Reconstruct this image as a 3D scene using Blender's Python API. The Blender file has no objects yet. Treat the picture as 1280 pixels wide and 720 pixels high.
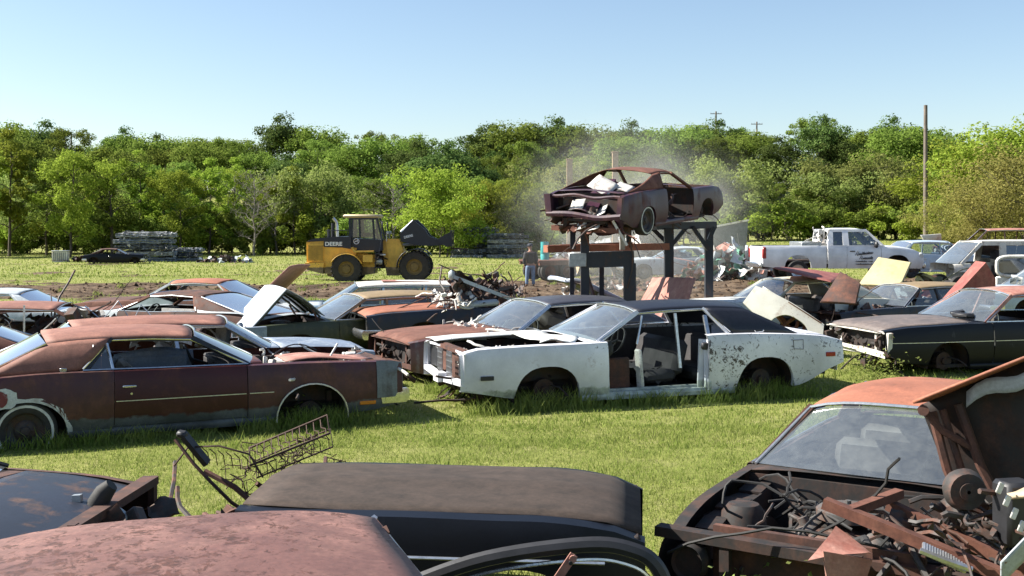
import bpy, bmesh, math, random
import numpy as np
from mathutils import Vector, Matrix, noise as mnoise
random.seed(7); np.random.seed(7)
R = math.radians
SC = bpy.context.scene
COL = SC.collection
FPX, HOR, HCAM = 1400.0, 283.0, 2.38
YS = FPX / 1050.0   # layout depths below are written for a 1050 px focal length
SUN_TO = Vector((-math.cos(R(41)) * math.cos(R(7)), math.cos(R(41)) * math.sin(R(7)), math.sin(R(41))))

def sstep(a, b, x):
    t = min(1.0, max(0.0, (x - a) / (b - a)))
    return t * t * (3 - 2 * t)

def fbm(x, y, z=0.0, o=4):
    return mnoise.fractal(Vector((x, y, z)), 1.0, 2.0, o)

def mud_amount(x, y):
    """0 grass .. 1 bare churned earth"""
    y /= YS
    if y < 14 or y > 90: return 0.0
    u = x / max(y, 1)
    n = fbm(x * .16, y * .35, 3.1, 4)
    yc, hw = 33.6, 6.0
    if u > -.12:
        k = sstep(-.12, .02, u); yc = 34 - 1.5 * k; hw = 6.0 + 5.1 * k
    if u > .22:
        k = sstep(.22, .30, u); hw = 11.1 - 4.5 * k; yc = 32.5 - 4 * k
    d = abs(y - yc) / hw
    m = sstep(1.12, .72, d + n * .55)
    m2 = sstep(.38, .55, fbm(x * .12 + 9, y * .22, 8.0, 3)) * .8 * sstep(16, 20, y) * (1 - sstep(60, 72, y))
    track = 0.0
    if u < .1:
        for yy in (49.5, 66.0):
            dd = abs(y - yy - 1.5 * math.sin(x * .08)) / .7
            track = max(track, sstep(1.0, .2, dd) * .7)
    return max(m, m2, track)

def terrain(x, y):
    y /= YS; u = x / max(y, 1.0)
    left = 1 - sstep(.02, .34, u)
    z = left * (-.45 * sstep(22, 70, y) - .14 * sstep(32, 40, y))
    z += (1 - left) * (.28 * sstep(24, 32, y) + .65 * sstep(40, 95, y))
    z += 9.4 * sstep(97, 160, y)
    if y > 98: z += .8 * fbm(x * .02, y * .02, 5, 2)
    return z

def terrain_full(x, y):
    z = terrain(x, y)
    z += .03 * fbm(x * .5, y * .5, 1, 3)
    m = mud_amount(x, y)
    if m > .02:
        z += m * (.16 * fbm(x * .55, y * 1.7, 2, 3) - .05 + .05 * abs(fbm(x * 2.7, y * 2.7, 7, 2)))
    return z

def at(px, Y, dz=0.0):
    Y *= YS; X = (px - 640) / FPX * Y
    return (X, Y, terrain(X, Y) + dz)

def pt(px, py, Y):
    """a point at depth Y seen at a pixel"""
    Y *= YS
    return Vector(((px - 640) / FPX * Y, Y, HCAM - (py - HOR) / FPX * Y))

def curve(pts, x):
    """monotone cubic through (x, value) pairs"""
    q = [pts[0]]
    for p in pts[1:]:
        if p[0] > q[-1][0] + .02: q.append(p)
    pts = q; n = len(pts)
    if x <= pts[0][0]: return pts[0][1]
    if x >= pts[-1][0]: return pts[-1][1]
    d = [(pts[i + 1][1] - pts[i][1]) / (pts[i + 1][0] - pts[i][0]) for i in range(n - 1)]
    m = [d[0]] + [(0 if d[i - 1] * d[i] <= 0 else 2 * d[i - 1] * d[i] / (d[i - 1] + d[i])) for i in range(1, n - 1)] + [d[-1]]
    for i in range(n - 1):
        if x <= pts[i + 1][0]:
            h = pts[i + 1][0] - pts[i][0]; t = (x - pts[i][0]) / h
            return ((2*t**3 - 3*t*t + 1) * pts[i][1] + (t**3 - 2*t*t + t) * h * m[i]
                    + (-2*t**3 + 3*t*t) * pts[i + 1][1] + (t**3 - t*t) * h * m[i + 1])

def lerp(a, b, t): return a + (b - a) * t

def label(o, text, cat=None, group=None, kind=None):
    if text: o['label'] = text
    if cat: o['category'] = cat
    if group: o['group'] = group
    if kind: o['kind'] = kind
    return o

def empty(name, loc=(0, 0, 0), rz=0.0, text=None, cat=None, group=None, parent=None, rot=None):
    o = bpy.data.objects.new(name, None); COL.objects.link(o)
    o.empty_display_size = .3
    o.location = loc
    o.rotation_euler = rot if rot else (0, 0, rz)
    if parent: o.parent = parent
    return label(o, text, cat, group)

def copy_tree(o, parent=None):
    c = o.copy(); COL.objects.link(c); c.parent = parent
    for ch in o.children: copy_tree(ch, c)
    return c

class MB:
    """collects primitives, builds ONE mesh object"""
    def __init__(s):
        s.v = []; s.f = []; s.T = Matrix.Identity(4)
    def _add(s, vs, fs):
        b = len(s.v); T = s.T
        s.v.extend([tuple(T @ Vector(p)) for p in vs])
        s.f.extend([tuple(i + b for i in f) for f in fs])
        return s
    def grid(s, fn, nu, nv, flip=False):
        vs = [fn(i / nu, j / nv) for i in range(nu + 1) for j in range(nv + 1)]
        fs = []
        for i in range(nu):
            for j in range(nv):
                a = i * (nv + 1) + j; q = (a, a + 1, a + nv + 2, a + nv + 1)
                fs.append(q[::-1] if flip else q)
        return s._add(vs, fs)
    def cbox(s, c, d, ch=0.0, rot=None):
        """box, centre c, full size d, chamfer ch, rot = Euler degrees"""
        hx, hy, hz = d[0] / 2, d[1] / 2, d[2] / 2
        M = Matrix.Translation(Vector(c))
        if rot: M = M @ (Matrix.Rotation(R(rot[2]), 4, 'Z') @ Matrix.Rotation(R(rot[1]), 4, 'Y') @ Matrix.Rotation(R(rot[0]), 4, 'X'))
        if ch <= 0:
            vs = [M @ Vector((x, y, z)) for x in (-hx, hx) for y in (-hy, hy) for z in (-hz, hz)]
            return s._add(vs, [(0, 1, 3, 2), (4, 6, 7, 5), (0, 4, 5, 1), (2, 3, 7, 6), (0, 2, 6, 4), (1, 5, 7, 3)])
        ch = min(ch, hx * .9, hy * .9, hz * .9)
        vs = []; idx = {}
        for sx in (-1, 1):
            for sy in (-1, 1):
                for sz in (-1, 1):
                    for a in range(3):
                        p = [sx * hx, sy * hy, sz * hz]; q = [sx * (hx - ch), sy * (hy - ch), sz * (hz - ch)]
                        r = list(q); r[a] = p[a]
                        idx[(sx, sy, sz, a)] = len(vs); vs.append(M @ Vector(r))
        fs = []
        for a in range(3):
            b, c2 = (a + 1) % 3, (a + 2) % 3
            for sg in (-1, 1):
                q = []
                for (u, w) in ((-1, -1), (1, -1), (1, 1), (-1, 1)):
                    k = [0, 0, 0]; k[a] = sg; k[b] = u; k[c2] = w
                    q.append(idx[(k[0], k[1], k[2], a)])
                fs.append(tuple(q if sg > 0 else q[::-1]))
            for u in (-1, 1):
                for w in (-1, 1):
                    q = []
                    for (sg, ax) in ((-1, b), (1, b), (1, c2), (-1, c2)):
                        k = [0, 0, 0]; k[a] = sg; k[b] = u; k[c2] = w
                        q.append(idx[(k[0], k[1], k[2], ax)])
                    fs.append(tuple(q if u * w < 0 else q[::-1]))
        for sx in (-1, 1):
            for sy in (-1, 1):
                for sz in (-1, 1):
                    q = [idx[(sx, sy, sz, a)] for a in range(3)]
                    fs.append(tuple(q if sx * sy * sz > 0 else q[::-1]))
        return s._add(vs, fs)
    def cyl(s, p0, p1, r0, r1=None, n=12, caps=True):
        p0, p1 = Vector(p0), Vector(p1); r1 = r0 if r1 is None else r1
        d = (p1 - p0)
        if d.length < 1e-6: return s
        q = d.to_track_quat('Z', 'Y')
        vs = []
        for p, r in ((p0, r0), (p1, r1)):
            for i in range(n):
                a = 2 * math.pi * i / n
                vs.append(p + q @ Vector((r * math.cos(a), r * math.sin(a), 0)))
        fs = [(i, (i + 1) % n, n + (i + 1) % n, n + i) for i in range(n)]
        if caps: fs += [tuple(range(n))[::-1], tuple(range(n, 2 * n))]
        return s._add(vs, fs)
    def bar(s, p0, p1, w, h, up=(0, 0, 1)):
        """rectangular bar, w across, h along up"""
        p0, p1 = Vector(p0), Vector(p1); d = (p1 - p0)
        if d.length < 1e-6: return s
        d.normalize(); up = Vector(up)
        sd = d.cross(up)
        if sd.length < 1e-4: sd = d.cross(Vector((1, 0, 0)))
        sd.normalize(); u = sd.cross(d).normalized()
        vs = []
        for p in (p0, p1):
            for a, b in ((-1, -1), (1, -1), (1, 1), (-1, 1)):
                vs.append(p + sd * (a * w / 2) + u * (b * h / 2))
        return s._add(vs, [(3, 2, 1, 0), (4, 5, 6, 7), (0, 1, 5, 4), (1, 2, 6, 5), (2, 3, 7, 6), (3, 0, 4, 7)])
    def tube(s, pts, r, n=6, closed=False):
        pts = [Vector(p) for p in pts]; m = len(pts); vs = []; fs = []
        up = None
        for i, p in enumerate(pts):
            a = pts[(i - 1) % m] if (closed or i > 0) else p
            b = pts[(i + 1) % m] if (closed or i < m - 1) else p
            d = (b - a).normalized() if (b - a).length > 1e-9 else Vector((1, 0, 0))
            if up is None: up = d.orthogonal().normalized()
            up = (up - d * up.dot(d))
            up = up.normalized() if up.length > 1e-5 else d.orthogonal().normalized()
            sd = d.cross(up)
            rr = r[i] if isinstance(r, (list, tuple)) else r
            for k in range(n):
                an = 2 * math.pi * k / n
                vs.append(p + up * (rr * math.cos(an)) + sd * (rr * math.sin(an)))
        for i in range(m if closed else m - 1):
            j = (i + 1) % m
            for k in range(n):
                fs.append((i * n + k, i * n + (k + 1) % n, j * n + (k + 1) % n, j * n + k))
        if not closed:
            fs += [tuple(range(n))[::-1], tuple(range((m - 1) * n, m * n))]
        return s._add(vs, fs)
    def lathe(s, prof, axis='y', c=(0, 0, 0), n=28):
        """prof list of (radius, offset along axis)"""
        vs = []; m = len(prof)
        for i in range(n):
            a = 2 * math.pi * i / n; ca, sa = math.cos(a), math.sin(a)
            for r, o in prof:
                if axis == 'y': p = (r * ca, o, r * sa)
                elif axis == 'x': p = (o, r * ca, r * sa)
                else: p = (r * ca, r * sa, o)
                vs.append((p[0] + c[0], p[1] + c[1], p[2] + c[2]))
        fs = []
        for i in range(n):
            j = (i + 1) % n
            for k in range(m - 1):
                fs.append((i * m + k, j * m + k, j * m + k + 1, i * m + k + 1))
        return s._add(vs, fs)
    def prism(s, poly, y0, y1, axis='y'):
        """polygon in (x,z) extruded y0..y1"""
        n = len(poly)
        def mk(p, o):
            if axis == 'y': return (p[0], o, p[1])
            if axis == 'x': return (o, p[0], p[1])
            return (p[0], p[1], o)
        vs = [mk(p, y0) for p in poly] + [mk(p, y1) for p in poly]
        fs = [tuple(range(n)), tuple(range(n, 2 * n))[::-1]] + [(i, n + i, n + (i + 1) % n, (i + 1) % n) for i in range(n)]
        return s._add(vs, fs)
    def build(s, name, mat, parent=None, dent=0.0, solid=0.0, angle=38, loc=None, dscale=1.6, sm=True):
        me = bpy.data.meshes.new(name)
        vs = s.v
        if dent:
            o = random.uniform(0, 50)
            vs = [(x + dent * .4 * mnoise.noise(Vector((x * dscale + o, y * dscale, z * dscale))),
                   y + dent * mnoise.noise(Vector((x * dscale, y * dscale + o, z * dscale))),
                   z + dent * .7 * mnoise.noise(Vector((x * dscale, y * dscale, z * dscale + o)))) for x, y, z in vs]
        me.from_pydata(vs, [], s.f); me.update()
        if sm:
            me.polygons.foreach_set('use_smooth', [True] * len(me.polygons))
            me.set_sharp_from_angle(angle=R(angle))
        me.materials.append(mat)
        ob = bpy.data.objects.new(name, me); COL.objects.link(ob)
        if parent is not None: ob.parent = parent
        if loc: ob.location = loc
        if solid:
            m = ob.modifiers.new('thick', 'SOLIDIFY'); m.thickness = solid; m.offset = 0
        return ob

# ------------------------------------------------------------ materials
def new_mat(name):
    m = bpy.data.materials.new(name); m.use_nodes = True
    nt = m.node_tree
    b = nt.nodes['Principled BSDF']
    return m, nt, b

def N(nt, typ, **kw):
    n = nt.nodes.new(typ)
    for k, v in kw.items():
        if k.startswith('i_'): n.inputs[k[2:].replace('_', ' ')].default_value = v
        else: setattr(n, k, v)
    return n

def ramp(nt, src, stops, interp='LINEAR'):
    r = nt.nodes.new('ShaderNodeValToRGB'); r.color_ramp.interpolation = interp
    el = r.color_ramp.elements
    while len(el) < len(stops): el.new(.5)
    for e, (p, c) in zip(el, stops):
        e.position = p; e.color = (c, c, c, 1) if isinstance(c, (int, float)) else (*c, 1)
    nt.links.new(src, r.inputs[0]); return r.outputs[0]

def mixc(nt, fac, a, b, mode='MIX'):
    m = nt.nodes.new('ShaderNodeMix'); m.data_type = 'RGBA'; m.blend_type = mode
    for sock, v in ((m.inputs[0], fac), (m.inputs[6], a), (m.inputs[7], b)):
        if hasattr(v, 'links') or isinstance(v, bpy.types.NodeSocket): nt.links.new(v, sock)
        elif isinstance(v, (int, float)): sock.default_value = v
        else: sock.default_value = (*v, 1)
    return m.outputs[2]

def nz(nt, scale, detail=6, rough=.6, vec=None, dist=0.0, out=0):
    n = nt.nodes.new('ShaderNodeTexNoise'); n.inputs['Scale'].default_value = scale
    n.inputs['Detail'].default_value = detail; n.inputs['Roughness'].default_value = rough
    n.inputs['Distortion'].default_value = dist
    if vec is not None: nt.links.new(vec, n.inputs['Vector'])
    return n.outputs[out]

def mapping(nt, vec, scale=(1, 1, 1), loc=(0, 0, 0)):
    m = nt.nodes.new('ShaderNodeMapping'); m.inputs['Scale'].default_value = scale
    m.inputs['Location'].default_value = loc
    nt.links.new(vec, m.inputs['Vector']); return m.outputs[0]

def bump(nt, h, strength=.3, dist=.01):
    b = nt.nodes.new('ShaderNodeBump'); b.inputs['Strength'].default_value = strength
    b.inputs['Distance'].default_value = dist
    nt.links.new(h, b.inputs['Height']); return b.outputs[0]

_mseed = [0]
def paint(name, base, second=(.16, .065, .035), amt=.3, scale=2.2, rough=.45, rough2=.85, metal=0.0, band=None, spec=.5, streak=.35, soft=.08, third=None, coat=0.0, grit=.25):
    """weathered sheet metal: base paint, a second layer (rust / primer) in patches, run-down streaks, fine grit.
    band=(z, colour): the lower strip of the body bare or muddy up to height z; third=(colour, amount) rust freckles"""
    _mseed[0] += 1
    m, nt, b = new_mat(name)
    tc = N(nt, 'ShaderNodeTexCoord').outputs['Object']
    v = mapping(nt, tc, loc=(_mseed[0] * 3.7, _mseed[0] * 1.3, 0))
    n1 = nz(nt, scale, 9, .68, v, .4)
    vs = mapping(nt, v, (3.2, 3.2, .35))
    n2 = nz(nt, 3.0, 6, .6, vs, .2)
    mx = N(nt, 'ShaderNodeMix', data_type='FLOAT'); mx.inputs[0].default_value = streak
    nt.links.new(n1, mx.inputs[2]); nt.links.new(n2, mx.inputs[3])
    t = 1 - amt
    lo = lerp(.36, .68, t)
    mask = ramp(nt, mx.outputs[0], [(max(0, lo - soft), 0.0), (min(1, lo + soft), 1.0)])
    fine = nz(nt, 46, 5, .7, v)
    vb = ramp(nt, nz(nt, 1.3, 4, .55, v), [(.3, .72), (.72, 1.22)])
    c_base = mixc(nt, 1.0, base, vb, 'MULTIPLY')
    s2 = tuple(min(1, c * 1.5) for c in second); s1 = tuple(c * .6 for c in second)
    c_sec = mixc(nt, ramp(nt, nz(nt, 7, 7, .7, v), [(.34, 0.0), (.66, 1.0)]), s1, s2)
    col = mixc(nt, mask, c_base, c_sec)
    if third:
        cl = N(nt, 'ShaderNodeMath', operation='MULTIPLY_ADD'); nt.links.new(nz(nt, 1.1, 4, .6, v, .4), cl.inputs[0]); cl.inputs[1].default_value = .55; nt.links.new(nz(nt, 14, 6, .8, v, .7), cl.inputs[2])
        mk3 = ramp(nt, cl.outputs[0], [(.99 - third[1] * .24, 0.0), (1.02 - third[1] * .24, 1.0)])
        col = mixc(nt, mk3, col, mixc(nt, ramp(nt, fine, [(.4, 0.0), (.6, 1.0)]), third[0], tuple(c * 1.6 for c in third[0])))
    if band:
        sep = N(nt, 'ShaderNodeSeparateXYZ'); nt.links.new(tc, sep.inputs[0])
        ad = N(nt, 'ShaderNodeMath', operation='MULTIPLY_ADD'); nt.links.new(nz(nt, 5, 6, .65, v), ad.inputs[0])
        ad.inputs[1].default_value = -.16; nt.links.new(sep.outputs[2], ad.inputs[2])
        bm = N(nt, 'ShaderNodeMapRange'); nt.links.new(ad.outputs[0], bm.inputs[0])
        bm.inputs[1].default_value = band[0] - .08 - .012; bm.inputs[2].default_value = band[0] - .08 + .012
        bm.inputs[3].default_value = 1; bm.inputs[4].default_value = 0
        col = mixc(nt, bm.outputs[0], col, mixc(nt, ramp(nt, n1, [(.4, 0.0), (.6, 1.0)]), band[1], tuple(c * .45 for c in band[1])))
    gr = ramp(nt, fine, [(.3, 1 - grit), (.7, 1 + grit * .6)])
    col = mixc(nt, 1.0, col, gr, 'MULTIPLY')
    nt.links.new(col, b.inputs['Base Color'])
    rr = N(nt, 'ShaderNodeMix', data_type='FLOAT'); nt.links.new(mask, rr.inputs[0])
    rr.inputs[2].default_value = rough; rr.inputs[3].default_value = rough2
    nt.links.new(rr.outputs[0], b.inputs['Roughness'])
    b.inputs['Metallic'].default_value = metal
    b.inputs['Specular IOR Level'].default_value = spec
    b.inputs['Coat Weight'].default_value = coat
    nt.links.new(bump(nt, mixc(nt, .35, mask, fine), .22, .004), b.inputs['Normal'])
    return m

def plain(name, col, rough=.6, metal=0.0, var=.25, scale=9, spec=.5, bmp=.25, emis=None):
    m, nt, b = new_mat(name)
    tc = N(nt, 'ShaderNodeTexCoord').outputs['Object']
    n = nz(nt, scale, 6, .65, tc)
    g = ramp(nt, n, [(.28, 1 - var), (.72, 1 + var)])
    nt.links.new(mixc(nt, 1.0, col, g, 'MULTIPLY'), b.inputs['Base Color'])
    b.inputs['Roughness'].default_value = rough; b.inputs['Metallic'].default_value = metal
    b.inputs['Specular IOR Level'].default_value = spec
    if bmp: nt.links.new(bump(nt, n, bmp, .006), b.inputs['Normal'])
    return m

def glass_mat(name, tint=(.62, .72, .72), dust=.15, gloss=.22):
    m, nt, b = new_mat(name); nt.nodes.remove(b)
    out = nt.nodes['Material Output']
    tr = N(nt, 'ShaderNodeBsdfTransparent'); tr.inputs[0].default_value = (*tint, 1)
    gl = N(nt, 'ShaderNodeBsdfGlossy'); gl.inputs['Roughness'].default_value = .04
    gl.inputs[0].default_value = (1, 1, 1, 1)
    fr = N(nt, 'ShaderNodeFresnel'); fr.inputs[0].default_value = 1.5
    ad = N(nt, 'ShaderNodeMath', operation='MULTIPLY_ADD', use_clamp=True); nt.links.new(fr.outputs[0], ad.inputs[0])
    ad.inputs[1].default_value = 1.3; ad.inputs[2].default_value = gloss
    m1 = N(nt, 'ShaderNodeMixShader'); nt.links.new(ad.outputs[0], m1.inputs[0])
    nt.links.new(tr.outputs[0], m1.inputs[1]); nt.links.new(gl.outputs[0], m1.inputs[2])
    df = N(nt, 'ShaderNodeBsdfDiffuse'); df.inputs[0].default_value = (.36, .38, .36, 1)
    tc = N(nt, 'ShaderNodeTexCoord').outputs['Object']
    dn = ramp(nt, nz(nt, 9.0, 9, .78, tc, .3), [(.25, dust * .5), (.75, min(1, dust * 1.6))])
    m2 = N(nt, 'ShaderNodeMixShader'); nt.links.new(dn, m2.inputs[0])
    nt.links.new(m1.outputs[0], m2.inputs[1]); nt.links.new(df.outputs[0], m2.inputs[2])
    nt.links.new(m2.outputs[0], out.inputs[0])
    return m

RUST = (.17, .068, .042)
M = {}
M['rust'] = paint('rusty_steel', RUST, (.105, .038, .024), .55, 2.0, .8, .9)
M['rust_roof'] = paint('rust_brown_roof', (.20, .078, .052), (.25, .115, .08), .5, 1.4, .62, .8, soft=.2, streak=.15)
M['rust_orange'] = paint('rust_orange_roof', (.33, .125, .07), (.24, .082, .045), .45, 1.6, .62, .85, soft=.2, streak=.1)
M['rust_pink'] = paint('faded_red_rust', (.30, .115, .085), (.40, .24, .19), .4, 1.9, .65, .85, soft=.15)
M['rust_dark'] = paint('dark_rust', (.055, .026, .019), (.11, .045, .028), .5, 3.0, .75, .9)
M['chrome'] = plain('dull_chrome', (.62, .62, .62), .22, .95, .2, 20)
M['alu'] = plain('bright_trim', (.55, .56, .57), .33, .85, .25, 30)
M['rubber'] = plain('old_rubber', (.022, .021, .020), .75, 0, .4, 14)
M['rim'] = paint('dark_steel_rim', (.03, .03, .032), (.07, .035, .022), .4, 6, .55, .85)
M['whitewall'] = plain('whitewall', (.55, .55, .52), .6, 0, .25, 12)
M['black'] = plain('black_trim', (.016, .016, .018), .5, 0, .4, 10)
M['under'] = paint('greasy_underbody', (.018, .016, .015), (.05, .024, .016), .5, 5, .75, .9)
M['interior'] = plain('dark_interior', (.028, .026, .027), .8, 0, .5, 5)
M['seat'] = plain('cracked_seat_vinyl', (.06, .05, .042), .6, 0, .45, 7)
M['seat_tan'] = plain('tan_seat_foam', (.42, .33, .22), .85, 0, .4, 7)
M['glass'] = glass_mat('dusty_windshield_glass')
M['glass_clear'] = glass_mat('side_window_glass', (.75, .8, .8), .10, .08)
M['glass_dark'] = glass_mat('tinted_window_glass', (.10, .12, .13), .05, .12)
M['lens'] = plain('clear_lens', (.5, .52, .5), .15, 0, .2, 20)
M['lens_red'] = plain('red_lens', (.30, .012, .010), .2, 0, .2, 20)
M['lens_amber'] = plain('amber_lens', (.65, .2, .02), .25, 0, .1, 20)
M['engine'] = paint('greasy_engine_iron', (.045, .04, .036), (.12, .05, .03), .45, 6, .6, .9)
M['engine_paint'] = paint('oily_engine_paint', (.10, .10, .095), (.09, .045, .028), .45, 8, .5, .85)
M['white_junk'] = paint('chalky_white_metal', (.60, .58, .53), RUST, .25, 6, .6, .85)
M['wire'] = plain('rusty_wire', (.06, .032, .022), .7, .3, .3, 20)
M['vinyl'] = plain('black_vinyl_roof', (.012, .013, .019), .42, 0, .35, 26, bmp=.5)
M['vinyl_grey'] = plain('grey_black_vinyl_roof', (.045, .045, .055), .36, 0, .35, 22, bmp=.4)
# ------------------------------------------------------------ car builder
BASE = dict(L=5.5, W=2.0, H=1.36, sill=.24, ws=True, rw=True,
    top=None, bot=None, wf=1.62, wr=-1.5, ar=.40, ah=.68, cowl=.88, wst=.22, rwt=-1.0, rwb=-1.75,
    tum=.66, ct=-.85, cb=-1.25, rdrop=.07, rcrown=.035,
    doors=[(-.45, .86)], gone=[], handles=True, pillars=[], gmat='glass',
    wheels='none', hood='on', trunk='on', nose='quad', tail='wide',
    body='rust', roof='rust_roof', hoodm=None, trunkm=None, fender=None, doorm=None, trim='alu', rearm=None,
    bumper_f=True, bumper_r=True, sideglass=[], vent=True, roofside=True, seat='seat', interior=True,
    whitewall=False, dent=.012, det=1.0, eng=True, belt=True, skip_r=False, rub=None)

def make_side(P):
    L, W = P['L'], P['W']; xf, xr = L / 2, -L / 2
    top = P['top'] or [(xr, .80), (xr + .4, .86), (P['rwb'], .90), (-.9, .93), (0, .90), (P['cowl'], .90), (xf - .5, .86), (xf, .80)]
    bot = P['bot'] or [(xr, .42), (xr + .5, .30), (P['wr'] + .5, P['sill']), (P['wf'] - .5, P['sill']), (xf - .4, .30), (xf, .38)]
    def zt(x): return curve(top, x)
    def zb0(x): return curve(bot, x)
    def hw(x):
        s = max(0, (abs(x) - .5 * L / 2) / (.5 * L / 2))
        return W / 2 * (1 - P.get('taper', .07) * s ** 2.6)
    sec = [(0, .925), (.22, .982), (.5, 1.0), (.78, .985), (.93, .965), (1.0, .945)]
    sec = P.get('sec', sec)
    def yy(x, z):
        t = (z - P['sill']) / (zt(x) - P['sill'])
        return hw(x) * curve(sec, max(0, min(1, t)))
    def zb(x):
        b = zb0(x)
        for w in (P['wf'], P['wr']):
            d = abs(x - w) / P['ar']
            if d < 1: b = max(b, P['sill'] * .9 + (P['ah'] - P['sill'] * .9) * (1 - d ** 2.6) ** (1 / 2.2))
        return b
    return zt, zb0, zb, hw, yy

def side_cols(P, xa, xb):
    xs = {xa, xb}
    n = max(2, int((xb - xa) / .16 * P['det']))
    for i in range(n + 1): xs.add(xa + (xb - xa) * i / n)
    for w in (P['wf'], P['wr']):
        for k in range(0, 17):
            x = w + P['ar'] * math.cos(math.pi * k / 16)
            if xa < x < xb: xs.add(x)
        for e in (-1, 1):
            x = w + e * (P['ar'] + .001)
            if xa < x < xb: xs.add(x)
    xs = sorted(xs); out = [xs[0]]
    for x in xs[1:]:
        if x - out[-1] > .004: out.append(x)
    out[-1] = xb
    return out

def side_panel(P, F, xa, xb, sd, name, mat, parent, bottom=None, dent=None, nrow=9):
    zt, zb0, zb, hw, yy = F
    xs = side_cols(P, xa, xb); m = MB(); vs = []; nr = nrow + 3
    for x in xs:
        b = zb(x) if bottom is None else bottom; t = zt(x)
        y0 = yy(x, b)
        vs.append((x, sd * (y0 - .05), b + .01))
        for k in range(nrow + 1):
            z = b + (t - b) * k / nrow
            vs.append((x, sd * yy(x, z), z))
        vs.append((x, sd * (yy(x, t) - .09), t + .012))
    nr = nrow + 3; fs = []
    for i in range(len(xs) - 1):
        for k in range(nr - 1):
            q = (i * nr + k, i * nr + k + 1, (i + 1) * nr + k + 1, (i + 1) * nr + k)
            fs.append(q if sd > 0 else q[::-1])
    m._add(vs, fs)
    return m.build(name, mat, parent, dent=P['dent'] if dent is None else dent, angle=40)

def deck(P, F, xa, xb, name, mat, parent, crown=.035, edge=.095, lip=0.0, ridge=0.0):
    zt, zb0, zb, hw, yy = F; m = MB(); nu = max(4, int(12 * P['det'])); nv = 12
    def fn(u, v):
        x = lerp(xa, xb, u); w = yy(x, zt(x)) - edge; y = w * (2 * v - 1); s = abs(2 * v - 1)
        z = zt(x) + .012 + crown * (1 - s ** 2.4)
        if ridge: z += ridge * max(0, 1 - s * 4) ** 1.0 + ridge * .6 * math.exp(-((s - .72) / .05) ** 2)
        if lip and u > .96: z -= lip * (u - .96) / .04
        return (x, y, z)
    m.grid(fn, nu, nv, flip=(xa > xb) ^ True)
    return m.build(name, mat, parent, dent=P['dent'] * 1.1, solid=.006)

def wheel(parent, x, y, z, r=.34, w=.20, sd=1, name='wheel', whitewall=False, rimm='rim', mat='rubber', hub=None):
    m = MB()
    prof = [(r * .62, -w * .42), (r * .80, -w * .5), (r * .94, -w * .47), (r, -w * .36), (r, w * .36), (r * .94, w * .47), (r * .80, w * .5), (r * .62, w * .42), (r * .62, -w * .42)]
    m.lathe(prof, 'y', (0, 0, 0), 32)
    o = m.build(name, M[mat], parent, loc=(x, y, z))
    m = MB()
    pr = [(r * .63, sd * w * .44), (r * .60, sd * w * .40), (r * .55, sd * w * .22), (r * .36, sd * w * .10), (r * .30, sd * w * .20), (r * .16, sd * w * .24), (r * .14, sd * w * .34), (.001, sd * w * .36)]
    m.lathe(pr, 'y', (0, 0, 0), 28)
    for k in range(5):
        a = k * 2 * math.pi / 5
        m.cyl((r * .22 * math.cos(a), sd * w * .2, r * .22 * math.sin(a)), (r * .22 * math.cos(a), sd * w * .3, r * .22 * math.sin(a)), r * .03, n=6)
    m.build('rim', M[rimm], o)
    if whitewall:
        m = MB(); m.lathe([(r * .80, sd * (w * .5 + .003)), (r * .88, sd * (w * .49 + .003)), (r * .885, sd * (w * .485)), (r * .795, sd * (w * .495))], 'y', (0, 0, 0), 32)
        m.build('whitewall', M['whitewall'], o)
    return o

def junk_bits(m, n, box, sz=.2, rng=random, kinds='btc'):
    """crumpled small pieces inside a box (x0,x1,y0,y1,z0,z1) added to m"""
    x0, x1, y0, y1, z0, z1 = box
    for _ in range(n):
        p = Vector((rng.uniform(x0, x1), rng.uniform(y0, y1), rng.uniform(z0, z1)))
        k = rng.choice(kinds)
        if k == 'b':
            m.cbox(p, (rng.uniform(.3, 1) * sz, rng.uniform(.2, .8) * sz, rng.uniform(.1, .5) * sz), .01, (rng.uniform(0, 90), rng.uniform(0, 90), rng.uniform(0, 180)))
        elif k == 't':
            q = [p]
            d = Vector((rng.uniform(-1, 1), rng.uniform(-1, 1), rng.uniform(-.5, .5))) * sz
            for i in range(5):
                d = d + Vector((rng.uniform(-1, 1), rng.uniform(-1, 1), rng.uniform(-1, .6))) * sz * .45
                q.append(q[-1] + d * .5)
            m.tube(q, rng.uniform(.006, .02), 5)
        elif k == 'c':
            d = Vector((rng.uniform(-1, 1), rng.uniform(-1, 1), rng.uniform(-1, 1))).normalized() * sz * rng.uniform(.3, .8)
            m.cyl(p, p + d, rng.uniform(.08, .3) * sz, n=10)
        elif k == 's':
            a = Matrix.Rotation(rng.uniform(0, 6.28), 3, 'Z') @ Matrix.Rotation(rng.uniform(-1, 1), 3, 'X') @ Matrix.Rotation(rng.uniform(-.8, .8), 3, 'Y')
            w, h = sz * rng.uniform(.6, 1.6), sz * rng.uniform(.5, 1.1); o = rng.uniform(0, 50)
            def fn(u, v):
                q = Vector(((u - .5) * w, (v - .5) * h, .35 * sz * mnoise.noise(Vector((u * 2.2 + o, v * 2.2, 0))) + .2 * sz * mnoise.noise(Vector((u * 5 + o, v * 5, 3)))))
                return p + a @ q
            m.grid(fn, 6, 5)
    return m

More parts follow.
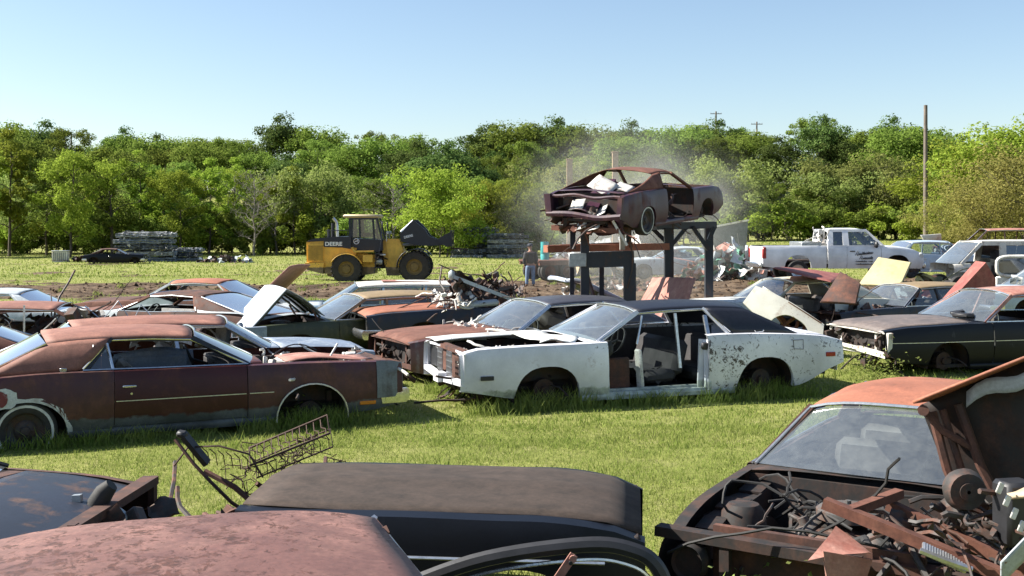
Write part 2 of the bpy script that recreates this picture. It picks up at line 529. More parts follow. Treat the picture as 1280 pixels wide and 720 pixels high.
def engine_bay(P, F, root, xa, xb):
    zt, zb0, zb, hw, yy = F
    m = MB()
    m.cbox(((xa + xb) / 2, 0, .30), (xb - xa, .5, .06), .01)
    for s in (-1, 1):
        m.bar((xa, s * .42, .36), (xb, s * .40, .36), .09, .13)
        n = 6
        for i in range(n):
            x0, x1 = lerp(xa, xb, i / n), lerp(xa, xb, (i + 1) / n)
            m.bar((x0, s * (hw(x0) - .22), zt(x0) - .07 - .03 * (i % 2)), (x1, s * (hw(x1) - .22), zt(x1) - .08), .16, .015)
            m.bar((x0, s * (hw(x0) - .30), zt(x0) - .28), (x1, s * (hw(x1) - .30), zt(x1) - .28), .015, .40)
    m.build('inner_fender', M[P.get('baym', 'under')], root, dent=.02)
    m = MB()
    m.bar((xb - .05, -.62, .62), (xb - .05, .62, .62), .05, .42)
    m.bar((xb - .03, -.75, zt(xb) - .04), (xb - .03, .75, zt(xb) - .04), .12, .05)
    m.build('radiator_support', M['rust_dark'], root)
    if P['eng']:
        c = (xa + xb) / 2 - .1
        for s in (-1, 1):
            m = MB(); m.cbox((c - .02, s * .23, .70), (.56, .17, .10), .035, (-s * 28, 0, 0)); m.cyl((c + .15, s * .22, .74), (c + .15, s * .25, .80), .035, n=10)
            for k in range(4): m.cyl((c - .22 + k * .14, s * .33, .60), (c - .22 + k * .14, s * .46, .50), .026, n=8)
            m.tube([(c + .22, s * .45, .50), (c - .22, s * .46, .49), (c - .40, s * .42, .40), (c - .55, s * .3, .25)], .04, 8); m.build('valve_cover', M['engine_paint'], root)
        m = MB(); m.lathe([(.001, .885), (.06, .885), (.17, .87), (.20, .855), (.20, .80), (.12, .78), (.08, .74)], 'z', (c, 0, 0), 24); m.cyl((c, 0, .885), (c, 0, .91), .02, n=8); m.build('air_cleaner', M['engine_paint'], root)
        m = MB()
        for k in range(5): a = k * 1.2566; m.bar((c + .46, .03 * math.cos(a), .55 + .03 * math.sin(a)), (c + .47, .20 * math.cos(a), .55 + .20 * math.sin(a)), .07, .01, (1, 0, 0))
        m.cyl((c + .40, 0, .55), (c + .48, 0, .55), .05, n=12); m.build('fan', M['alu'], root)
        m = MB(); m.tube([(c + .3, .1, .72), (c + .45, .22, .80), (c + .62, .3, .78), (xb - .08, .34, .76)], .028, 8); m.tube([(c + .3, -.2, .50), (c + .5, -.32, .42), (xb - .08, -.4, .45)], .028, 8)
        for k in range(8): m.tube([(c - .2 + k % 4 * .14, (-.33 if k < 4 else .33), .66), (c - .25 + k % 4 * .1, (-.25 if k < 4 else .25), .82), (c - .3, .0 + .02 * k, .84)], .007, 5)
        m.build('hose', M['rubber'], root)
        m = MB(); m.cbox((xb - .35, .62, .66), (.24, .17, .19), .01); m.cyl((xb - .30, .58, .76), (xb - .30, .58, .78), .015, n=8); m.cyl((xb - .40, .66, .76), (xb - .40, .66, .78), .015, n=8); m.build('battery', M['black'], root)
        for s in (-1, 1):
            m = MB(); m.lathe([(.001, .86), (.10, .85), (.14, .80), (.17, .5)], 'z', (xa + .75, s * .62, 0), 16); m.build('shock_tower', M['under'], root)
        m = MB()
        m.cbox((c, 0, .56), (.62, .42, .36), .05); m.cbox((c, 0, .70), (.42, .2, .1), .03); m.cyl((c + .36, 0, .55), (c + .42, 0, .55), .13, n=16); m.cyl((c + .36, .2, .62), (c + .4, .2, .62), .07, n=12)
        random.seed(int(c * 100) + 5)
        junk_bits(m, 14, (xa + .05, xb - .1, -.6, .6, .55, .76), .16, kinds='tttb')
        m.build('engine', M['engine'], root)
    else:
        m = MB(); random.seed(11); junk_bits(m, 22, (xa + .05, xb - .1, -.55, .55, .4, .72), .26, kinds='ttbs')
        m.build('engine_bay_scrap', M['engine'], root)

def car(name, text, cat, loc, rz, group=None, tilt=(0, 0), **kw):
    P = dict(BASE); P.update(kw)
    for k in ('hoodm', 'trunkm', 'fender', 'doorm', 'rearm'):
        if P[k] is None: P[k] = P['body']
    F = make_side(P); zt, zb0, zb, hw, yy = F
    root = empty(name, loc, 0, text, cat, group, rot=(R(tilt[0]), R(tilt[1]), R(rz)))
    xf, xr = P['L'] / 2, -P['L'] / 2; H, tum = P['H'], P['tum']
    cowl, wst, rwt, rwb = P['cowl'], P['wst'], P['rwt'], P['rwb']; hi = P['det'] > .6
    doors = sorted(P['doors']); d0, d1 = doors[0][0], doors[-1][1]
    g = .004
    for sd in (1, -1):
        gone = P['gone'] if isinstance(P['gone'], list) else []
        if ('front_fender', sd) not in gone:
            ff = side_panel(P, F, d1 + g, xf, sd, 'front_fender', M[P['fender']], root)
            if P['rub'] and hi:
                m = MB(); m.tube([(x, sd * (yy(x, P['rub']) + .006), P['rub']) for x in np.linspace(d1 + .02, P['wf'] - P['ar'] - .04 if P['rub'] < P['ah'] else xf - .1, 10)], .0065, 4); m.build('side_moulding', M['alu'], ff)
        if not P['skip_r'] and ('rear_fender', sd) not in gone:
            side_panel(P, F, xr, d0 - g, sd, 'rear_fender', M[P['rearm']], root)
        for i, (a, b) in enumerate(doors):
            if ('door', sd, i) in gone: continue
            d = side_panel(P, F, a + g, b - g, sd, 'door', M[P['doorm']], root, bottom=P['sill'] + .07)
            if P['handles']:
                m = MB(); x = a + .16; z = zt(x) - .17; y = sd * (yy(x, z) + .012)
                m.cbox((x, y, z), (.15, .022, .03), .008); m.cyl((x + .02, y - sd * .01, z - .08), (x + .02, y + sd * .006, z - .08), .014, n=8)
                m.build('handle', M['chrome'], d)
            if P['rub'] and hi:
                m = MB()
                pts = [(x, sd * (yy(x, P['rub']) + .006), P['rub']) for x in np.linspace(a + .02, b - .02, 8)]
                m.tube(pts, .0065, 4); m.build('side_moulding', M['alu'], d)
    # rocker sills
    for sd in (1, -1):
        m = MB(); a, b = P['wr'] + P['ar'] + .02, P['wf'] - P['ar'] - .02
        def fn(u, v):
            x = lerp(a, b, u); z = lerp(P['sill'] - .03, P['sill'] + .068, v); y = yy(x, P['sill'] + .07) * (.975 + .02 * math.sin(v * 3.1))
            return (x, sd * y, z)
        m.grid(fn, 10, 4, flip=sd > 0)
        m.cbox(((a + b) / 2, sd * (hw(0) * .91 - .04), P['sill'] + .02), (b - a, .1, .09), .01)
        m.build('sill', M[P.get('sillm', P['body'])], root)
    # decks
    trunk_x = min(rwb - .06, rwb)
    if P['trunk'] == 'on':
        deck(P, F, xr + .02, rwb - .14, 'trunk_lid', M[P['trunkm']], root, P.get('tcrown', .03))
        deck(P, F, rwb - .134, rwb + .04, 'rear_deck', M[P['rearm']], root, .03)
    elif P['trunk'] == 'off':
        deck(P, F, rwb - .134, rwb + .04, 'rear_deck', M[P['rearm']], root, .03)
    if P['hood'] == 'on':
        deck(P, F, cowl + .2, xf - .02, 'hood', M[P['hoodm']], root, P.get('hcrown', .035), ridge=P.get('ridge', .008), lip=.05)
        deck(P, F, cowl - .04, cowl + .194, 'cowl', M[P['fender']], root, .03)
    else:
        deck(P, F, cowl - .04, cowl + .18, 'cowl', M[P['fender']], root, .03)
        engine_bay(P, F, root, cowl + .2, xf - .12)
        if P['hood'] == 'open':
            w = yy(1.8, zt(1.8)) - .1; Lh = xf - cowl - .25
            hg = empty  # hinge line at the cowl
            o = MB(); T = Matrix.Translation((cowl + .22, 0, zt(cowl) + .03)) @ Matrix.Rotation(-R(P.get('hoodang', 70)), 4, 'Y')
            o.T = T
            o.grid(lambda u, v: (u * Lh, w * (2 * v - 1), .04 * (1 - abs(2 * v - 1) ** 2.4) - (.05 if u > .97 else 0)), 10, 10)
            hb = o.build('hood', M[P['hoodm']], root, dent=.02, solid=.006)
            o = MB(); o.T = T
            for y in (-w * .9, -w * .35, w * .35, w * .9): o.bar((.05, y, -.02), (Lh - .05, y * .95, -.02), .05, .035)
            for x in (.06, Lh * .5, Lh - .08): o.bar((x, -w * .92, -.02), (x, w * .92, -.02), .06, .035)
            o.build('hood_brace', M[P.get('bracem', 'rust_dark')], hb)
    # nose
    def fascia(x, s, mat, nm, z0, z1, inset=0):
        m = MB()
        def fn(u, v):
            y = (2 * u - 1) * (hw(x) * .96); z = lerp(z0, z1, v)
            return (x - s * (.05 * abs(2 * u - 1) ** 3) - inset * s, y, z)
        m.grid(fn, 12, 5, flip=s < 0)
        return m.build(nm, M[mat], root, dent=.006, solid=.01)
    zf, zr = zt(xf), zt(xr)
    if P['nose'] == 'quad':
        f = fascia(xf - .05, 1, 'black', 'grille', .42, zf - .03, .05)
        m = MB()
        for k in range(5 if hi else 3): m.bar((xf - .045, -hw(xf) * .55, .5 + k * .06), (xf - .045, hw(xf) * .55, .5 + k * .06), .012, .012)
        for k in range(9 if hi else 4): y = lerp(-.5, .5, k / 8 if hi else k / 3) * hw(xf); m.bar((xf - .045, y, .46), (xf - .045, y, zf - .08), .01, .008)
        m.build('grille_bars', M[P.get('grillm', 'alu')], f)
        m = MB(); m.bar((xf - .01, -hw(xf) * .96, zf - .01), (xf - .01, hw(xf) * .96, zf - .01), .09, .05); m.bar((xf - .01, -hw(xf) * .96, .44), (xf - .01, hw(xf) * .96, .44), .08, .06)
        for y in (-.96, .96): m.bar((xf - .02, y * hw(xf), .44), (xf - .02, y * hw(xf), zf), .08, .05, (1, 0, 0))
        m.build('header_panel', M[P['fender']], root, dent=.006)
        for y in P.get('lamps', (-.80, -.62, .62, .80)):
            m = MB(); m.lathe([(.001, .012), (.05, .006), (.075, -.01), (.085, .01), (.092, -.01)], 'x', (xf - .03, y * hw(xf), (zf + .46) / 2), 18)
            m.build('headlight', M['lens'], root)
    elif P['nose'] == 'open':
        m = MB(); m.bar((xf - .08, -hw(xf) * .95, zf - .02), (xf - .08, hw(xf) * .95, zf - .02), .1, .035); m.bar((xf - .1, -hw(xf) * .9, .42), (xf - .1, hw(xf) * .9, .42), .07, .07)
        for y in (-.9, -.55, .55, .9): m.bar((xf - .1, y * hw(xf), .42), (xf - .1, y * hw(xf), zf), .05, .03, (1, 0, 0))
        m.build('radiator_support', M[P.get('nosem', 'rust_dark')], root, dent=.02)
        m = MB(); m.cbox((xf - .2, 0, (zf + .4) / 2), (.05, 1.2, .34), .01)
        random.seed(3); junk_bits(m, 10, (xf - .2, xf - .08, -.7, .7, .4, zf - .1), .18, kinds='tbc')
        m.build('radiator', M['under'], root)
    def bumper(x, s, mat):
        m = MB(); w = hw(x) + .03; pts = []
        for k in range(17):
            t = -1 + 2 * k / 16
            pts.append((x + s * (.09 - .05 * t * t) - (s * .30 * max(0, (abs(t) - .88) / .12)), math.copysign(min(abs(t) / .9, 1), t) * w, 0))
        sec = [(0, .09), (s * .035, .07), (s * .05, 0), (s * .03, -.06), (0, -.09), (-s * .02, 0)]
        vs = [(p[0] + a, p[1], P.get('bumpz', .46) + b) for p in pts for a, b in sec]; k = len(sec)
        fs = [(i * k + j, i * k + (j + 1) % k, (i + 1) * k + (j + 1) % k, (i + 1) * k + j) for i in range(16) for j in range(k)]
        m._add(vs, fs); m.build('bumper', M[mat], root, dent=.01, angle=60)
    if P['bumper_f']: bumper(xf, 1, P.get('bm', 'chrome'))
    if P['tail'] != 'none' and not P['skip_r']:
        fascia(xr + .04, -1, P['rearm'], 'tail_panel', .38, zr - .0)
        if P['tail'] == 'wide':
            for s in (-1, 1):
                m = MB(); m.cbox((xr + .01, s * hw(xr) * .62, zr - .16), (.04, .42, .11), .012); m.build('tail_light', M['lens_red'], root)
        if P['bumper_r']: bumper(xr, -1, P.get('bm', 'chrome'))
    # floor, firewall, wheel houses
    m = MB()
    m.cbox(((P['wf'] + P['wr']) / 2, 0, P['sill'] + .02), (P['wf'] - P['wr'] + .3, P['W'] * .84, .05))
    m.cbox((cowl + .17, 0, (.26 + zt(cowl)) / 2), (.03, P['W'] * .86, zt(cowl) - .3))
    if not P['skip_r']:
        m.cbox(((xr + P['wr']) / 2, 0, P['sill'] + .14), (P['wr'] - xr - .1, P['W'] * .55, .05))
        m.cbox((rwb - .05, 0, (.26 + zt(rwb)) / 2), (.03, P['W'] * .86, zt(rwb) - .3))
    m.build('floor_pan', M['under'], root)
    for w in ([P['wf'], P['wr']] if not P['skip_r'] else [P['wf']]):
        for sd in (1, -1):
            m = MB(); r = P['ar'] * 1.02; yi = hw(w) * .95; yo = hw(w) - .42
            def fn(u, v):
                a = math.pi * u
                return (w + r * math.cos(a), sd * lerp(yi, yo, v), P['sill'] + (P['ah'] + .02 - P['sill']) * math.sin(a) ** .8 if 0 < u < 1 else P['sill'])
            m.grid(fn, 16, 3, flip=sd > 0)
            m.grid(lambda u, v: (w + r * math.cos(math.pi * u) * v, sd * yo, P['sill'] + (P['ah'] + .02 - P['sill']) * max(0, math.sin(math.pi * u)) ** .8 * v), 16, 2, flip=sd > 0)
            m.build('wheel_house', M['under'], root)
            if (P['wheels'] == 'none' or (isinstance(P['wheels'], dict) and P['wheels'].get((w > 0, sd)) is None)):
                m = MB(); y = sd * (hw(w) - .28)
                m.cyl((w, y, .30), (w, y + sd * .1, .30), .14, n=18); m.cyl((w, y + sd * .1, .30), (w, y + sd * .13, .30), .05, n=10)
                m.cyl((w, y - sd * .3, .30), (w, y, .30), .04, n=8)
                m.bar((w - .4, y - sd * .08, .27), (w + .4, y - sd * .08, .33), .06, .04); m.cyl((w + .06, y - sd * .1, .28), (w - .02, y - sd * .16, .6), .03, n=8)
                random.seed(int(w * 7 + sd + 20)); junk_bits(m, 5, (w - .3, w + .3, y - .08, y + .05, .25, .5), .16, kinds='ttb')
                m.build('brake_drum', M['under'], root)
            else:
                wheel(root, w, sd * (hw(w) - .13), P.get('wr_', .34), P.get('wr_', .34), .2, sd, whitewall=P['whitewall'])
    # greenhouse
    def rail(x, v=1.0):
        xm, hl = (wst + rwt) / 2, (wst - rwt) / 2; q = (x - xm) / hl
        return H - P['rcrown'] * q * q - P['rdrop'] * abs(v) ** 3.2
    def yb(x): return yy(x, zt(x)) - .075
    if P['roofside']:
        m = MB()
        m.grid(lambda u, v: (lerp(rwt, wst, u) + .05 * (1 - (2 * v - 1) ** 2) * (2 * u - 1), tum * (2 * v - 1), rail(lerp(rwt, wst, u), 2 * v - 1)), 14, 14, flip=True)
        for sd in (1, -1):
            def fn(u, v):
                xt_, xb_ = lerp(P['ct'], rwt, u), lerp(P['cb'], rwb, u)
                z0, z1 = zt(xb_) + .012, rail(xt_)
                y0, y1 = yb(xb_), tum
                k = v; b = .03 * math.sin(math.pi * v)
                return (lerp(xb_, xt_, k), sd * (lerp(y0, y1, k) + b), lerp(z0, z1, k))
            m.grid(fn, 6, 7, flip=sd > 0)
        m.build('roof', M[P['roof']], root, dent=P['dent'], solid=.012, angle=50)
        for sd in (1, -1):
            m = MB()
            m.bar((wst, sd * (tum - .015), rail(wst) - .015), (P['ct'] + .02, sd * (tum - .015), rail(P['ct']) - .015), .03, .035)
            a, b = Vector((cowl, sd * yb(cowl), zt(cowl))), Vector((wst, sd * tum, rail(wst)))
            m.bar(a, b, .055, .05, (0, sd, .4))
            a, b = Vector((P['cb'] + .02, sd * yb(P['cb']), zt(P['cb']))), Vector((P['ct'] + .02, sd * tum, rail(P['ct'])))
            m.bar(a, b, .035, .03, (0, sd, .4))
            for (pb_, pt_) in P['pillars']:
                m.bar((pb_, sd * yb(pb_), zt(pb_)), (pt_, sd * (tum - .01), rail(pt_) - .01), .05, .03, (0, sd, .4))
            m.build('window_frame', M[P.get('framem', P['roof'])], root)
        if hi:
            for sd in (1, -1):
                m = MB(); e = .02
                pts = [(cowl - .02, sd * (yb(cowl) + e), zt(cowl) + .02), (wst - .02, sd * (tum + .012), rail(wst) - .012), ((wst + P['ct']) / 2, sd * (tum + .012), rail((wst + P['ct']) / 2) - .014),
                       (P['ct'], sd * (tum + .012), rail(P['ct']) - .02), (P['cb'], sd * (yb(P['cb']) + e), zt(P['cb']) + .03)]
                m.tube(pts, .010, 5)
                if not any(g_[0] == 'door' and g_[1] == sd for g_ in gone): m.tube([(x, sd * (yb(x) + .035), zt(x) + .018) for x in np.linspace(P['cb'], cowl, 10)], .010, 5)
                m.build('window_trim', M[P['trim']], root)
            m = MB()
            if True:
                pts = [(wst + .03 + .05 * (1 - v * v), tum * v, rail(wst, v) + .006) for v in np.linspace(-1, 1, 11)]
            m.tube(pts, .012, 5)
            for sd in (1, -1): m.tube([(wst + .03, sd * tum, rail(wst) + .004), (cowl + .03, sd * (yb(cowl)), zt(cowl) + .02)], .012, 5)
            m.build('windshield_trim', M[P['trim']], root)
    if P['ws']:
        m = MB()
        def fn(u, v):
            s = 2 * v - 1; t = u
            a = Vector((cowl + .02, yb(cowl) * s * .985, zt(cowl) + .02 + .03 * (1 - s * s))); b = Vector((wst + .02, tum * s * .985, rail(wst, s) - .012))
            p = a.lerp(b, t); p.x += (.16 * (1 - t) + .06 * t) * (1 - s * s); return p
        m.grid(fn, 8, 14); m.build('windshield', M[P['gmat']], root)
    if P['rw']:
        m = MB()
        def fn(u, v):
            s = 2 * v - 1
            a = Vector((rwb + .0, yb(rwb) * s * .985, zt(rwb) + .025)); b = Vector((rwt - .0, tum * s * .985, rail(rwt, s) - .012))
            p = a.lerp(b, u); p.x -= .08 * (1 - s * s); return p
        m.grid(fn, 6, 12); m.build('rear_window', M[P['gmat']], root)
        if hi:
            for sd in (1, -1):
                m = MB(); m.tube([(rwt - .01, sd * tum, rail(rwt) + .004), (rwb - .01, sd * yb(rwb), zt(rwb) + .03)], .014, 5)
                m.build('rear_window_trim', M[P['trim']], root)
    for (a0, a1, b0, b1) in P['sideglass']:   # bottom x range, top x range
        for sd in (1, -1):
            m = MB()
            def fn(u, v):
                xb_, xt_ = lerp(a0, a1, u), lerp(b0, b1, u)
                return Vector((xb_, sd * (yb(xb_) - .01), zt(xb_))).lerp(Vector((xt_, sd * (tum - .02), rail(xt_) - .03)), v)
            m.grid(fn, 4, 4); m.build('side_window', M['glass_clear'], root)
    # interior
    if P['interior']:
        m = MB(); m.cbox((cowl - .12, 0, zt(cowl) - .11), (.28, P['W'] * .80, .2), .05); m.cbox((cowl - .22, -.0, zt(cowl) - .03), (.1, P['W'] * .7, .05), .02)
        m.build('dashboard', M['interior'], root)
        m = MB(); c = Vector((cowl - .48, .38, zt(cowl) - .04)); pts = []
        for k in range(20):
            a = 2 * math.pi * k / 20; pts.append(c + Vector((-.07 * math.sin(a), .19 * math.cos(a), .17 * math.sin(a))))
        m.tube(pts, .014, 6, closed=True)
        for a in (0, 2.1, 4.2): m.cyl(c, c + Vector((-.07 * math.sin(a), .19 * math.cos(a), .17 * math.sin(a))), .01, n=5)
        m.cyl(c, c + Vector((.35, 0, -.12)), .02, n=8); m.build('steering_wheel', M['black'], root)
        for x in ((-.30, -1.05) if rwt < -.8 else (-.3,)):
            m = MB(); z = P['sill']
            m.cbox((x + .22, 0, z + .20), (.5, P['W'] * .66, .18), .06); m.cbox((x - .08, 0, z + .44), (.17, P['W'] * .66, .50), .06, (0, -14, 0))
            m.build('bench_seat', M[P['seat']], root, dent=.03, dscale=4)
    root['P_'] = 0; del root['P_']
    return root, P, F
# ------------------------------------------------------------ camera, light, world
cam_d = bpy.data.cameras.new('camera'); cam = bpy.data.objects.new('camera', cam_d); COL.objects.link(cam)
cam.location = (0, 0, HCAM); cam.rotation_euler = (R(90), 0, 0)
cam_d.sensor_width = 36; cam_d.lens = 36 * FPX / 1280; cam_d.shift_y = -(360 - HOR) / 1280
cam_d.clip_end = 5000; cam_d.clip_start = .1
SC.camera = cam
w = bpy.data.worlds.new('World'); SC.world = w; w.use_nodes = True
nt = w.node_tree; bg = nt.nodes['Background']
sky = nt.nodes.new('ShaderNodeTexSky'); sky.sky_type = 'NISHITA'; sky.sun_disc = False
el = math.asin(SUN_TO.z); az = math.atan2(SUN_TO.x, SUN_TO.y)
sky.sun_elevation = el; sky.sun_rotation = az; sky.air_density = 1.0; sky.dust_density = .6; sky.ozone_density = 1.4
nt.links.new(sky.outputs[0], bg.inputs[0]); bg.inputs[1].default_value = .068
sun_d = bpy.data.lights.new('sun', 'SUN'); sun_d.energy = 5.0; sun_d.angle = R(.5); sun_d.color = (1, .95, .86)
sun = bpy.data.objects.new('sun', sun_d); COL.objects.link(sun)
sun.rotation_euler = (-SUN_TO).to_track_quat('-Z', 'Y').to_euler(); sun.location = (-30, 10, 40)
vs = SC.view_settings; vs.view_transform = 'Standard'; vs.look = 'None'; vs.gamma = 1.0; vs.exposure = 1.34
vs.use_curve_mapping = False
SC.cycles.max_bounces = 6; SC.cycles.transparent_max_bounces = 12; SC.cycles.use_denoising = True
SC.cycles.caustics_reflective = False; SC.cycles.caustics_refractive = False

# ------------------------------------------------------------ ground
def ground_mat():
    m, nt, b = new_mat('field_ground')
    tc = N(nt, 'ShaderNodeTexCoord').outputs['Object']
    at_ = N(nt, 'ShaderNodeAttribute', attribute_name='mud').outputs['Fac']
    g1 = nz(nt, .35, 6, .6, tc); g2 = nz(nt, 6.0, 6, .7, tc); g3 = nz(nt, 40, 4, .7, tc)
    ga = mixc(nt, ramp(nt, g1, [(.35, 0.0), (.65, 1.0)]), (.17, .195, .045), (.26, .265, .08))
    dry = ramp(nt, nz(nt, .9, 7, .7, tc), [(.52, 0.0), (.68, .7)])
    ga = mixc(nt, dry, ga, (.33, .30, .14))
    ga = mixc(nt, 1.0, ga, ramp(nt, g2, [(.25, .65), (.75, 1.3)]), 'MULTIPLY')
    mu = mixc(nt, ramp(nt, nz(nt, .8, 8, .7, tc), [(.36, 0.0), (.62, 1.0)]), (.035, .022, .014), (.17, .12, .078))
    mu = mixc(nt, 1.0, mu, ramp(nt, g2, [(.3, .55), (.7, 1.4)]), 'MULTIPLY')
    ad = N(nt, 'ShaderNodeMath', operation='ADD'); nt.links.new(at_, ad.inputs[0])
    mm = N(nt, 'ShaderNodeMath', operation='MULTIPLY_ADD'); nt.links.new(nz(nt, 1.6, 8, .75, tc), mm.inputs[0]); mm.inputs[1].default_value = 1.5; mm.inputs[2].default_value = -.78
    nt.links.new(mm.outputs[0], ad.inputs[1])
    mask = ramp(nt, ad.outputs[0], [(.30, 0.0), (.52, 1.0)])
    col = mixc(nt, mask, ga, mu)
    nt.links.new(col, b.inputs['Base Color']); b.inputs['Roughness'].default_value = .95; b.inputs['Specular IOR Level'].default_value = .15
    h = mixc(nt, .5, g2, g3)
    nt.links.new(bump(nt, h, .9, .06), b.inputs['Normal'])
    return m
ys = [-6.0]
while ys[-1] < 1500:
    y = ys[-1]; ys.append(y + (.35 if y < 16 else .20 if y < 48 else .5 if y < 100 else y * .02))
NU = 260
vsn = []; mud = []
for y in ys:
    half = 14 + max(y, 0) * 1.0
    for i in range(NU + 1):
        t = i / NU * 2 - 1; x = half * (.75 * t + .25 * t ** 3)
        vsn.append((x, y * YS, terrain_full(x, y * YS))); mud.append(mud_amount(x, y * YS))
me = bpy.data.meshes.new('ground'); n1 = NU + 1
fs = [(r * n1 + c, r * n1 + c + 1, (r + 1) * n1 + c + 1, (r + 1) * n1 + c) for r in range(len(ys) - 1) for c in range(NU)]
me.from_pydata(vsn, [], fs); me.polygons.foreach_set('use_smooth', [True] * len(fs))
a = me.attributes.new('mud', 'FLOAT', 'POINT'); a.data.foreach_set('value', mud)
me.materials.append(ground_mat())
go = bpy.data.objects.new('ground', me); COL.objects.link(go); go['kind'] = 'structure'

# ------------------------------------------------------------ grass blades (one object)
def grass_mat(name, c1, c2, tip=(.30, .30, .09)):
    m, nt, b = new_mat(name); nt.nodes.remove(b); out = nt.nodes['Material Output']
    tc = N(nt, 'ShaderNodeTexCoord').outputs['Object']
    n = nz(nt, .9, 5, .65, tc); n2 = nz(nt, 24, 3, .7, tc)
    c = mixc(nt, ramp(nt, n, [(.35, 0.0), (.65, 1.0)]), c1, c2)
    c = mixc(nt, ramp(nt, n2, [(.45, 0.0), (.8, .55)]), c, tip)
    d = N(nt, 'ShaderNodeBsdfDiffuse'); t = N(nt, 'ShaderNodeBsdfTranslucent')
    g = N(nt, 'ShaderNodeBsdfGlossy'); g.inputs['Roughness'].default_value = .45
    nt.links.new(c, d.inputs[0]); nt.links.new(c, t.inputs[0])
    m1 = N(nt, 'ShaderNodeMixShader'); m1.inputs[0].default_value = .42
    nt.links.new(d.outputs[0], m1.inputs[1]); nt.links.new(t.outputs[0], m1.inputs[2])
    m2 = N(nt, 'ShaderNodeMixShader'); m2.inputs[0].default_value = .0
    nt.links.new(m1.outputs[0], m2.inputs[1]); nt.links.new(g.outputs[0], m2.inputs[2])
    nt.links.new(m2.outputs[0], out.inputs[0]); return m
M['grass'] = grass_mat('grass_blades', (.15, .225, .036), (.27, .315, .080), (.46, .43, .20))

def blades(name, P, h, wd, mat, lean=.5):
    """P (n,3) bases, h heights, wd widths -> two-segment blades in one mesh"""
    n = len(P); a = np.random.uniform(0, 2 * np.pi, n); la = np.random.uniform(0, 2 * np.pi, n)
    ln = np.random.uniform(.1, lean, n) * h
    dx = np.stack([np.cos(a), np.sin(a), np.zeros(n)], 1) * wd[:, None] * .5
    up = np.stack([np.cos(la) * ln, np.sin(la) * ln, h], 1)
    mid = P + up * np.array([.35, .35, .55]); tip = P + up
    V = np.stack([P - dx, P + dx, mid - dx * .8, mid + dx * .8, tip], 1).reshape(-1, 3)
    b = np.arange(n) * 5
    quads = np.stack([b, b + 1, b + 3, b + 2], 1); tris = np.stack([b + 2, b + 3, b + 4], 1)
    me = bpy.data.meshes.new(name)
    me.vertices.add(len(V)); me.vertices.foreach_set('co', V.astype(np.float32).ravel())
    nl = n * 7; me.loops.add(nl); me.polygons.add(n * 2)
    li = np.concatenate([quads, tris], 1).ravel()
    me.loops.foreach_set('vertex_index', li.astype(np.int32))
    st = np.stack([np.arange(n) * 7, np.arange(n) * 7 + 4], 1).ravel()
    me.polygons.foreach_set('loop_start', st.astype(np.int32))
    me.update(calc_edges=True); me.validate()
    me.materials.append(mat)
    o = bpy.data.objects.new(name, me); COL.objects.link(o); return o

TUFT = []   # (x, y, radius, height, count) filled in by the wrecks
def scatter_grass():
    pts = []; hs = []; ws = []
    rng = np.random.RandomState(3)
    def field(n, y0, y1, h0, h1, w, pad=2.6, pw=1.0):
        u = rng.rand(n); Y = y0 + (y1 - y0) * u ** pw
        X = (rng.rand(n) * 2 - 1) * (Y * .70 + pad)
        for x, y in zip(X, Y * YS):
            if rng.rand() < mud_amount(x, y) * 1.2 - .05: continue
            c = .5 + .5 * fbm(x * 1.3, y * 1.3, 4, 3); k = .55 + .9 * c
            pts.append((x, y, terrain_full(x, y) - .01)); hs.append(rng.uniform(h0, h1) * k); ws.append(w * rng.uniform(.7, 1.3))
    field(270000, 3.6, 10, .022, .058, .0060)
    field(225000, 9, 20, .025, .068, .010)
    field(70000, 18, 48, .04, .10, .026, 3)
    field(40000, 44, 96, .06, .18, .06, 6)
    for (x, y, r, h, c) in TUFT:
        for _ in range(c):
            a = rng.rand() * 6.28; q = r * math.sqrt(rng.rand()); X, Y = x + q * math.cos(a), y + q * math.sin(a)
            pts.append((X, Y, terrain_full(X, Y) - .01)); hs.append(h * rng.uniform(.45, 1.1)); ws.append(.010 * rng.uniform(.7, 1.4) * max(1, Y / 12))
    for _ in range(160):
        y = rng.uniform(7, 60); x = rng.uniform(-.5, .5) * y
        for _k in range(26):
            X, Y = x + rng.normal() * .12, y + rng.normal() * .14
            pts.append((X, Y, terrain_full(X, Y) - .01)); hs.append(rng.uniform(.07, .2)); ws.append(.011 * max(1, Y / 14))
    o = blades('grass', np.array(pts), np.array(hs), np.array(ws), M['grass'], .9)
    o['kind'] = 'stuff'; o['label'] = 'short sunlit grass of the yard with longer tufts round the wrecks'; o['category'] = 'grass'

# ------------------------------------------------------------ clods of churned earth (one object)
def clods():
    m = MB(); rng = random.Random(5)
    V = []; Fs = []
    base = [(1,0,0),(-1,0,0),(0,1,0),(0,-1,0),(0,0,1),(0,0,-1)]
    fc = [(0,2,4),(2,1,4),(1,3,4),(3,0,4),(2,0,5),(1,2,5),(3,1,5),(0,3,5)]
    n = 0
    while n < 5200:
        y = rng.uniform(21, 48); x = rng.uniform(-.66, .66) * y; y *= YS
        if mud_amount(x, y) < rng.uniform(.3, .9): continue
        s = rng.uniform(.02, .09) * (2.2 if rng.random() < .05 else 1); z = terrain_full(x, y)
        b = len(V)
        for p in base: V.append((x + p[0] * s * rng.uniform(.5, 1.5), y + p[1] * s * rng.uniform(.5, 1.5), z + p[2] * s * rng.uniform(.35, .9)))
        Fs += [(a + b, c + b, d + b) for a, c, d in fc]; n += 1
    m.v = V; m.f = Fs
    o = m.build('dirt_clods', plain('dirt_clods', (.06, .038, .024), .95, 0, .5, 1.3, .1), sm=False)
    o['kind'] = 'stuff'; o['label'] = 'dark clods of churned earth along the muddy track'; o['category'] = 'dirt'
clods()
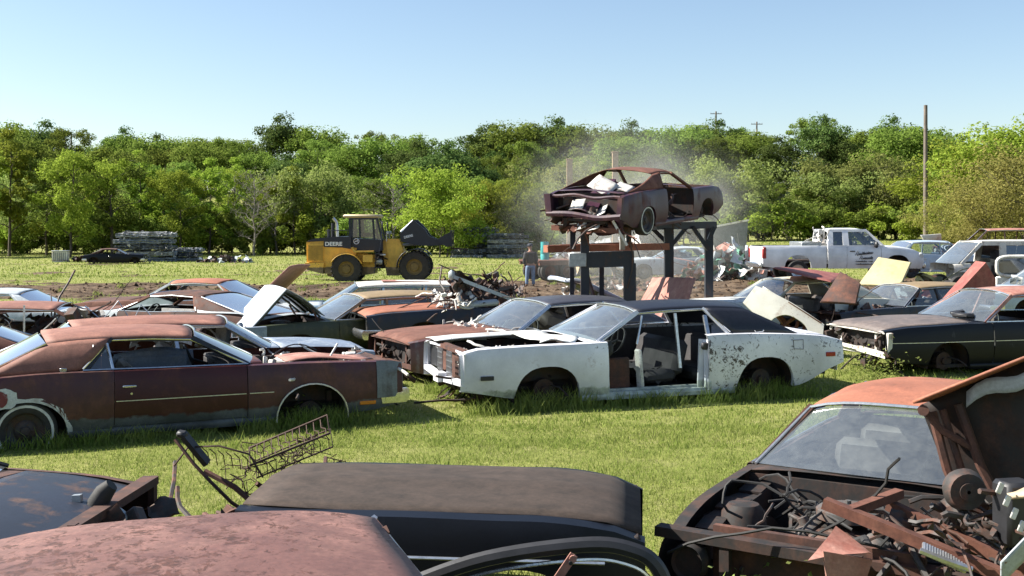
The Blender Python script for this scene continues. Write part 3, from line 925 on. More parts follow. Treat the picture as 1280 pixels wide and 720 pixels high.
# ------------------------------------------------------------ trees
def leaf_mat(name, c1, c2, tr=.48, dark=None):
    m, nt, b = new_mat(name); nt.nodes.remove(b); out = nt.nodes['Material Output']
    gi = N(nt, 'ShaderNodeNewGeometry').outputs['Random Per Island']
    oi = N(nt, 'ShaderNodeObjectInfo').outputs['Random']
    c = mixc(nt, gi, c1, c2)
    v = N(nt, 'ShaderNodeMapRange'); nt.links.new(oi, v.inputs[0]); v.inputs[3].default_value = .72; v.inputs[4].default_value = 1.28
    c = mixc(nt, 1.0, c, v.outputs[0], 'MULTIPLY')
    hs = N(nt, 'ShaderNodeHueSaturation'); nt.links.new(c, hs.inputs['Color'])
    h = N(nt, 'ShaderNodeMath', operation='MULTIPLY_ADD'); nt.links.new(oi, h.inputs[0]); h.inputs[1].default_value = .035; h.inputs[2].default_value = .482
    nt.links.new(h.outputs[0], hs.inputs['Hue'])
    d = N(nt, 'ShaderNodeBsdfDiffuse'); t = N(nt, 'ShaderNodeBsdfTranslucent')
    nt.links.new(hs.outputs[0], d.inputs[0]); nt.links.new(hs.outputs[0], t.inputs[0])
    m1 = N(nt, 'ShaderNodeMixShader'); m1.inputs[0].default_value = tr
    nt.links.new(d.outputs[0], m1.inputs[1]); nt.links.new(t.outputs[0], m1.inputs[2])
    nt.links.new(m1.outputs[0], out.inputs[0]); return m
LM = {
 'fresh': leaf_mat('fresh_green_leaves', (.17, .235, .028), (.31, .37, .06)),
 'mid': leaf_mat('mid_green_leaves', (.12, .18, .03), (.22, .28, .06)),
 'dark': leaf_mat('dark_green_leaves', (.065, .11, .028), (.135, .185, .055), .34),
 'yellow': leaf_mat('yellow_green_leaves', (.19, .25, .03), (.30, .35, .06)),
 'pale': leaf_mat('pale_green_leaves', (.18, .23, .055), (.29, .33, .11)),
 'brown': leaf_mat('brownish_spring_leaves', (.20, .19, .05), (.30, .27, .09)),
}
M['bark'] = plain('tree_bark', (.075, .060, .045), .9, 0, .35, 5)
M['bark_grey'] = plain('grey_bark', (.17, .15, .13), .9, 0, .3, 5)

def quads_mesh(name, C, Nn, size, asp=.7):
    n = len(C)
    ref = np.random.normal(size=(n, 3)); t = np.cross(Nn, ref); t /= np.linalg.norm(t, axis=1)[:, None] + 1e-9
    b = np.cross(Nn, t)
    s = size[:, None] * .5
    V = np.stack([C - t * s, C - b * s * asp + t * s * .15, C + t * s, C + b * s * asp + t * s * .1], 1).reshape(-1, 3)
    me = bpy.data.meshes.new(name)
    me.vertices.add(4 * n); me.vertices.foreach_set('co', V.astype(np.float32).ravel())
    me.loops.add(4 * n); me.polygons.add(n)
    me.loops.foreach_set('vertex_index', np.arange(4 * n, dtype=np.int32))
    me.polygons.foreach_set('loop_start', (np.arange(n) * 4).astype(np.int32))
    me.update(calc_edges=True); return me

def make_tree(kind, H=10.0, crown_w=6.0, base=.25, nlimb=16, nclump=70, leaf=.2, nleaf=15000, mat='mid', trunk_r=.16, bark='bark', droop=.0, seed=1, multi=1, clump=.95, top=1.0, sparse=.0):
    rng = random.Random(seed); nr = np.random.RandomState(seed)
    m = MB(); ends = []
    for t in range(multi):
        a0 = rng.uniform(0, 6.28); off = (0 if multi == 1 else .35)
        p = Vector((off * math.cos(a0), off * math.sin(a0), -.3)); lean = Vector((rng.uniform(-1, 1), rng.uniform(-1, 1), 0)) * (.03 if multi == 1 else .14) * H
        pts = [p + lean * (i / 8) ** 1.3 + Vector((rng.uniform(-1, 1) * .1, rng.uniform(-1, 1) * .1, (H * .86 + .3) * i / 8)) for i in range(9)]
        m.tube(pts, [trunk_r * (1 - .85 * i / 8) / (1 if multi == 1 else 1.5) for i in range(9)], 7)
        for k in range(max(3, nlimb // multi)):
            f = base + (1 - base) * ((k + .5) / max(3, nlimb // multi)) ** .9 * .92
            i = min(7, int(f * 8)); q = pts[i].lerp(pts[i + 1], f * 8 - i)
            a = k * 2.4 + rng.uniform(-.5, .5)
            prof = math.sin(math.pi * min(1, max(.06, (f - base) / (1 - base) * .86 + .14))) ** .55
            ln = crown_w / 2 * prof * rng.uniform(.7, 1.1)
            d = Vector((math.cos(a), math.sin(a), .55 - droop)); lp = [q]
            for j in range(5):
                lp.append(lp[-1] + Vector((d.x * ln / 5, d.y * ln / 5, d.z * ln / 5)) + Vector((rng.uniform(-1, 1), rng.uniform(-1, 1), rng.uniform(-.6, 1))) * .09 * ln)
                d.z -= .06
                if j > 1:
                    e = lp[-1] + Vector((rng.uniform(-1, 1), rng.uniform(-1, 1), rng.uniform(-.3, 1))) * ln * .32
                    m.tube([lp[-1], lp[-1].lerp(e, .5) + Vector((0, 0, .05)), e], [trunk_r * .12, trunk_r * .08, trunk_r * .03], 4); ends.append(e)
            m.tube(lp, [trunk_r * .42 * (1 - .8 * j / 5) * (1 - .5 * f) for j in range(6)], 5)
            ends += lp[2:]
        ends.append(pts[-1] + Vector((0, 0, H * .1)))
    root = empty(kind)
    m.build('trunk', M[bark], root)
    cl = [rng.choice(ends) + Vector((rng.gauss(0, .35), rng.gauss(0, .35), rng.gauss(0, .3))) * (crown_w / 6) for _ in range(nclump)]
    if nleaf:
        C = []; Nn = []
        per = nleaf // nclump
        for c in cl:
            r = clump * rng.uniform(.5, 1.15) * crown_w / 6; k = int(per * rng.uniform(.6, 1.4))
            v = nr.normal(size=(k, 3)); v /= np.linalg.norm(v, axis=1)[:, None]
            rad = r * nr.uniform(.35, 1, k) ** .55
            off = v * rad[:, None]; off[:, 2] *= .72
            # ragged: sub-tufts
            off += .16 * r * np.sin(v[:, [1, 2, 0]] * 9 + c.x)
            C.append(np.array(c)[None] + off); nn = v * 1.0 + nr.normal(size=(k, 3)) * .55 + np.array([0, 0, .35]); Nn.append(nn)
        C = np.concatenate(C); Nn = np.concatenate(Nn); Nn /= np.linalg.norm(Nn, axis=1)[:, None]
        me = quads_mesh('crown', C, Nn, leaf * nr.uniform(.6, 1.4, len(C)), .75)
        me.materials.append(LM[mat])
        o = bpy.data.objects.new('crown', me); COL.objects.link(o); o.parent = root
    else:
        tw = MB()
        for e in ends * 3:
            d = Vector((rng.uniform(-1, 1), rng.uniform(-1, 1), rng.uniform(.1, 1.2))) * .55
            tw.tube([e, e + d * .5 + Vector((rng.gauss(0, .08), rng.gauss(0, .08), 0)), e + d], [.012, .009, .004], 3)
        tw.build('twigs', M[bark], root)
    return root

PROTO = {}
def proto(key, *a, **k):
    PROTO[key] = [make_tree(*a, **k), False]
proto('f1', 'leafy_tree', 12, 7.5, .16, 20, 62, .20, 15000, 'fresh', seed=2, clump=.9)
proto('f2', 'leafy_tree', 12, 6.2, .20, 18, 52, .19, 12500, 'fresh', seed=12, clump=.8)
proto('m1', 'leafy_tree', 12, 7.0, .18, 20, 60, .21, 14500, 'mid', seed=3, clump=.9)
proto('m2', 'leafy_tree', 12, 6.6, .26, 18, 44, .20, 10000, 'mid', seed=8, clump=.85)
proto('d1', 'ridge_tree', 12, 8.5, .12, 22, 90, .30, 15000, 'dark', seed=4, clump=1.15)
proto('d2', 'ridge_tree', 12, 9.5, .10, 24, 80, .32, 14000, 'mid', seed=5, clump=1.25)
proto('y1', 'bushy_tree', 7, 7.0, .04, 22, 110, .17, 20000, 'yellow', seed=6, multi=4, trunk_r=.11)
proto('p1', 'bushy_tree', 7, 7.6, .04, 22, 100, .19, 18000, 'pale', seed=7, multi=3, trunk_r=.12)
proto('b1', 'bushy_tree', 6, 7.0, .04, 26, 80, .13, 13000, 'brown', seed=9, multi=5, trunk_r=.09, clump=1.1)
proto('g1', 'bare_tree', 9, 6.5, .2, 26, 1, .2, 0, 'mid', seed=10, bark='bark_grey', trunk_r=.13)
proto('s1', 'shrub', 2.4, 3.4, .02, 14, 26, .13, 4200, 'mid', seed=11, multi=3, trunk_r=.04, clump=.95)
proto('s2', 'shrub', 2.4, 3.2, .02, 14, 24, .13, 4000, 'fresh', seed=13, multi=3, trunk_r=.04, clump=.95)

def plant(key, px, Y, h, text, group, cat='tree', wide=1.0, sink=0.0):
    r, used = PROTO[key]
    baseh = {'f': 12, 'm': 12, 'd': 12, 'y': 7, 'p': 7, 'b': 6, 'g': 9, 's': 2.4}[key[0]]
    if used: r = copy_tree(r)
    PROTO[key][1] = True
    x, y, z = at(px, Y); s = h / baseh
    r.location = (x, y, z - .1 - sink); r.rotation_euler = (0, 0, random.uniform(0, 6.28)); r.scale = (s * wide, s * wide, s)
    label(r, text, cat, group); return r
T_ = [
 # key, px, Y, h, wide
 ('f1', -50, 80, 12.5, 1), ('f2', 12, 83, 13, 1), ('m1', 58, 86, 11, 1), ('f1', 88, 80, 11.5, .95), ('m2', 140, 84, 12, 1.1), ('f2', 176, 90, 11.5, 1),
 ('m1', 205, 94, 11.5, 1), ('f1', 226, 86, 9.8, .9), ('f2', 262, 88, 10.5, 1), ('g1', 318, 84, 9.2, 1), ('f1', 290, 95, 10.5, .9), ('m2', 338, 92, 9, 1),
 ('f2', 368, 88, 9.6, 1), ('p1', 398, 90, 9, .9), ('m1', 428, 92, 9.4, 1), ('g1', 492, 86, 8.4, 1.1), ('m2', 470, 95, 9.2, 1), ('g1', 345, 88, 8.8, 1),
 ('p1', 30, 92, 9, 1), ('m1', 105, 95, 12, 1), ('f2', 128, 93, 12, .9)]
for i, (k, px, Y, h, wd) in enumerate(T_):
    kindw = {'f': 'tall fresh green tree', 'm': 'mid green leafy tree', 'p': 'pale green bushy tree', 'g': 'bare grey-twigged tree'}[k[0]]
    where = ('at the far left edge of the field' if px < 40 else 'left of the crushed car stack' if px < 150 else 'behind the crushed car stack' if px < 245
             else 'right of the crushed car stack' if px < 360 else 'directly behind the wheel loader')
    plant(k, px, Y, h, f'{kindw} standing in the treeline {where}', 'trees of the field edge', wide=wd)
for (k, px, Y, h, wd, t) in [
 ('y1', 556, 80, 8.2, 1.05, 'large yellow-green bushy tree right of the loader bucket'), ('y1', 606, 86, 7.0, .9, 'smaller yellow-green tree behind the two crushed car stacks'),
 ('f1', 645, 88, 9.0, 1, 'fresh green tree behind the standing worker'), ('m1', 520, 92, 9.5, 1, 'mid green tree behind the yellow-green bushy tree'), ('m2', 600, 95, 9.6, 1, 'mid green tree peeking over the yellow-green trees'),
 ('m1', 690, 90, 8.6, 1, 'mid green tree left of the raised coupe'), ('p1', 725, 88, 7.4, 1, 'pale tree behind the rear of the raised coupe'), ('m2', 765, 92, 8.4, 1.1, 'mid green tree straight behind the raised coupe'),
 ('m1', 812, 94, 8.0, 1, 'mid green tree behind the roof of the raised coupe'), ('p1', 850, 92, 7.2, 1.1, 'pale round tree above the hood of the raised coupe'), ('p1', 895, 90, 8.6, 1.1, 'big pale rounded tree right of the raised coupe'),
 ('f2', 935, 92, 8.6, 1.1, 'fresh green rounded tree above the white pickup bed'), ('m1', 965, 95, 7.2, 1, 'mid green tree behind the pickup cab'), ('m2', 1000, 94, 6.4, 1.2, 'low mid green tree above the pickup hood'),
 ('p1', 1035, 93, 7.2, 1.1, 'grey-green rounded tree left of the utility pole'), ('p1', 1082, 94, 9.0, 1.15, 'broad pale tree just left of the utility pole'), ('y1', 1122, 96, 7.0, 1.1, 'yellow-green tree behind the utility pole'),
 ('f1', 1140, 92, 6.8, 1, 'fresh green tree at the foot of the utility pole'), ('y1', 1200, 80, 9.2, 1.2, 'bright yellow-green tree right of the utility pole'), ('y1', 1250, 76, 10.2, 1.1, 'tall yellow-green tree near the right edge'),
 ('b1', 1232, 66, 5.2, 1.1, 'brownish bush behind the white van'), ('b1', 1285, 64, 7.4, 1.2, 'brownish spring tree at the right edge'), ('b1', 1180, 72, 3.8, 1.1, 'low brownish bush right of the pole foot'), ('y1', 1310, 80, 11, 1.1, 'tall yellow-green tree cut by the right edge'),
 ('b1', 1262, 70, 6.6, 1.1, 'olive-brown bush between the yellow-green trees on the right')]:
    plant(k, px, Y, h, t, 'trees of the field edge', wide=wd)
random.seed(21)
for (k, px, Y, h) in (('d2', 648, 150, 13.5), ('d1', 700, 150, 13), ('d2', 735, 148, 12.5), ('d1', 612, 152, 12), ('m1', 668, 132, 12)):
    plant(k, px, Y, h, 'tree of the dense dark wood covering the far ridge', 'trees covering the far ridge', wide=1.15)
# low scrub closing the foot of the treeline
for i in range(92):
    px = -40 + i * 14.5 + random.uniform(-8, 8); Y = random.uniform(86, 95) if not (1150 < px) else random.uniform(74, 84)
    g = 'shrubs along the foot of the treeline'
    plant(random.choice(['s1', 's1', 's2']), px, Y, random.uniform(2.6, 4.6), 'leafy green shrub closing the foot of the treeline', g, 'shrub', random.uniform(1, 1.5))
# wooded ridge behind
random.seed(22)
for row, (Y, h0, h1, st) in enumerate([(112, 7.5, 12.5, 46), (132, 7.5, 13, 42), (150, 7.5, 14, 38)]):
    px = -90 + row * 13
    while px < 1380:
        y = Y + random.uniform(-6, 6); k = random.choice(['d1', 'd1', 'd2', 'd2', 'm2'] if px > 820 or row else ['d2', 'm1', 'd1', 'f2', 'p1'])
        hh = random.uniform(h0, h1) * (1.0 if row else 1.0)
        if row == 0 and 880 < px < 1160:
            px += st; continue
        if row == 2: hh *= (1.08 if px < 820 else .98) * (1 - .10 * sstep(1060, 1160, px) * (1 - 0))
        if k == 'p1': hh *= .85
        plant(k, px + random.uniform(-10, 10), y, hh, 'tree of the dense dark wood covering the far ridge', 'trees covering the far ridge', wide=random.uniform(.95, 1.25))
        px += st * random.uniform(.8, 1.2)
# ------------------------------------------------------------ the near rows of wrecks
M['maroon'] = paint('maroon_paint', (.052, .012, .013), (.10, .036, .022), .26, 1.7, .38, .75, band=(.42, (.11, .12, .125)), streak=.2, spec=.3, grit=.12)
M['maroon_r'] = paint('maroon_paint_worn', (.055, .012, .015), (.095, .036, .022), .46, 2.2, .44, .75, band=(.42, (.13, .14, .14)), streak=.3, grit=.15)
M['white'] = paint('chalky_white_paint', (.70, .70, .74), (.16, .07, .04), .05, 5.0, .38, .8, band=(.33, (.50, .54, .48)), third=((.05, .035, .03), .16), streak=.25, grit=.06)
M['white_r'] = paint('white_paint_peeling', (.70, .70, .74), (.10, .045, .03), .07, 5.5, .38, .8, third=((.035, .025, .022), .52), streak=.2, grit=.07, soft=.02)
M['whitehood'] = paint('white_paint_rusting', (.62, .63, .60), RUST, .22, 4.0, .45, .85, third=((.12, .05, .03), .3), grit=.1)
M['blackcar'] = paint('faded_black_paint', (.006, .007, .011), (.07, .07, .08), .05, 2.4, .38, .6, streak=.5, grit=.2, spec=.22)
M['greyhood'] = paint('greying_hood_paint', (.10, .085, .08), (.17, .13, .11), .4, 2.6, .5, .7, soft=.2)
M['rustgrey'] = paint('rust_over_grey', (.075, .028, .022), (.16, .17, .18), .30, 1.7, .5, .7, streak=.3)

white_car, P, F = car('hardtop', 'doorless white hardtop with black vinyl roof sunk in the grass', 'car', (1.69, 15.93, -.05), 199, det=1.4,
    body='white', roof='vinyl', rearm='white_r', hoodm='whitehood', fender='white', trim='chrome', framem='white', H=1.36, sill=.17, bumper_r=False, bumper_f=False,
    top=[(-2.75, .80), (-2.45, .875), (-1.75, .93), (-.9, .95), (0, .915), (.88, .90), (1.8, .885), (2.5, .86), (2.75, .80)],
    bot=[(-2.75, .50), (-2.5, .42), (-1.95, .19), (-1.0, .17), (1.1, .17), (2.05, .22), (2.5, .30), (2.75, .34)],
    wf=1.62, wr=-1.5, ar=.44, ah=.62, rwt=-1.35, rwb=-2.05, ct=-.72, cb=-1.0, doors=[(-.62, .80)], gone=[('door', 1, 0)], handles=False, hood='off', eng=False, nose='none', rw=False, seat='interior',
    wst=.26, cowl=.90, tail='wide', ws=True, gmat='glass', rdrop=.06)
white_car.scale = (1.035, 1, 1); white_car.location.x += .05
zt, zb0, zb, hw, yy = F
# stripped hood opening, headlight boxes, side marker, jamb of the missing door
m = MB()
for s in (-1, 1):
    m.bar((2.70, s * .95, .80), (2.62, s * .10, .80), .03, .03); m.bar((2.70, s * .93, .44), (2.72, s * .08, .40), .08, .07)
    for y in (.92,): m.bar((2.70, s * y, .44), (2.70, s * y, .80), .04, .016, (1, 0, 0))
m.bar((2.76, -.12, .42), (2.76, .12, .42), .12, .12)
m.build('front_frame', M['white'], white_car, dent=.015)
m = MB(); m.grid(lambda u, v: (lerp(1.15, 2.72, u), lerp(-.94, -.42, v), .905 - .03 * u - .09 * max(0, u - .75) + .02 * math.sin(v * 3)), 12, 5); m.build('far_fender_top', M['whitehood'], white_car, dent=.02, solid=.01)
m = MB(); m.grid(lambda u, v: (lerp(1.12, 1.62, u) + .1 * math.sin(v * 7), lerp(-.45, .80, v), .92 + .02 * math.sin(v * 11 + u * 5)), 6, 14); m.build('cowl_sheet', M['whitehood'], white_car, dent=.03, dscale=5, solid=.01)
m = MB()
for s in (-1, 1):
    m.cbox((2.60, s * .71, .62), (.12, .40, .28), .01)
m.build('headlight_box', M['black'], white_car)
random.seed(31)
for s in (-1, 1):
    m = MB()
    for k in range(6): m.bar((2.70, s * (.12 + k * .04), .46), (2.70, s * (.12 + k * .04), .78), .008, .02, (1, 0, 0))
    for k in range(4): m.bar((2.70, s * .12, .50 + k * .075), (2.70, s * .34, .50 + k * .075), .02, .012)
    m.build('grille_bars', M['alu'], white_car)
m = MB(); random.seed(32); junk_bits(m, 16, (2.35, 2.62, -.5, .6, .62, .78), .13, kinds='tbsc'); junk_bits(m, 14, (1.3, 2.4, .2, .75, .74, .84), .14, kinds='tts')
m.build('loose_trim', M['white_junk'], white_car)
m = MB(); random.seed(33); junk_bits(m, 24, (2.3, 2.66, -.8, .8, .18, .42), .24, kinds='tbs'); m.build('hanging_scrap', M['under'], white_car)
m = MB(); m.cbox((2.42, yy(2.42, .5) + .004, .50), (.17, .02, .055), .006); m.build('side_marker', M['black'], white_car)
m = MB(); m.cbox((-2.52, yy(-2.52, .60) + .004, .62), (.15, .02, .06), .006); m.build('side_marker', M['lens_red'], white_car)
m = MB(); z = .84; m.tube([(-1.92, yy(-1.92, z) + .004, z), (-1.92, yy(-1.92, .72) + .004, .72), (-2.07, yy(-2.07, .71) + .004, .71), (-2.08, yy(-2.08, z) + .004, z), (-1.92, yy(-1.92, z) + .004, z)], .004, 4)
m.build('fuel_door_seam', M['under'], white_car)
m = MB()   # rear jamb
m.bar((-.64, .93, .20), (-.66, .88, .88), .05, .12, (0, 1, 0)); m.bar((-.60, .82, .2), (-.64, .80, .88), .12, .03, (0, 1, 0))
m.bar((.80, .90, .20), (.82, .87, .88), .06, .10, (0, 1, 0))
m.bar((-.66, .90, .175), (.82, .90, .175), .12, .05); m.bar((-.6, .78, .235), (.8, .78, .235), .05, .06)
m.build('door_jamb', M['white'], white_car, dent=.01)
for a_, b_, w_, h_ in (((-.68, .885, .88), (-.70, .72, 1.20), .05, .035), ((-.30, .80, .5), (-.27, .70, 1.24), .035, .03), ((.34, .83, .85), (.22, .72, 1.22), .02, .02)):
    m = MB(); m.bar(a_, b_, w_, h_, (0, 1, 0)); m.build('window_post', M['alu'], white_car)
m = MB(); m.cbox((-.6, .925, .80), (.10, .06, .10), .02); m.cyl((-.66, .95, .56), (-.66, .96, .56), .02, n=10); m.cbox((-.665, .945, .38), (.02, .05, .16), .01); m.build('latch', M['black'], white_car)
# opened-up far door trim and rusted inner panel seen through the opening
m = MB(); m.cbox((-.42, -.855, .58), (2.45, .04, .66), .01); m.build('inner_side_panel', M['interior'], white_car, dent=.01)
m = MB()
for i in range(5): m.tube([(.2 + i * .1, -.80, .3), (.24 + i * .1, -.79, .5), (.18 + i * .11, -.80, .74)], .012, 5)
m.build('door_wiring', M['rust'], white_car)
m = MB(); m.cbox((.26, .74, .48), (.05, .14, .56), .03, (0, 6, 12)); m.build('kick_panel', M['white_junk'], white_car, dent=.03)
m = MB(); m.cbox((.62, .70, .45), (.45, .05, .42), .02); m.build('firewall_panel', M['rust_dark'], white_car, dent=.04)
m = MB(); random.seed(35); junk_bits(m, 20, (-.5, .7, -.6, .7, .28, .45), .25, kinds='tbs'); m.build('interior_debris', M['interior'], white_car)
m = MB(); z = 1.0
m.tube([(-1.52, .865, .985), (-1.50, .87, .965), (-1.40, .87, .960), (-1.38, .865, .985)], .010, 5); m.build('roof_emblem', M['chrome'], white_car)
for k in range(60):
    t = random.uniform(-2.6, 2.6); a = R(199); s = random.choice((1, 1, -1))
    TUFT.append((1.69 + math.cos(a) * t - math.sin(a) * s, 15.93 + math.sin(a) * t + math.cos(a) * s, .22, random.uniform(.12, .26), 70))
for t in (1.62, 1.35, 1.8, -1.5, -1.3, -1.7): TUFT.append((1.69 + math.cos(a) * t - math.sin(a) * .85, 15.93 + math.sin(a) * t + math.cos(a) * .85, .25, .30, 160))

maroon_car, P, F = car('coupe', 'long maroon coupe with rust brown roof and grey lower sides', 'car', (-4.24, 13.5, -.15), 24, det=1.4, wr_=.325,
    body='maroon', fender='maroon_r', rearm='maroon_r', roof='rust_roof', hoodm='rust_pink', trim='chrome', framem='black', H=1.34, sill=.25, whitewall=True, rub=.60,
    top=[(-2.75, .78), (-2.5, .85), (-1.75, .91), (-.9, .93), (0, .92), (.88, .915), (1.8, .90), (2.6, .87), (2.75, .84)],
    rwt=-1.28, rwb=-1.95, ct=-.62, cb=-.92, wst=.28, doors=[(-.60, .86)], ar=.42, ah=.66, wheels={(False, -1): 1, (False, 1): 1},
    nose='open', bumper_r=False, vent=True, rdrop=.075, eng=False, hood='off', sideglass=[], gmat='glass')
zt, zb0, zb, hw, yy = F
m = MB()   # chrome-edged bumper end and grey nose cap
def nosecap(u, v):
    x = lerp(2.42, 2.775, u); z = lerp(.45, zt(min(x, 2.75)) + .015, v); return (x, -(yy(min(x, 2.75), z) + .012) + .06 * max(0, (u - .8) / .2), z)
m.grid(nosecap, 6, 8, flip=True); m.build('fender_cap', paint('grey_primer', (.16, .18, .19), (.07, .05, .04), .3, 4, .5, .8), maroon_car, dent=.01)
m = MB(); m.cbox((2.30, -(yy(2.3, .42) + .012), .40), (.20, .02, .045), .006); m.build('turn_signal', M['lens_amber'], maroon_car)
m = MB(); m.tube([(1.20, -1.0, .30)] + [(1.62 + .43 * math.cos(a), -(yy(1.62, .6) + .004), .24 + .43 * math.sin(a) ** .9) for a in np.linspace(math.pi, 0, 16)], .012, 5); m.build('arch_moulding', M['alu'], maroon_car)
def patch(parent, F, pts_fn, nm, mat, sd, lift=.006):
    m = MB(); m.grid(pts_fn, 16, 6, flip=sd < 0); return m.build(nm, mat, parent)
prim = paint('white_primer', (.50, .52, .50), (.20, .16, .14), .3, 5, .7, .8)
m = MB()
for k in range(18):
    a0, a1 = math.pi * k / 18, math.pi * (k + 1) / 18
    def P2(a, r): x = -1.5 - (r) * math.cos(a); z = max(.26, .24 + (r - .02) * math.sin(a) ** .85); return (x, -(yy(x, z) + .004), z)
    r1 = .47 + .012 * math.sin(k * 1.9)
    m._add([P2(a0, .425), P2(a1, .425), P2(a1, r1 + .012 * math.sin((k + 1) * 1.9) - .012 * math.sin(k * 1.9)), P2(a0, r1)], [(0, 1, 2, 3)])
m.build('arch_primer', prim, maroon_car)
m = MB()   # red sanded patch with filler rim on the rear fender
def redp(r):
    out = []
    for k in range(26):
        a = 2 * math.pi * k / 26; c, s_ = math.cos(a), math.sin(a)
        x = -2.05 + r * .42 * math.copysign(abs(c) ** .5, c); z = .69 + r * .105 * math.copysign(abs(s_) ** .5, s_) + .01 * math.sin(k * 2.1)
        out.append((x, -(yy(x, z) + (.005 if r > .95 else .008)), z))
    return out
m._add(redp(1.12), [tuple(range(26))]); m.build('filler_patch', prim, maroon_car)
m = MB(); m._add(redp(.9), [tuple(range(26))]); m.build('red_patch', paint('old_red_paint', (.15, .02, .018), (.5, .5, .48), .2, 6, .5, .8), maroon_car)
m = MB(); m.bar((-.92, -.84, .93), (-.80, -.72, 1.20), .022, .02); m.bar((-.60, -.85, .93), (-.66, -.74, 1.22), .022, .02); m.build('vent_frame', M['chrome'], maroon_car)
m = MB(); m.grid(lambda u, v: Vector((lerp(-.90, -.61, u), -.82, .94)).lerp(Vector((lerp(-.70, -.65, u), -.70, 1.2)), v), 3, 4); m.build('quarter_window', M['glass_clear'], maroon_car)
m = MB()   # a folded pale blue door leaning inside the cabin
m.grid(lambda u, v: (lerp(-.5, .45, u), .35 + .1 * v, .78 + .26 * v * (1 - .5 * abs(u - .6))), 6, 4)
m.cbox((-.1, .3, .80), (.9, .04, .3), .02, (8, 0, 2)); m.build('loose_panel', paint('pale_blue_white', (.38, .44, .55), (.5, .5, .5), .3, 3), maroon_car, dent=.04, solid=.01)
m = MB(); random.seed(41); junk_bits(m, 34, (1.25, 2.6, -.8, .8, .76, .86), .16, kinds='tsbt'); m.build('engine_bay_debris', M['white_junk'], maroon_car)
m = MB(); m.grid(lambda u, v: (lerp(1.35, 2.45, u), lerp(-.72, -.1, v), .915 + .03 * math.sin(u * 5)), 8, 4); m.build('hood_strip', M['rust_pink'], maroon_car, dent=.03, solid=.01)
m = MB(); m.tube([(1.25 + .7 * t, -.35 + .5 * t, .93 + .12 * math.sin(t * 3.1)) for t in np.linspace(0, 1, 9)], .008, 5); m.build('bent_rod', M['black'], maroon_car)
m = MB(); m.cbox((-1.12, -.885, .955), (.07, .012, .05), .004); m.build('roof_emblem', M['chrome'], maroon_car)
for k in range(50):
    t = random.uniform(-2.7, 2.8); a = R(24); s = -1
    TUFT.append((-4.24 + math.cos(a) * t - math.sin(a) * s, 13.5 + math.sin(a) * t + math.cos(a) * s, .2, random.uniform(.12, .26), 70))
for t in (1.5, 1.62, 1.8, 2.0): TUFT.append((-4.24 + math.cos(a) * t + math.sin(a) * .95, 13.5 + math.sin(a) * t - math.cos(a) * .95, .22, .28, 120))

black_car, P, F = car('sedan', 'faded black four-door sedan with reddish roof and grey hood', 'car', (8.28, 19.18, -.08), 195, det=1.2,
    body='blackcar', roof='rust_pink', hoodm='greyhood', framem='rust_pink', trim='chrome', H=1.42, rub=.62, sill=.20, ar=.38, ah=.62,
    rwt=-1.35, rwb=-1.9, ct=-1.25, cb=-1.6, doors=[(-1.2, -.22), (-.214, .80)], pillars=[(-.22, -.26)], nose='open', nosem='white_junk', bumper_f=False, vent=True)
m = MB(); random.seed(51); junk_bits(m, 30, (2.3, 2.75, -.9, .9, .2, .62), .26, kinds='tbsc'); m.build('exposed_nose_parts', M['under'], black_car)
m = MB(); m.bar((2.72, .1, .46), (2.72, .92, .42), .07, .08); m.bar((2.72, -.9, .5), (2.72, .1, .46), .05, .05); m.bar((2.68, .90, .40), (2.68, .93, .78), .06, .08, (1, 0, 0)); m.build('bumper_bracket', M['white_junk'], black_car, dent=.03)
m = MB(); m.cbox((1.02, .50, 1.0), (.22, .3, .07), .02, (0, 0, 20)); m.cbox((.98, .30, 1.03), (.1, .22, .05), .01, (10, 10, 70)); m.build('loose_wiper_motor', M['black'], black_car)

grey_car, P, F = car('hardtop', 'rust-hooded coupe with grey vinyl roof behind the white doorless hardtop', 'car', (.50, 18.85, -.18), 207.5, det=1.2,
    body='rustgrey', roof='vinyl_grey', hoodm='rust', framem='alu', trim='chrome', H=1.37, sill=.2, rwt=-1.3, rwb=-2.0, ct=-.8, cb=-1.05, doors=[(-.6, .78)],
    gone=[('door', 1, 0), ('door', -1, 0)], nose='open', bumper_f=False, rdrop=.06)
m = MB(); random.seed(52); junk_bits(m, 40, (.95, 1.5, -.8, .85, .90, .95), .14, kinds='tstb'); m.build('cowl_debris', M['white_junk'], grey_car)
m = MB(); random.seed(53); junk_bits(m, 20, (2.3, 2.7, -.8, .8, .2, .7), .24, kinds='tbs'); m.build('exposed_nose_parts', M['under'], grey_car)
m = MB(); m.cbox((.05, .35, .98), (.5, .46, .34), .09, (0, -20, 0)); m.cbox((-.1, .35, 1.16), (.16, .3, .12), .05); m.build('torn_seat_back', M['seat'], grey_car, dent=.05, dscale=5)
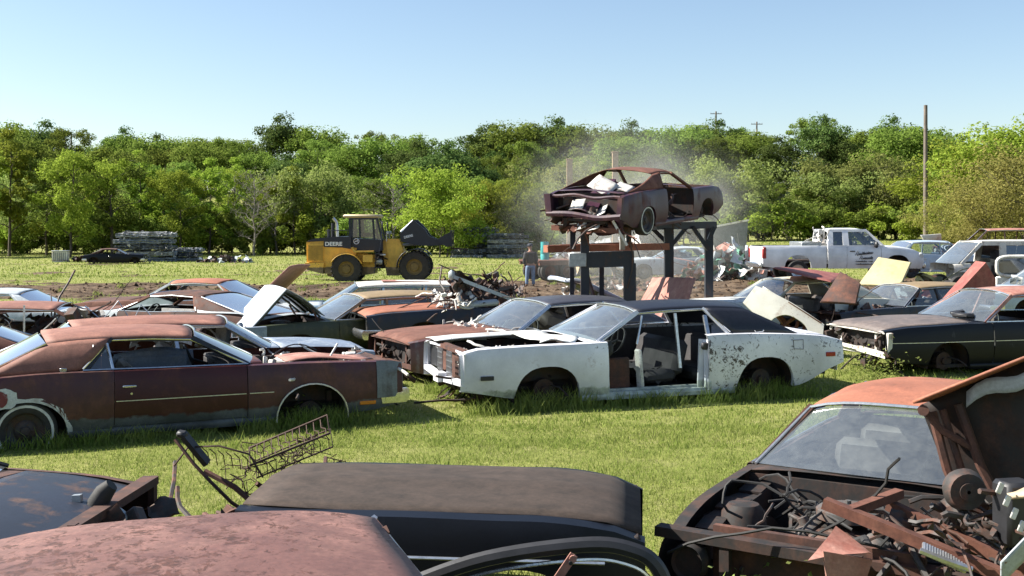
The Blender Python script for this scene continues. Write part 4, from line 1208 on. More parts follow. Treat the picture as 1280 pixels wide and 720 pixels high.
# ------------------------------------------------------------ sheet helpers
def sheet(name, text, cat, corners, mat, thick=.012, bend=.05, dent=.03, group=None, lip=.03, parent=None, seed=0):
    """a loose body panel: bilinear patch through four corners (a,b,c,d) in world space, bowed, with a folded rim"""
    a, b, c, d = [Vector(p) for p in corners]; ctr = (a + b + c + d) / 4
    n = (b - a).cross(d - a).normalized(); m = MB()
    def fn(u, v):
        p = a.lerp(b, u).lerp(d.lerp(c, u), v); p = p - ctr
        p += n * (bend * math.sin(math.pi * u) * math.sin(math.pi * v))
        e = max(abs(2 * u - 1), abs(2 * v - 1))
        if e > .999: p -= n * lip
        return p
    us = [0, .03] + [i / 10 for i in range(1, 10)] + [.97, 1]
    vs = [fn(u, v) for u in us for v in us]; k = len(us)
    m._add(vs, [(i * k + j, i * k + j + 1, (i + 1) * k + j + 1, (i + 1) * k + j) for i in range(k - 1) for j in range(k - 1)])
    random.seed(seed + 60)
    o = m.build(name, mat, parent, dent=dent, solid=thick, loc=ctr)
    label(o, text, cat, group)
    return o

def heap(name, text, loc, sx, sy, sz, n, mats, seed, kinds='sssbt', piece=.5, cat='scrap heap'):
    """a mound of mixed scrap; one part per kind of metal"""
    root = empty(name, loc, 0, text, cat); rng = random.Random(seed)
    for (pn, mt) in mats:
        m = MB()
        for _ in range(n):
            a = rng.uniform(0, 6.28); r = math.sqrt(rng.random()); x, y = r * math.cos(a), r * math.sin(a)
            top = max(.08, (1 - r ** 1.8)) * sz * rng.uniform(.55, 1); p = (x * sx, y * sy, 0)
            z = top * rng.uniform(.45, 1)
            junk_bits(m, 1, (p[0], p[0] + .01, p[1], p[1] + .01, z - .05, z), piece, rng, kinds)
        m.build(pn, M[mt] if isinstance(mt, str) else mt, root, dent=.04)
    return root
M['lightblue'] = paint('faded_light_blue', (.20, .30, .38), (.30, .36, .40), .3, 2.0, .45, .7, third=((.10, .05, .03), .15))
M['pale'] = paint('pale_grey_paint', (.42, .46, .48), (.12, .06, .04), .15, 3, .4, .8, third=((.10, .05, .03), .15))
M['olive'] = paint('olive_green_paint', (.035, .040, .014), (.10, .09, .04), .25, 2, .4, .75, band=None)
M['tan_roof'] = paint('tan_vinyl_roof', (.27, .19, .10), (.16, .12, .07), .35, 2, .7, .85, soft=.2)
M['cream'] = paint('cream_paint', (.58, .56, .47), (.20, .10, .05), .10, 3.2, .4, .8, third=((.14, .06, .03), .2), grit=.08)
M['yellowp'] = paint('faded_yellow_paint', (.50, .44, .24), (.38, .30, .16), .3, 1.8, .5, .8, soft=.2, grit=.08)
M['redp'] = paint('faded_red_paint', (.20, .035, .03), (.30, .13, .10), .5, 2.4, .6, .8, soft=.2)
M['bluehood'] = paint('faded_blue_grey_paint', (.17, .21, .28), (.30, .34, .38), .4, 3, .5, .75, third=((.10, .05, .035), .3))
M['whitepickup'] = paint('white_fleet_paint', (.76, .77, .78), (.35, .32, .28), .02, 3, .25, .6, band=(.50, (.36, .34, .30)), grit=.03, coat=.4)
M['teal'] = plain('teal_paint', (.03, .30, .30), .5, 0, .2)
M['galv'] = plain('galvanised_steel', (.33, .35, .36), .45, .6, .3, 12)
M['grey'] = plain('grey_paint', (.16, .17, .18), .55, 0, .3, 6)
M['wood'] = plain('weathered_wood', (.34, .24, .14), .85, 0, .35, 8)
M['purple'] = paint('charred_purple_shell', (.040, .012, .026), (.085, .030, .022), .30, 2.0, .42, .8, third=((.16, .08, .05), .15))
M['steel_dark'] = paint('dark_painted_steel', (.014, .018, .03), (.075, .036, .022), .25, 3.5, .5, .85)

CG = 'wrecked cars standing in rows in the scrapyard'
def sunk(px, Y, d=-.22): 
    x, y, z = at(px, Y); return (x, y, z + d)
W_ = lambda root: None
# behind the maroon coupe: rust roof sedan with a blue hood
blue_nose, P, F = car('sedan', 'dark sedan with long rust roof and pale blue hood just behind the maroon coupe', 'car', (-4.75, 16.6, -.30), 24,
    body='rust', roof='rust_roof', hoodm='bluehood', fender='bluehood', framem='alu', L=5.1, cowl=.95, wst=.38, rwt=-1.65, rwb=-2.25, ct=-1.45, cb=-1.8, doors=[(-1.3, -.3), (-.29, .86)], pillars=[(-.3, -.34)],
    gone=[('door', -1, 0)], nose='open', bumper_f=False, trim='alu', sill=.2)
m = MB(); random.seed(61); junk_bits(m, 14, (-1.2, .6, -.6, .6, .75, 1.15), .3, kinds='stb'); m.build('cabin_debris', M['white_junk'], blue_nose)
# fastback facing left with pale sail panel
fastb, P, F = car('fastback', 'dark rusty fastback with pale silver rear quarter behind the rust roof sedan', 'car', (-6.85, 23.2, -.24), 158,
    body='rust_dark', rearm='rust_dark', roof='rust_dark', fender='pale', trunkm='pale', hoodm='rust', framem='rust', L=5.1, H=1.30, wst=.25, rwt=-1.0, rwb=-2.25, ct=-.85, cb=-1.05, doors=[(-.6, .82)],
    nose='open', rdrop=.05)
m = MB(); zt, _, _, hw, yy = F
m.grid(lambda u, v: Vector((lerp(-1.10, -2.2, u), yy(-1.5, .9) - .055, zt(-1.6) + .03)).lerp(Vector((lerp(-.9, -1.6, u), .70, 1.17 - .2 * u)), v), 5, 5); m.build('quarter_panel', M['pale'], fastb, dent=.01)
m = MB(); m.bar((-1.0, .84, .93), (-.2, .84, .93), .04, .12, (0, 0, 1)); m.build('window_ledge', M['white_junk'], fastb)
# rust roof car behind it with open boot lid
boot, P, F = car('sedan', 'low wreck with rust orange roof and its trunk lid raised high', 'car', sunk(238, 20.6, -.30), 172,
    body='rust_dark', roof='rust_orange', trunkm='under', fender='rust', framem='pale', L=5.2, det=.7, H=1.40, nose='open', trunk='off', ct=-1.0, cb=-1.5)
m = MB(); T = Matrix.Translation((-1.95, 0, .95)) @ Matrix.Rotation(R(43), 4, 'Y'); m.T = T
m.grid(lambda u, v: (-1.15 * u, .78 * (2 * v - 1), .04 * (1 - (2 * v - 1) ** 2)), 6, 8); m.build('trunk_lid', M['rust_pink'], boot, dent=.02, solid=.03)
m = MB(); m.grid(lambda u, v: (-2.0 - .7 * u, .35 + .6 * v + .1 * math.sin(u * 3), .75 + .42 * math.sin(math.pi * (.15 + .7 * u)) * (1 - .3 * v)), 8, 6); m.build('fender_liner', M['white_junk'], boot, dent=.05, solid=.01)
# mangled car filled with twisted metal
mang, P, F = car('sedan', 'crushed rust roof sedan stuffed with twisted metal at the left edge', 'car', (-8.2, 19.9, -.30), 10,
    body='rust_dark', roof='rust_roof', framem='rust', L=5.2, H=1.34, rwt=-1.6, rwb=-2.0, ct=-1.5, cb=-1.8, doors=[(-1.2, -.3), (-.29, .86)], gone=[('door', -1, 0), ('door', -1, 1)], ws=False, rw=False,
    nose='open', hood='off', eng=False, dent=.03, interior=False)
m = MB(); random.seed(62); junk_bits(m, 120, (-1.9, 1.0, -.95, .6, .45, 1.15), .42, kinds='ttsb'); m.build('twisted_metal', M['engine'], mang)
m = MB(); random.seed(63); junk_bits(m, 26, (-1.9, 1.0, -.98, .3, .5, 1.15), .34, kinds='st'); m.build('torn_sheet', M['white_junk'], mang)
m = MB(); random.seed(64); junk_bits(m, 9, (-1.9, -1.2, -.98, -.4, .75, 1.05), .36, kinds='s'); m.build('seat_foam', M['seat_tan'], mang)
m = MB(); m.tube([(-.2, -1.02, .30), (-.2, -1.0, 1.35)], .018, 6); m.tube([(.7, -.6, 1.3), (1.0, -.7, 1.05), (1.25, -.6, 1.38), (1.5, -.7, 1.0), (1.6, -.4, 1.3), (1.9, -.6, 1.0)], .014, 5); m.build('bent_rod', M['alu'], mang)
lefte, P, F = car('coupe', 'rust red trunk of a wreck cut off by the left edge above the maroon coupe', 'car', (-8.9, 16.2, -.38), 200,
    body='rust_dark', roof='rust', trunkm='rust_pink', rearm='rust_dark', L=5.3, H=1.32, nose='open', ct=-1.1, cb=-1.5, rwt=-1.3, rwb=-2.1, trim='chrome', dent=.02, tail='none', det=.8)
m = MB(); random.seed(65); junk_bits(m, 26, (-2.9, -2.2, -.8, .9, .2, .7), .3, kinds='tsb'); m.build('tail_debris', M['white_junk'], lefte)
b1, P, F = car('sedan', 'pale grey roof of a buried car behind the twisted wreck at left', 'car', sunk(-24, 17.8, -.30), 185, body='pale', roof='pale', det=.6, L=5.0, nose='open')

# light blue wagon
blue, P, F = car('wagon', 'light blue wagon with rust patched roof below the wheel loader', 'car', sunk(466, 19.9, -.33), 188,
    body='lightblue', roof='white_junk', hoodm='pale', fender='lightblue', framem='lightblue', H=1.42, L=5.1, wst=.35, cowl=.95, rwt=-2.0, rwb=-2.3, ct=-1.9, cb=-2.1, doors=[(-1.2, -.2), (-.19, .88)],
    pillars=[(-.2, -.24), (-1.2, -1.22)], nose='open', nosem='pale', sideglass=[(-1.1, -.24, -1.15, -.28), (-.16, .7, -.2, .3), (-2.0, -1.25, -1.9, -1.27)])
m = MB(); m.grid(lambda u, v: (lerp(-.2, -1.3, u), lerp(-.3, .45, v), 1.435 - .02 * u), 8, 6); m.build('roof_rust_patch', M['rust_pink'], blue, dent=.01)
# olive car, tan roof, folded white hood
ol, P, F = car('sedan', 'olive green sedan with tan roof and buckled white hood standing up', 'car', sunk(454, 16.9, -.32), 208,
    body='olive', roof='tan_roof', framem='tan_roof', H=1.38, L=5.3, hood='off', nose='none', wst=.2, rwt=-1.55, rwb=-2.0, ct=-1.4, cb=-1.7, doors=[(-1.2, -.2), (-.19, .84)], pillars=[(-.2, -.24)],
    sideglass=[(-1.1, -.24, -1.1, -.28)], bumper_f=False)
wh_ = paint('scratched_white_hood', (.46, .50, .52), (.26, .30, .32), .25, 7, .45, .7, third=((.07, .03, .025), .18), grit=.07)
m = MB(); ap = (1.80, 1.52)
def hoodf(u, v):
    y = .74 * (2 * v - 1)
    if u < .5: t = u * 2; x, z = lerp(1.05, ap[0], t), lerp(.98, ap[1], t) + .05 * math.sin(math.pi * t)
    else: t = u * 2 - 1; x, z = lerp(ap[0], 2.55, t), lerp(ap[1], .72, t)
    r = .04 * (1 - (2 * v - 1) ** 2); return (x + r * .4, y, z + r)
m.grid(hoodf, 24, 12, flip=True); hd = m.build('hood', wh_, ol, dent=.02, solid=.012)
m = MB()
for y in (-.66, -.22, .22, .66): m.tube([Vector(hoodf(u, y / 1.48 + .5)) + Vector((-.03 if u > .5 else .03, 0, -.045)) for u in np.linspace(.02, .98, 14)], .022, 5)
m.build('hood_brace', M['olive'], hd)
m = MB(); m.tube([(1.15, .72, .86), (1.3, .74, 1.12)], .02, 6); m.tube([(1.15, -.72, .86), (1.3, -.74, 1.12)], .02, 6); m.build('hood_hinge', M['rust_dark'], ol)
m = MB(); m.bar((2.5, .95, .25), (2.5, .95, .85), .12, .5, (1, 0, 0)); m.bar((2.6, .45, .3), (2.6, .45, .9), .05, .05, (1, 0, 0)); m.tube([(2.7, .9, .9), (2.75, .6, .85), (2.75, .5, .3), (2.7, .95, .25), (2.7, .9, .9)], .04, 6); m.build('headlight_bezel', M['bluehood'], ol, dent=.02)
# rust decked hulk with engine debris on its back
hulk, P, F = car('coupe', 'roofless rust topped hulk with navy sides left of the grey roof coupe', 'car', (-.50, 22.6, -.10), 201,
    body='steel_dark', hoodm='rust_orange', fender='steel_dark', trunkm='rust_dark', L=5.4, roofside=False, ws=False, rw=False, nose='open', nosem='chrome', interior=False, hcrown=.05, cowl=.5, doors=[(-.9, .45)],
    tail='none', ridge=.0)
m = MB(); random.seed(70); junk_bits(m, 70, (-.6, 1.0, -.6, .8, .75, 1.2), .30, kinds='tbts'); junk_bits(m, 50, (-.2, .9, -.2, .7, 1.0, 1.50), .28, kinds='tbs'); m.build('dark_debris', M['engine'], hulk)
m = MB(); random.seed(71); junk_bits(m, 80, (.5, 1.25, .2, .95, .78, 1.20), .15, kinds='tcbs'); m.build('white_debris', M['white_junk'], hulk)
m = MB(); m.bar((.95, .6, 1.52), (-.55, .9, .92), .08, .07); m.cbox((.45, .8, .98), (.75, .25, .12), .04, (0, 4, 0)); m.cbox((.95, .6, 1.54), (.12, .12, .2), .05); m.build('loose_trim', M['pale'], hulk)
dk, P, F = car('coupe', 'low black wreck with its curved trunk lid frame standing open', 'car', sunk(672, 18.6, -.28), 196,
    body='rust_dark', L=5.2, roofside=False, ws=False, rw=False, nose='none', interior=False, tail='none', det=.7, trunk='off', doors=[(-.9, .7)])
m = MB()
pts = [(-1.9, .86, .92), (-1.65, .86, 1.05), (-1.1, .84, 1.30), (-.78, .80, 1.46), (-.55, .74, 1.50), (-.48, .6, 1.48)]
m.tube(pts, [.05, .055, .055, .05, .05, .04], 7); m.tube([(x, -y, z) for x, y, z in pts], [.05, .055, .055, .05, .05, .04], 7); m.tube([(-.48, .62, 1.48), (-.44, 0, 1.50), (-.48, -.62, 1.48)], .05, 7)
m.tube([(-.5, .6, .92), (-.62, .7, 1.42)], .045, 6)
m.build('lid_frame', paint('pale_blue_white_frame', (.42, .47, .55), (.2, .2, .22), .2, 5), dk, dent=.01)
m = MB(); m.grid(lambda u, v: (lerp(-1.75, -.6, u), .76 * (2 * v - 1), lerp(.98, 1.43, u) + .06 * math.sin(u * 3)), 8, 8); m.build('trunk_lid', M['steel_dark'], dk, dent=.03, solid=.01)
m = MB(); m.lathe([(.001, 0), (.10, .01), (.13, -.02)], 'y', (-.85, .8, 1.05), 14); random.seed(72); junk_bits(m, 12, (-1.3, -.5, .3, .8, .85, 1.1), .25, kinds='tb'); m.build('loose_lamp', M['white_junk'], dk)

# right group
cr, P, F = car('hardtop', 'cream hardtop with dusty windshield behind the white doorless hardtop', 'car', sunk(984, 19.6, -.20), 200,
    body='cream', roof='cream', hoodm='whitehood', framem='cream', H=1.40, wst=.25, rwt=-1.3, rwb=-2.0, ct=-1.0, cb=-1.3, doors=[(-.6, .84)], gone=[('door', 1, 0)], nose='open', bumper_f=False)
ts, P, F = car('sedan', 'tan roofed four-door sedan between the cream hardtop and the black sedan', 'car', sunk(1134, 20.0, -.36), 204,
    body='steel_dark', roof='tan_roof', framem='steel_dark', trim='alu', H=1.40, wst=.25, rwt=-1.45, rwb=-2.0, ct=-1.3, cb=-1.7, doors=[(-1.2, -.2), (-.19, .84)], pillars=[(-.2, -.24)],
    nose='open', hoodm='rust_dark', sideglass=[(-1.1, -.24, -1.1, -.28), (-.16, .6, -.2, .2)], hood='off', eng=False)
m = MB(); random.seed(73); junk_bits(m, 40, (1.2, 2.7, -.9, .9, .5, .98), .32, kinds='tsb'); m.build('nose_debris', M['engine'], ts)
# loose front fender
fr_ = empty('loose_fender', (pt(988, 398, 15.4)), 0, 'cream white front fender lying tilted with rust scar and open wheel arch', 'fender', rot=(R(30), R(-33), R(158)))
P2 = dict(BASE); P2.update(body='cream', L=5.3, wf=1.62, ar=.40, ah=.66, sill=.25, top=[(-2.6, .8), (0, .86), (.9, .88), (1.7, .90), (2.3, .86), (2.65, .80)]); F2 = make_side(P2)
o = side_panel(P2, F2, .95, 2.62, 1, 'fender_skin', M['cream'], fr_, dent=.02); o.location = (-1.75, -.95, -.62)
m = MB(); m.grid(lambda u, v: (lerp(1.0, 2.5, u), .90 - .32 * v, .885 - .02 * u + .02 * math.sin(v * 3)), 8, 4); o = m.build('fender_top', M['cream'], fr_, dent=.02, solid=.01); o.location = (-1.75, -.95, -.62)
m = MB(); m.grid(lambda u, v: (lerp(1.25, 1.95, u), 1.0 - .12 * v, .865 - .02 * u), 6, 3); o = m.build('rust_scar', M['rust_orange'], fr_, dent=.012); o.location = (-1.75, -.95, -.608)
m = MB(); m.bar((1.1, .6, .35), (2.2, .62, .75), .1, .08); m.bar((1.3, .7, .2), (1.5, .7, .8), .06, .06); m.tube([(1.35, .75, .1), (1.55, .8, .45), (1.62, .7, .75)], .035, 6); m.bar((1.9, .7, .2), (1.7, .72, .82), .05, .05)
m.cbox((2.45, .78, .62), (.3, .25, .3), .05); o = m.build('fender_brace', M['rust'], fr_, dent=.02); o.location = (-1.75, -.95, -.62)
sheet('sheet_metal', 'dark brown bent floor panel standing on edge above the tan roofed sedan nose', 'body panel', [pt(1025, 376, 16.4), pt(1070, 380, 16.1), pt(1076, 354, 16.4), pt(1050, 338, 16.8)], M['rust_dark'], bend=.06, seed=1)
sheet('loose_hood', 'faded red brown hood lying flat across the cream hardtop roof', 'hood', [pt(966, 333, 18.9), pt(1040, 352, 18.3), pt(1060, 343, 20.4), pt(996, 336, 21.2)], M['redp'], bend=.05, seed=2)
sheet('loose_hood', 'salmon rust hood with pale edges leaning upright behind the black vinyl roof', 'hood', [pt(776, 422, 18.6), pt(846, 424, 16.4), pt(868, 346, 17.0), pt(815, 346, 19.2)], M['rust_pink'], bend=.05, seed=3)
sheet('sheet_metal', 'faded yellow body panel leaning behind the tan roofed sedan', 'body panel', [pt(1072, 356, 22.0), pt(1126, 358, 21.6), pt(1139, 327, 22.0), pt(1098, 321, 22.4)], M['yellowp'], bend=.04, seed=4)
wd_ = empty('sheet_metal', pt(1212, 348, 17.2), 0, 'faded red wedge shaped panel rising beside the black sedan windshield', 'body panel')
m = MB(); m.prism([(-.45, -.42), (.22, .34), (.42, .0), (.42, -.42)], -.25, .25); m.build('panel_skin', M['redp'], wd_, dent=.03)
heap('scrap_heap', 'low heap of red and green fender scraps between the yellow panel and the red wedge', at(1160, 21.5), 1.5, .8, 1.25, 12, [('red_scrap', 'redp'), ('dark_scrap', 'rust_dark'), ('green_scrap', 'olive'), ('pale_scrap', 'pale')], 80, piece=.6)
# ------------------------------------------------------------ white pickup with lettered door
def text_mesh(s, size, T, mat, name, parent, ext=.004, shear=0.0, xs=1.0, bold=.0):
    cu = bpy.data.curves.new('lettering', 'FONT'); cu.body = s; cu.size = size; cu.extrude = ext; cu.shear = shear; cu.offset = bold
    cu.align_x = 'LEFT'
    ob = bpy.data.objects.new('lettering', cu); COL.objects.link(ob)
    dg = bpy.context.evaluated_depsgraph_get(); me = bpy.data.meshes.new_from_object(ob.evaluated_get(dg))
    bpy.data.objects.remove(ob)
    me.transform(T @ Matrix.Diagonal((xs, 1, 1, 1))); me.materials.clear(); me.materials.append(mat)
    o = bpy.data.objects.new(name, me); COL.objects.link(o); o.parent = parent; return o
FACE = Matrix(((1, 0, 0, 0), (0, 0, -1, 0), (0, 1, 0, 0), (0, 0, 0, 1)))   # text plane facing -Y

pk = empty('pickup_truck', at(1044, 31.6, .05), R(3), 'white extended cab pickup truck with black lettering on its door', 'pickup truck')
def pk_top(x):
    return curve([(-3.0, 1.33), (-.62, 1.33), (-.55, 1.34), (1.5, 1.30), (2.1, 1.26), (2.75, 1.18), (2.95, 1.05)], x)
Pk = dict(BASE); Pk.update(L=6.0, W=2.0, sill=.50, wf=2.0, wr=-1.72, ar=.50, ah=1.0, top=[(-3.0, 1.33), (-.6, 1.33), (1.3, 1.30), (2.1, 1.26), (2.7, 1.16), (3.0, 1.02)],
    bot=[(-3.0, .58), (-2.4, .52), (2.4, .50), (2.8, .48), (3.0, .50)], taper=.05, dent=.003, det=1.0)
Fk = make_side(Pk); zt, zb0, zb, hw, yy = Fk
for sd in (1, -1):
    side_panel(Pk, Fk, -3.0, -.66, sd, 'bed_side', M['whitepickup'], pk)
    side_panel(Pk, Fk, -.60, .10, sd, 'rear_door', M['whitepickup'], pk, bottom=.5)
    d = side_panel(Pk, Fk, .11, 1.38, sd, 'door', M['whitepickup'], pk, bottom=.5)
    side_panel(Pk, Fk, 1.39, 3.0, sd, 'front_fender', M['whitepickup'], pk)
    m = MB(); m.cbox((.30, sd * (yy(.3, 1.14) + .02), 1.14), (.2, .03, .04), .01); m.build('handle', M['black'], d)
    m = MB(); m.cbox((1.15, sd * 1.10, 1.38), (.12, .22, .24), .05); m.bar((1.15, sd * .9, 1.3), (1.15, sd * 1.08, 1.34), .05, .05); m.build('side_mirror', M['black'], pk)
    m = MB(); m.cbox((2.90, sd * .82, .98), (.22, .28, .22), .05); m.build('headlight', M['lens'], pk)
    m = MB(); m.cbox((-2.97, sd * .93, 1.08), (.14, .12, .42), .03); m.build('tail_light', M['lens_red'], pk)
    for wx in (2.0, -1.72): wheel(pk, wx, sd * .84, .40, .40, .26, sd, rimm='alu')
deck(Pk, Fk, 1.42, 2.96, 'hood', M['whitepickup'], pk, crown=.06)
def cabpt(x, s, z, sd):   # tumblehome
    return (x, sd * lerp(.93, .74, (z - 1.30) / .66) * s, z)
prof = [(-.58, 1.32), (-.54, 1.88), (-.40, 1.95), (.4, 1.99), (.85, 1.93), (1.50, 1.30)]
m = MB()
m.grid(lambda u, v: (lerp(-.55, .92, u) + .05 * (1 - (2 * v - 1) ** 2), .76 * (2 * v - 1), 1.99 - .07 * abs(2 * v - 1) ** 3 - .10 * (2 * u - 1) ** 4), 10, 10, flip=True)
m.build('cab_roof', M['whitepickup'], pk, solid=.02)
for sd in (1, -1):
    m = MB(); seg = lambda a, b, w, h=.05: m.bar(cabpt(a[0], 1, a[1], sd), cabpt(b[0], 1, b[1], sd), w, h, (0, sd, .3))
    for a, b, w in [((-.50, 1.31), (-.46, 1.93), .2), ((.09, 1.31), (.09, 1.93), .22), ((1.50, 1.31), (.86, 1.92), .09), ((-.5, 1.90), (.90, 1.90), .1), ((-.5, 1.33), (1.45, 1.33), .06)]:
        p, q = Vector(cabpt(a[0], 1, a[1], sd)), Vector(cabpt(b[0], 1, b[1], sd)); m.bar(p, q, .05, w, (1, 0, 0) if abs(a[0] - b[0]) < .7 and a[0] < 1 else (0, 0, 1))
    m.build('cab_pillars', M['whitepickup'], pk)
    m = MB(); m._add([cabpt(-.42, 1.0, 1.36, sd), cabpt(.0, 1.0, 1.36, sd), cabpt(.0, 1.0, 1.84, sd), cabpt(-.36, 1.0, 1.84, sd)], [(0, 1, 2, 3)]); m.build('rear_window', M['glass_dark'], pk)
    m = MB(); m.grid(lambda u, v: Vector(cabpt(lerp(.2, 1.42, u), .985, 1.34, sd)).lerp(Vector(cabpt(lerp(.2, .86, u), .985, 1.86, sd)), v), 2, 2); m.build('side_window', M['glass_clear'], pk)
m = MB(); m.grid(lambda u, v: Vector((1.55 + .18 * (1 - (2 * v - 1) ** 2), .92 * (2 * v - 1), 1.31)).lerp(Vector((.90 + .06 * (1 - (2 * v - 1) ** 2), .74 * (2 * v - 1), 1.90)), u), 4, 10); m.build('windshield', M['glass'], pk)
m = MB(); m.cbox((-.55, 0, 1.12), (.05, 1.8, .9), .02); m.build('cab_back_wall', M['whitepickup'], pk)
m = MB(); m.bar((-2.98, -.9, .95), (-2.98, .9, .95), .05, .72); m.build('tailgate', M['whitepickup'], pk)
m = MB(); m.cbox((0, 0, .58), (5.6, 1.1, .14), .03); m.cbox((-1.8, 0, .78), (2.4, 1.7, .06)); m.cbox((1.45, 0, .9), (.05, 1.7, .7)); m.cbox((2.2, 0, .85), (1.2, .7, .5), .05); m.build('chassis', M['under'], pk)
m = MB(); m.cbox((-3.08, 0, .62), (.14, 1.9, .2), .04); m.build('rear_bumper', M['chrome'], pk)
m = MB(); m.cbox((3.02, 0, .62), (.14, 1.9, .26), .05); m.build('front_bumper', M['chrome'], pk)
m = MB(); m.cbox((2.98, 0, .95), (.06, 1.4, .3), .02); m.build('grille', M['black'], pk)
m = MB(); m.cbox((.9, 0, 1.24), (.4, 1.6, .16), .04)
for x in (.35, -.35): m.cbox((x, .4, 1.25), (.2, .5, .6), .06); m.cbox((x, -.4, 1.25), (.2, .5, .6), .06)
m.build('seats', M['interior'], pk)
m = MB(); m.cbox((-1.15, 0, 1.36), (.75, 1.5, .24), .02); m.build('bed_toolbox', M['galv'], pk)
m = MB(); random.seed(90); junk_bits(m, 22, (-.85, -.62, -.7, -.1, 1.3, 1.85), .24, kinds='tbc'); m.tube([(-.68, -.7, 1.3), (-.66, -.68, 2.02), (-.66, -.5, 2.04)], .035, 6); m.build('bed_pump', M['white_junk'], pk)
bk = M['black']
def script_line(x0, x1, z, h, big, slant, seed, rise=0.0):
    """a line of hand-painted script, only as legible as in the photograph: slanted joined strokes with a tall initial"""
    rng = random.Random(seed); m = MB(); x = x0; pts = []; first = True
    while x < x1:
        hh = (big if first else h * rng.choice((1, 1, 1, 1.45)) * rng.uniform(.8, 1.1)); w_ = (.09 if first else .045) * h / .07
        zb = z + rise * (x - x0)
        pts += [(x, zb), (x + slant * hh, zb + hh), (x + slant * hh + w_ * .5, zb + hh * .8), (x + w_ * .6, zb)]; x += w_ * 1.15; first = False
    m.tube([(p, -1.016, q) for p, q in pts], .0085 if h > .05 else .0055, 5)
    m.build('lettering', bk, pk, sm=False)
script_line(.40, 1.02, .985, .075, .17, .55, 1, .10)
script_line(.56, 1.04, .845, .075, .13, .5, 2)
script_line(.42, .82, .745, .036, .05, .1, 3); script_line(.90, 1.04, .745, .036, .05, .1, 4)
script_line(.42, 1.06, .645, .036, .04, .1, 5)

# ------------------------------------------------------------ cars and van on the right, behind
M['bluewhite'] = paint('blue_white_paint', (.42, .50, .58), (.3, .3, .3), .08, 3, .35, .7)
c1, P, F = car('sedan', 'light blue four-door car parked right of the white pickup', 'car', at(1166, 34.0, .06), 8, det=.7, body='bluewhite', roof='bluewhite', framem='bluewhite', L=4.6, W=1.8, H=1.48, sill=.26, wheels={(a, b): 1 for a in (True, False) for b in (1, -1)},
    cowl=1.1, wst=.35, rwt=-1.3, rwb=-1.9, ct=-1.2, cb=-1.6, wf=1.4, wr=-1.35, ar=.35, doors=[(-1.0, -.05), (-.04, .95)], pillars=[(-.05, -.08)], sideglass=[(-.9, -.1, -.95, -.12), (-.02, .8, -.04, .3)], nose='quad', grillm='black')
sheet('loose_hood', 'white hood raised behind the light blue car', 'hood', [pt(1156, 303, 37), pt(1178, 303, 37.2), pt(1177, 292, 37), pt(1151, 294, 37)], M['white_junk'], bend=.05, seed=6)
van = empty('van', at(1252, 27.6), R(182), 'white panel van without its front door near the right edge', 'van')
Pv = dict(BASE); Pv.update(L=5.2, W=1.95, sill=.38, wf=1.75, wr=-1.4, ar=.42, ah=.80, top=[(-2.6, 1.08), (0, 1.08), (1.5, 1.06), (2.2, 1.0), (2.6, .86)], bot=[(-2.6, .5), (0, .38), (2.6, .45)], taper=.04, dent=.006)
Fv = make_side(Pv); zt, zb0, zb, hw, yy = Fv
for sd in (1, -1):
    side_panel(Pv, Fv, -2.6, .42, sd, 'body_side', M['white_junk'], van); side_panel(Pv, Fv, 1.44, 2.0, sd, 'front_fender', M['white_junk'], van)
    if sd < 0: side_panel(Pv, Fv, .43, 1.43, sd, 'door', M['white_junk'], van, bottom=.45)
    m = MB()
    def vp(x, z): return (x, sd * lerp(.93, .80, (z - 1.08) / .70), z)
    for a, b, w in [((.40, 1.08), (.36, 1.72), .22), ((1.75, 1.05), (1.05, 1.72), .10), ((-2.4, 1.72), (1.05, 1.72), .14), ((-.95, 1.08), (-1.0, 1.7), .12), ((-2.5, 1.08), (-2.4, 1.72), .2), ((-2.5, 1.10), (.4, 1.10), .2)]:
        p, q = Vector(vp(*a)), Vector(vp(*b)); m.bar(p, q, .05, w, (1, 0, 0) if abs(a[0] - b[0]) < .8 else (0, 0, 1))
    m.build('pillars', M['white_junk'], van)
    m = MB(); m._add([vp(-.90, 1.2), vp(.30, 1.2), vp(.28, 1.64), vp(-.92, 1.64)], [(0, 1, 2, 3)]); m._add([vp(-2.4, 1.2), vp(-1.05, 1.2), vp(-1.08, 1.64), vp(-2.32, 1.64)], [(0, 1, 2, 3)]); m.build('side_window', M['glass_dark'], van)
    for wx in (1.75, -1.4): wheel(van, wx, sd * .82, .34, .34, .2, sd)
m = MB(); m.grid(lambda u, v: (lerp(-2.5, 1.10, u), .82 * (2 * v - 1), 1.82 - .08 * abs(2 * v - 1) ** 3 - .06 * (2 * u - 1) ** 4), 12, 10, flip=True); m.build('roof', M['white_junk'], van, solid=.02)
m = MB(); m.grid(lambda u, v: Vector((1.85 + .12 * (1 - (2 * v - 1) ** 2), .88 * (2 * v - 1), 1.06)).lerp(Vector((1.10, .78 * (2 * v - 1), 1.74)), u), 3, 8); m.build('windshield', M['glass'], van)
m = MB(); m.cbox((0, 0, .42), (4.8, 1.7, .08)); m.cbox((1.3, 0, .95), (.3, 1.6, .25), .05); m.cbox((.55, .4, .85), (.4, .5, .5), .1); m.cbox((.4, .4, 1.2), (.15, .5, .6), .06); m.cbox((-2.5, 0, .9), (.06, 1.6, .8)); m.build('interior', M['interior'], van)
c2, P, F = car('wagon', 'rust brown wagon roof showing above the white van', 'car', at(1244, 36.5, .42), 172, det=.7, body='rust', roof='rust_pink', framem='rust_dark', H=1.60, L=4.8, W=1.8, wst=.5, cowl=1.1, rwt=-1.9, rwb=-2.2, ct=-1.8, cb=-2.0, pillars=[(-.2, -.2), (-1.1, -1.1)], ws=False, rw=False, wheels={(a, b): 1 for a in (True, False) for b in (1, -1)}, roofside=True)
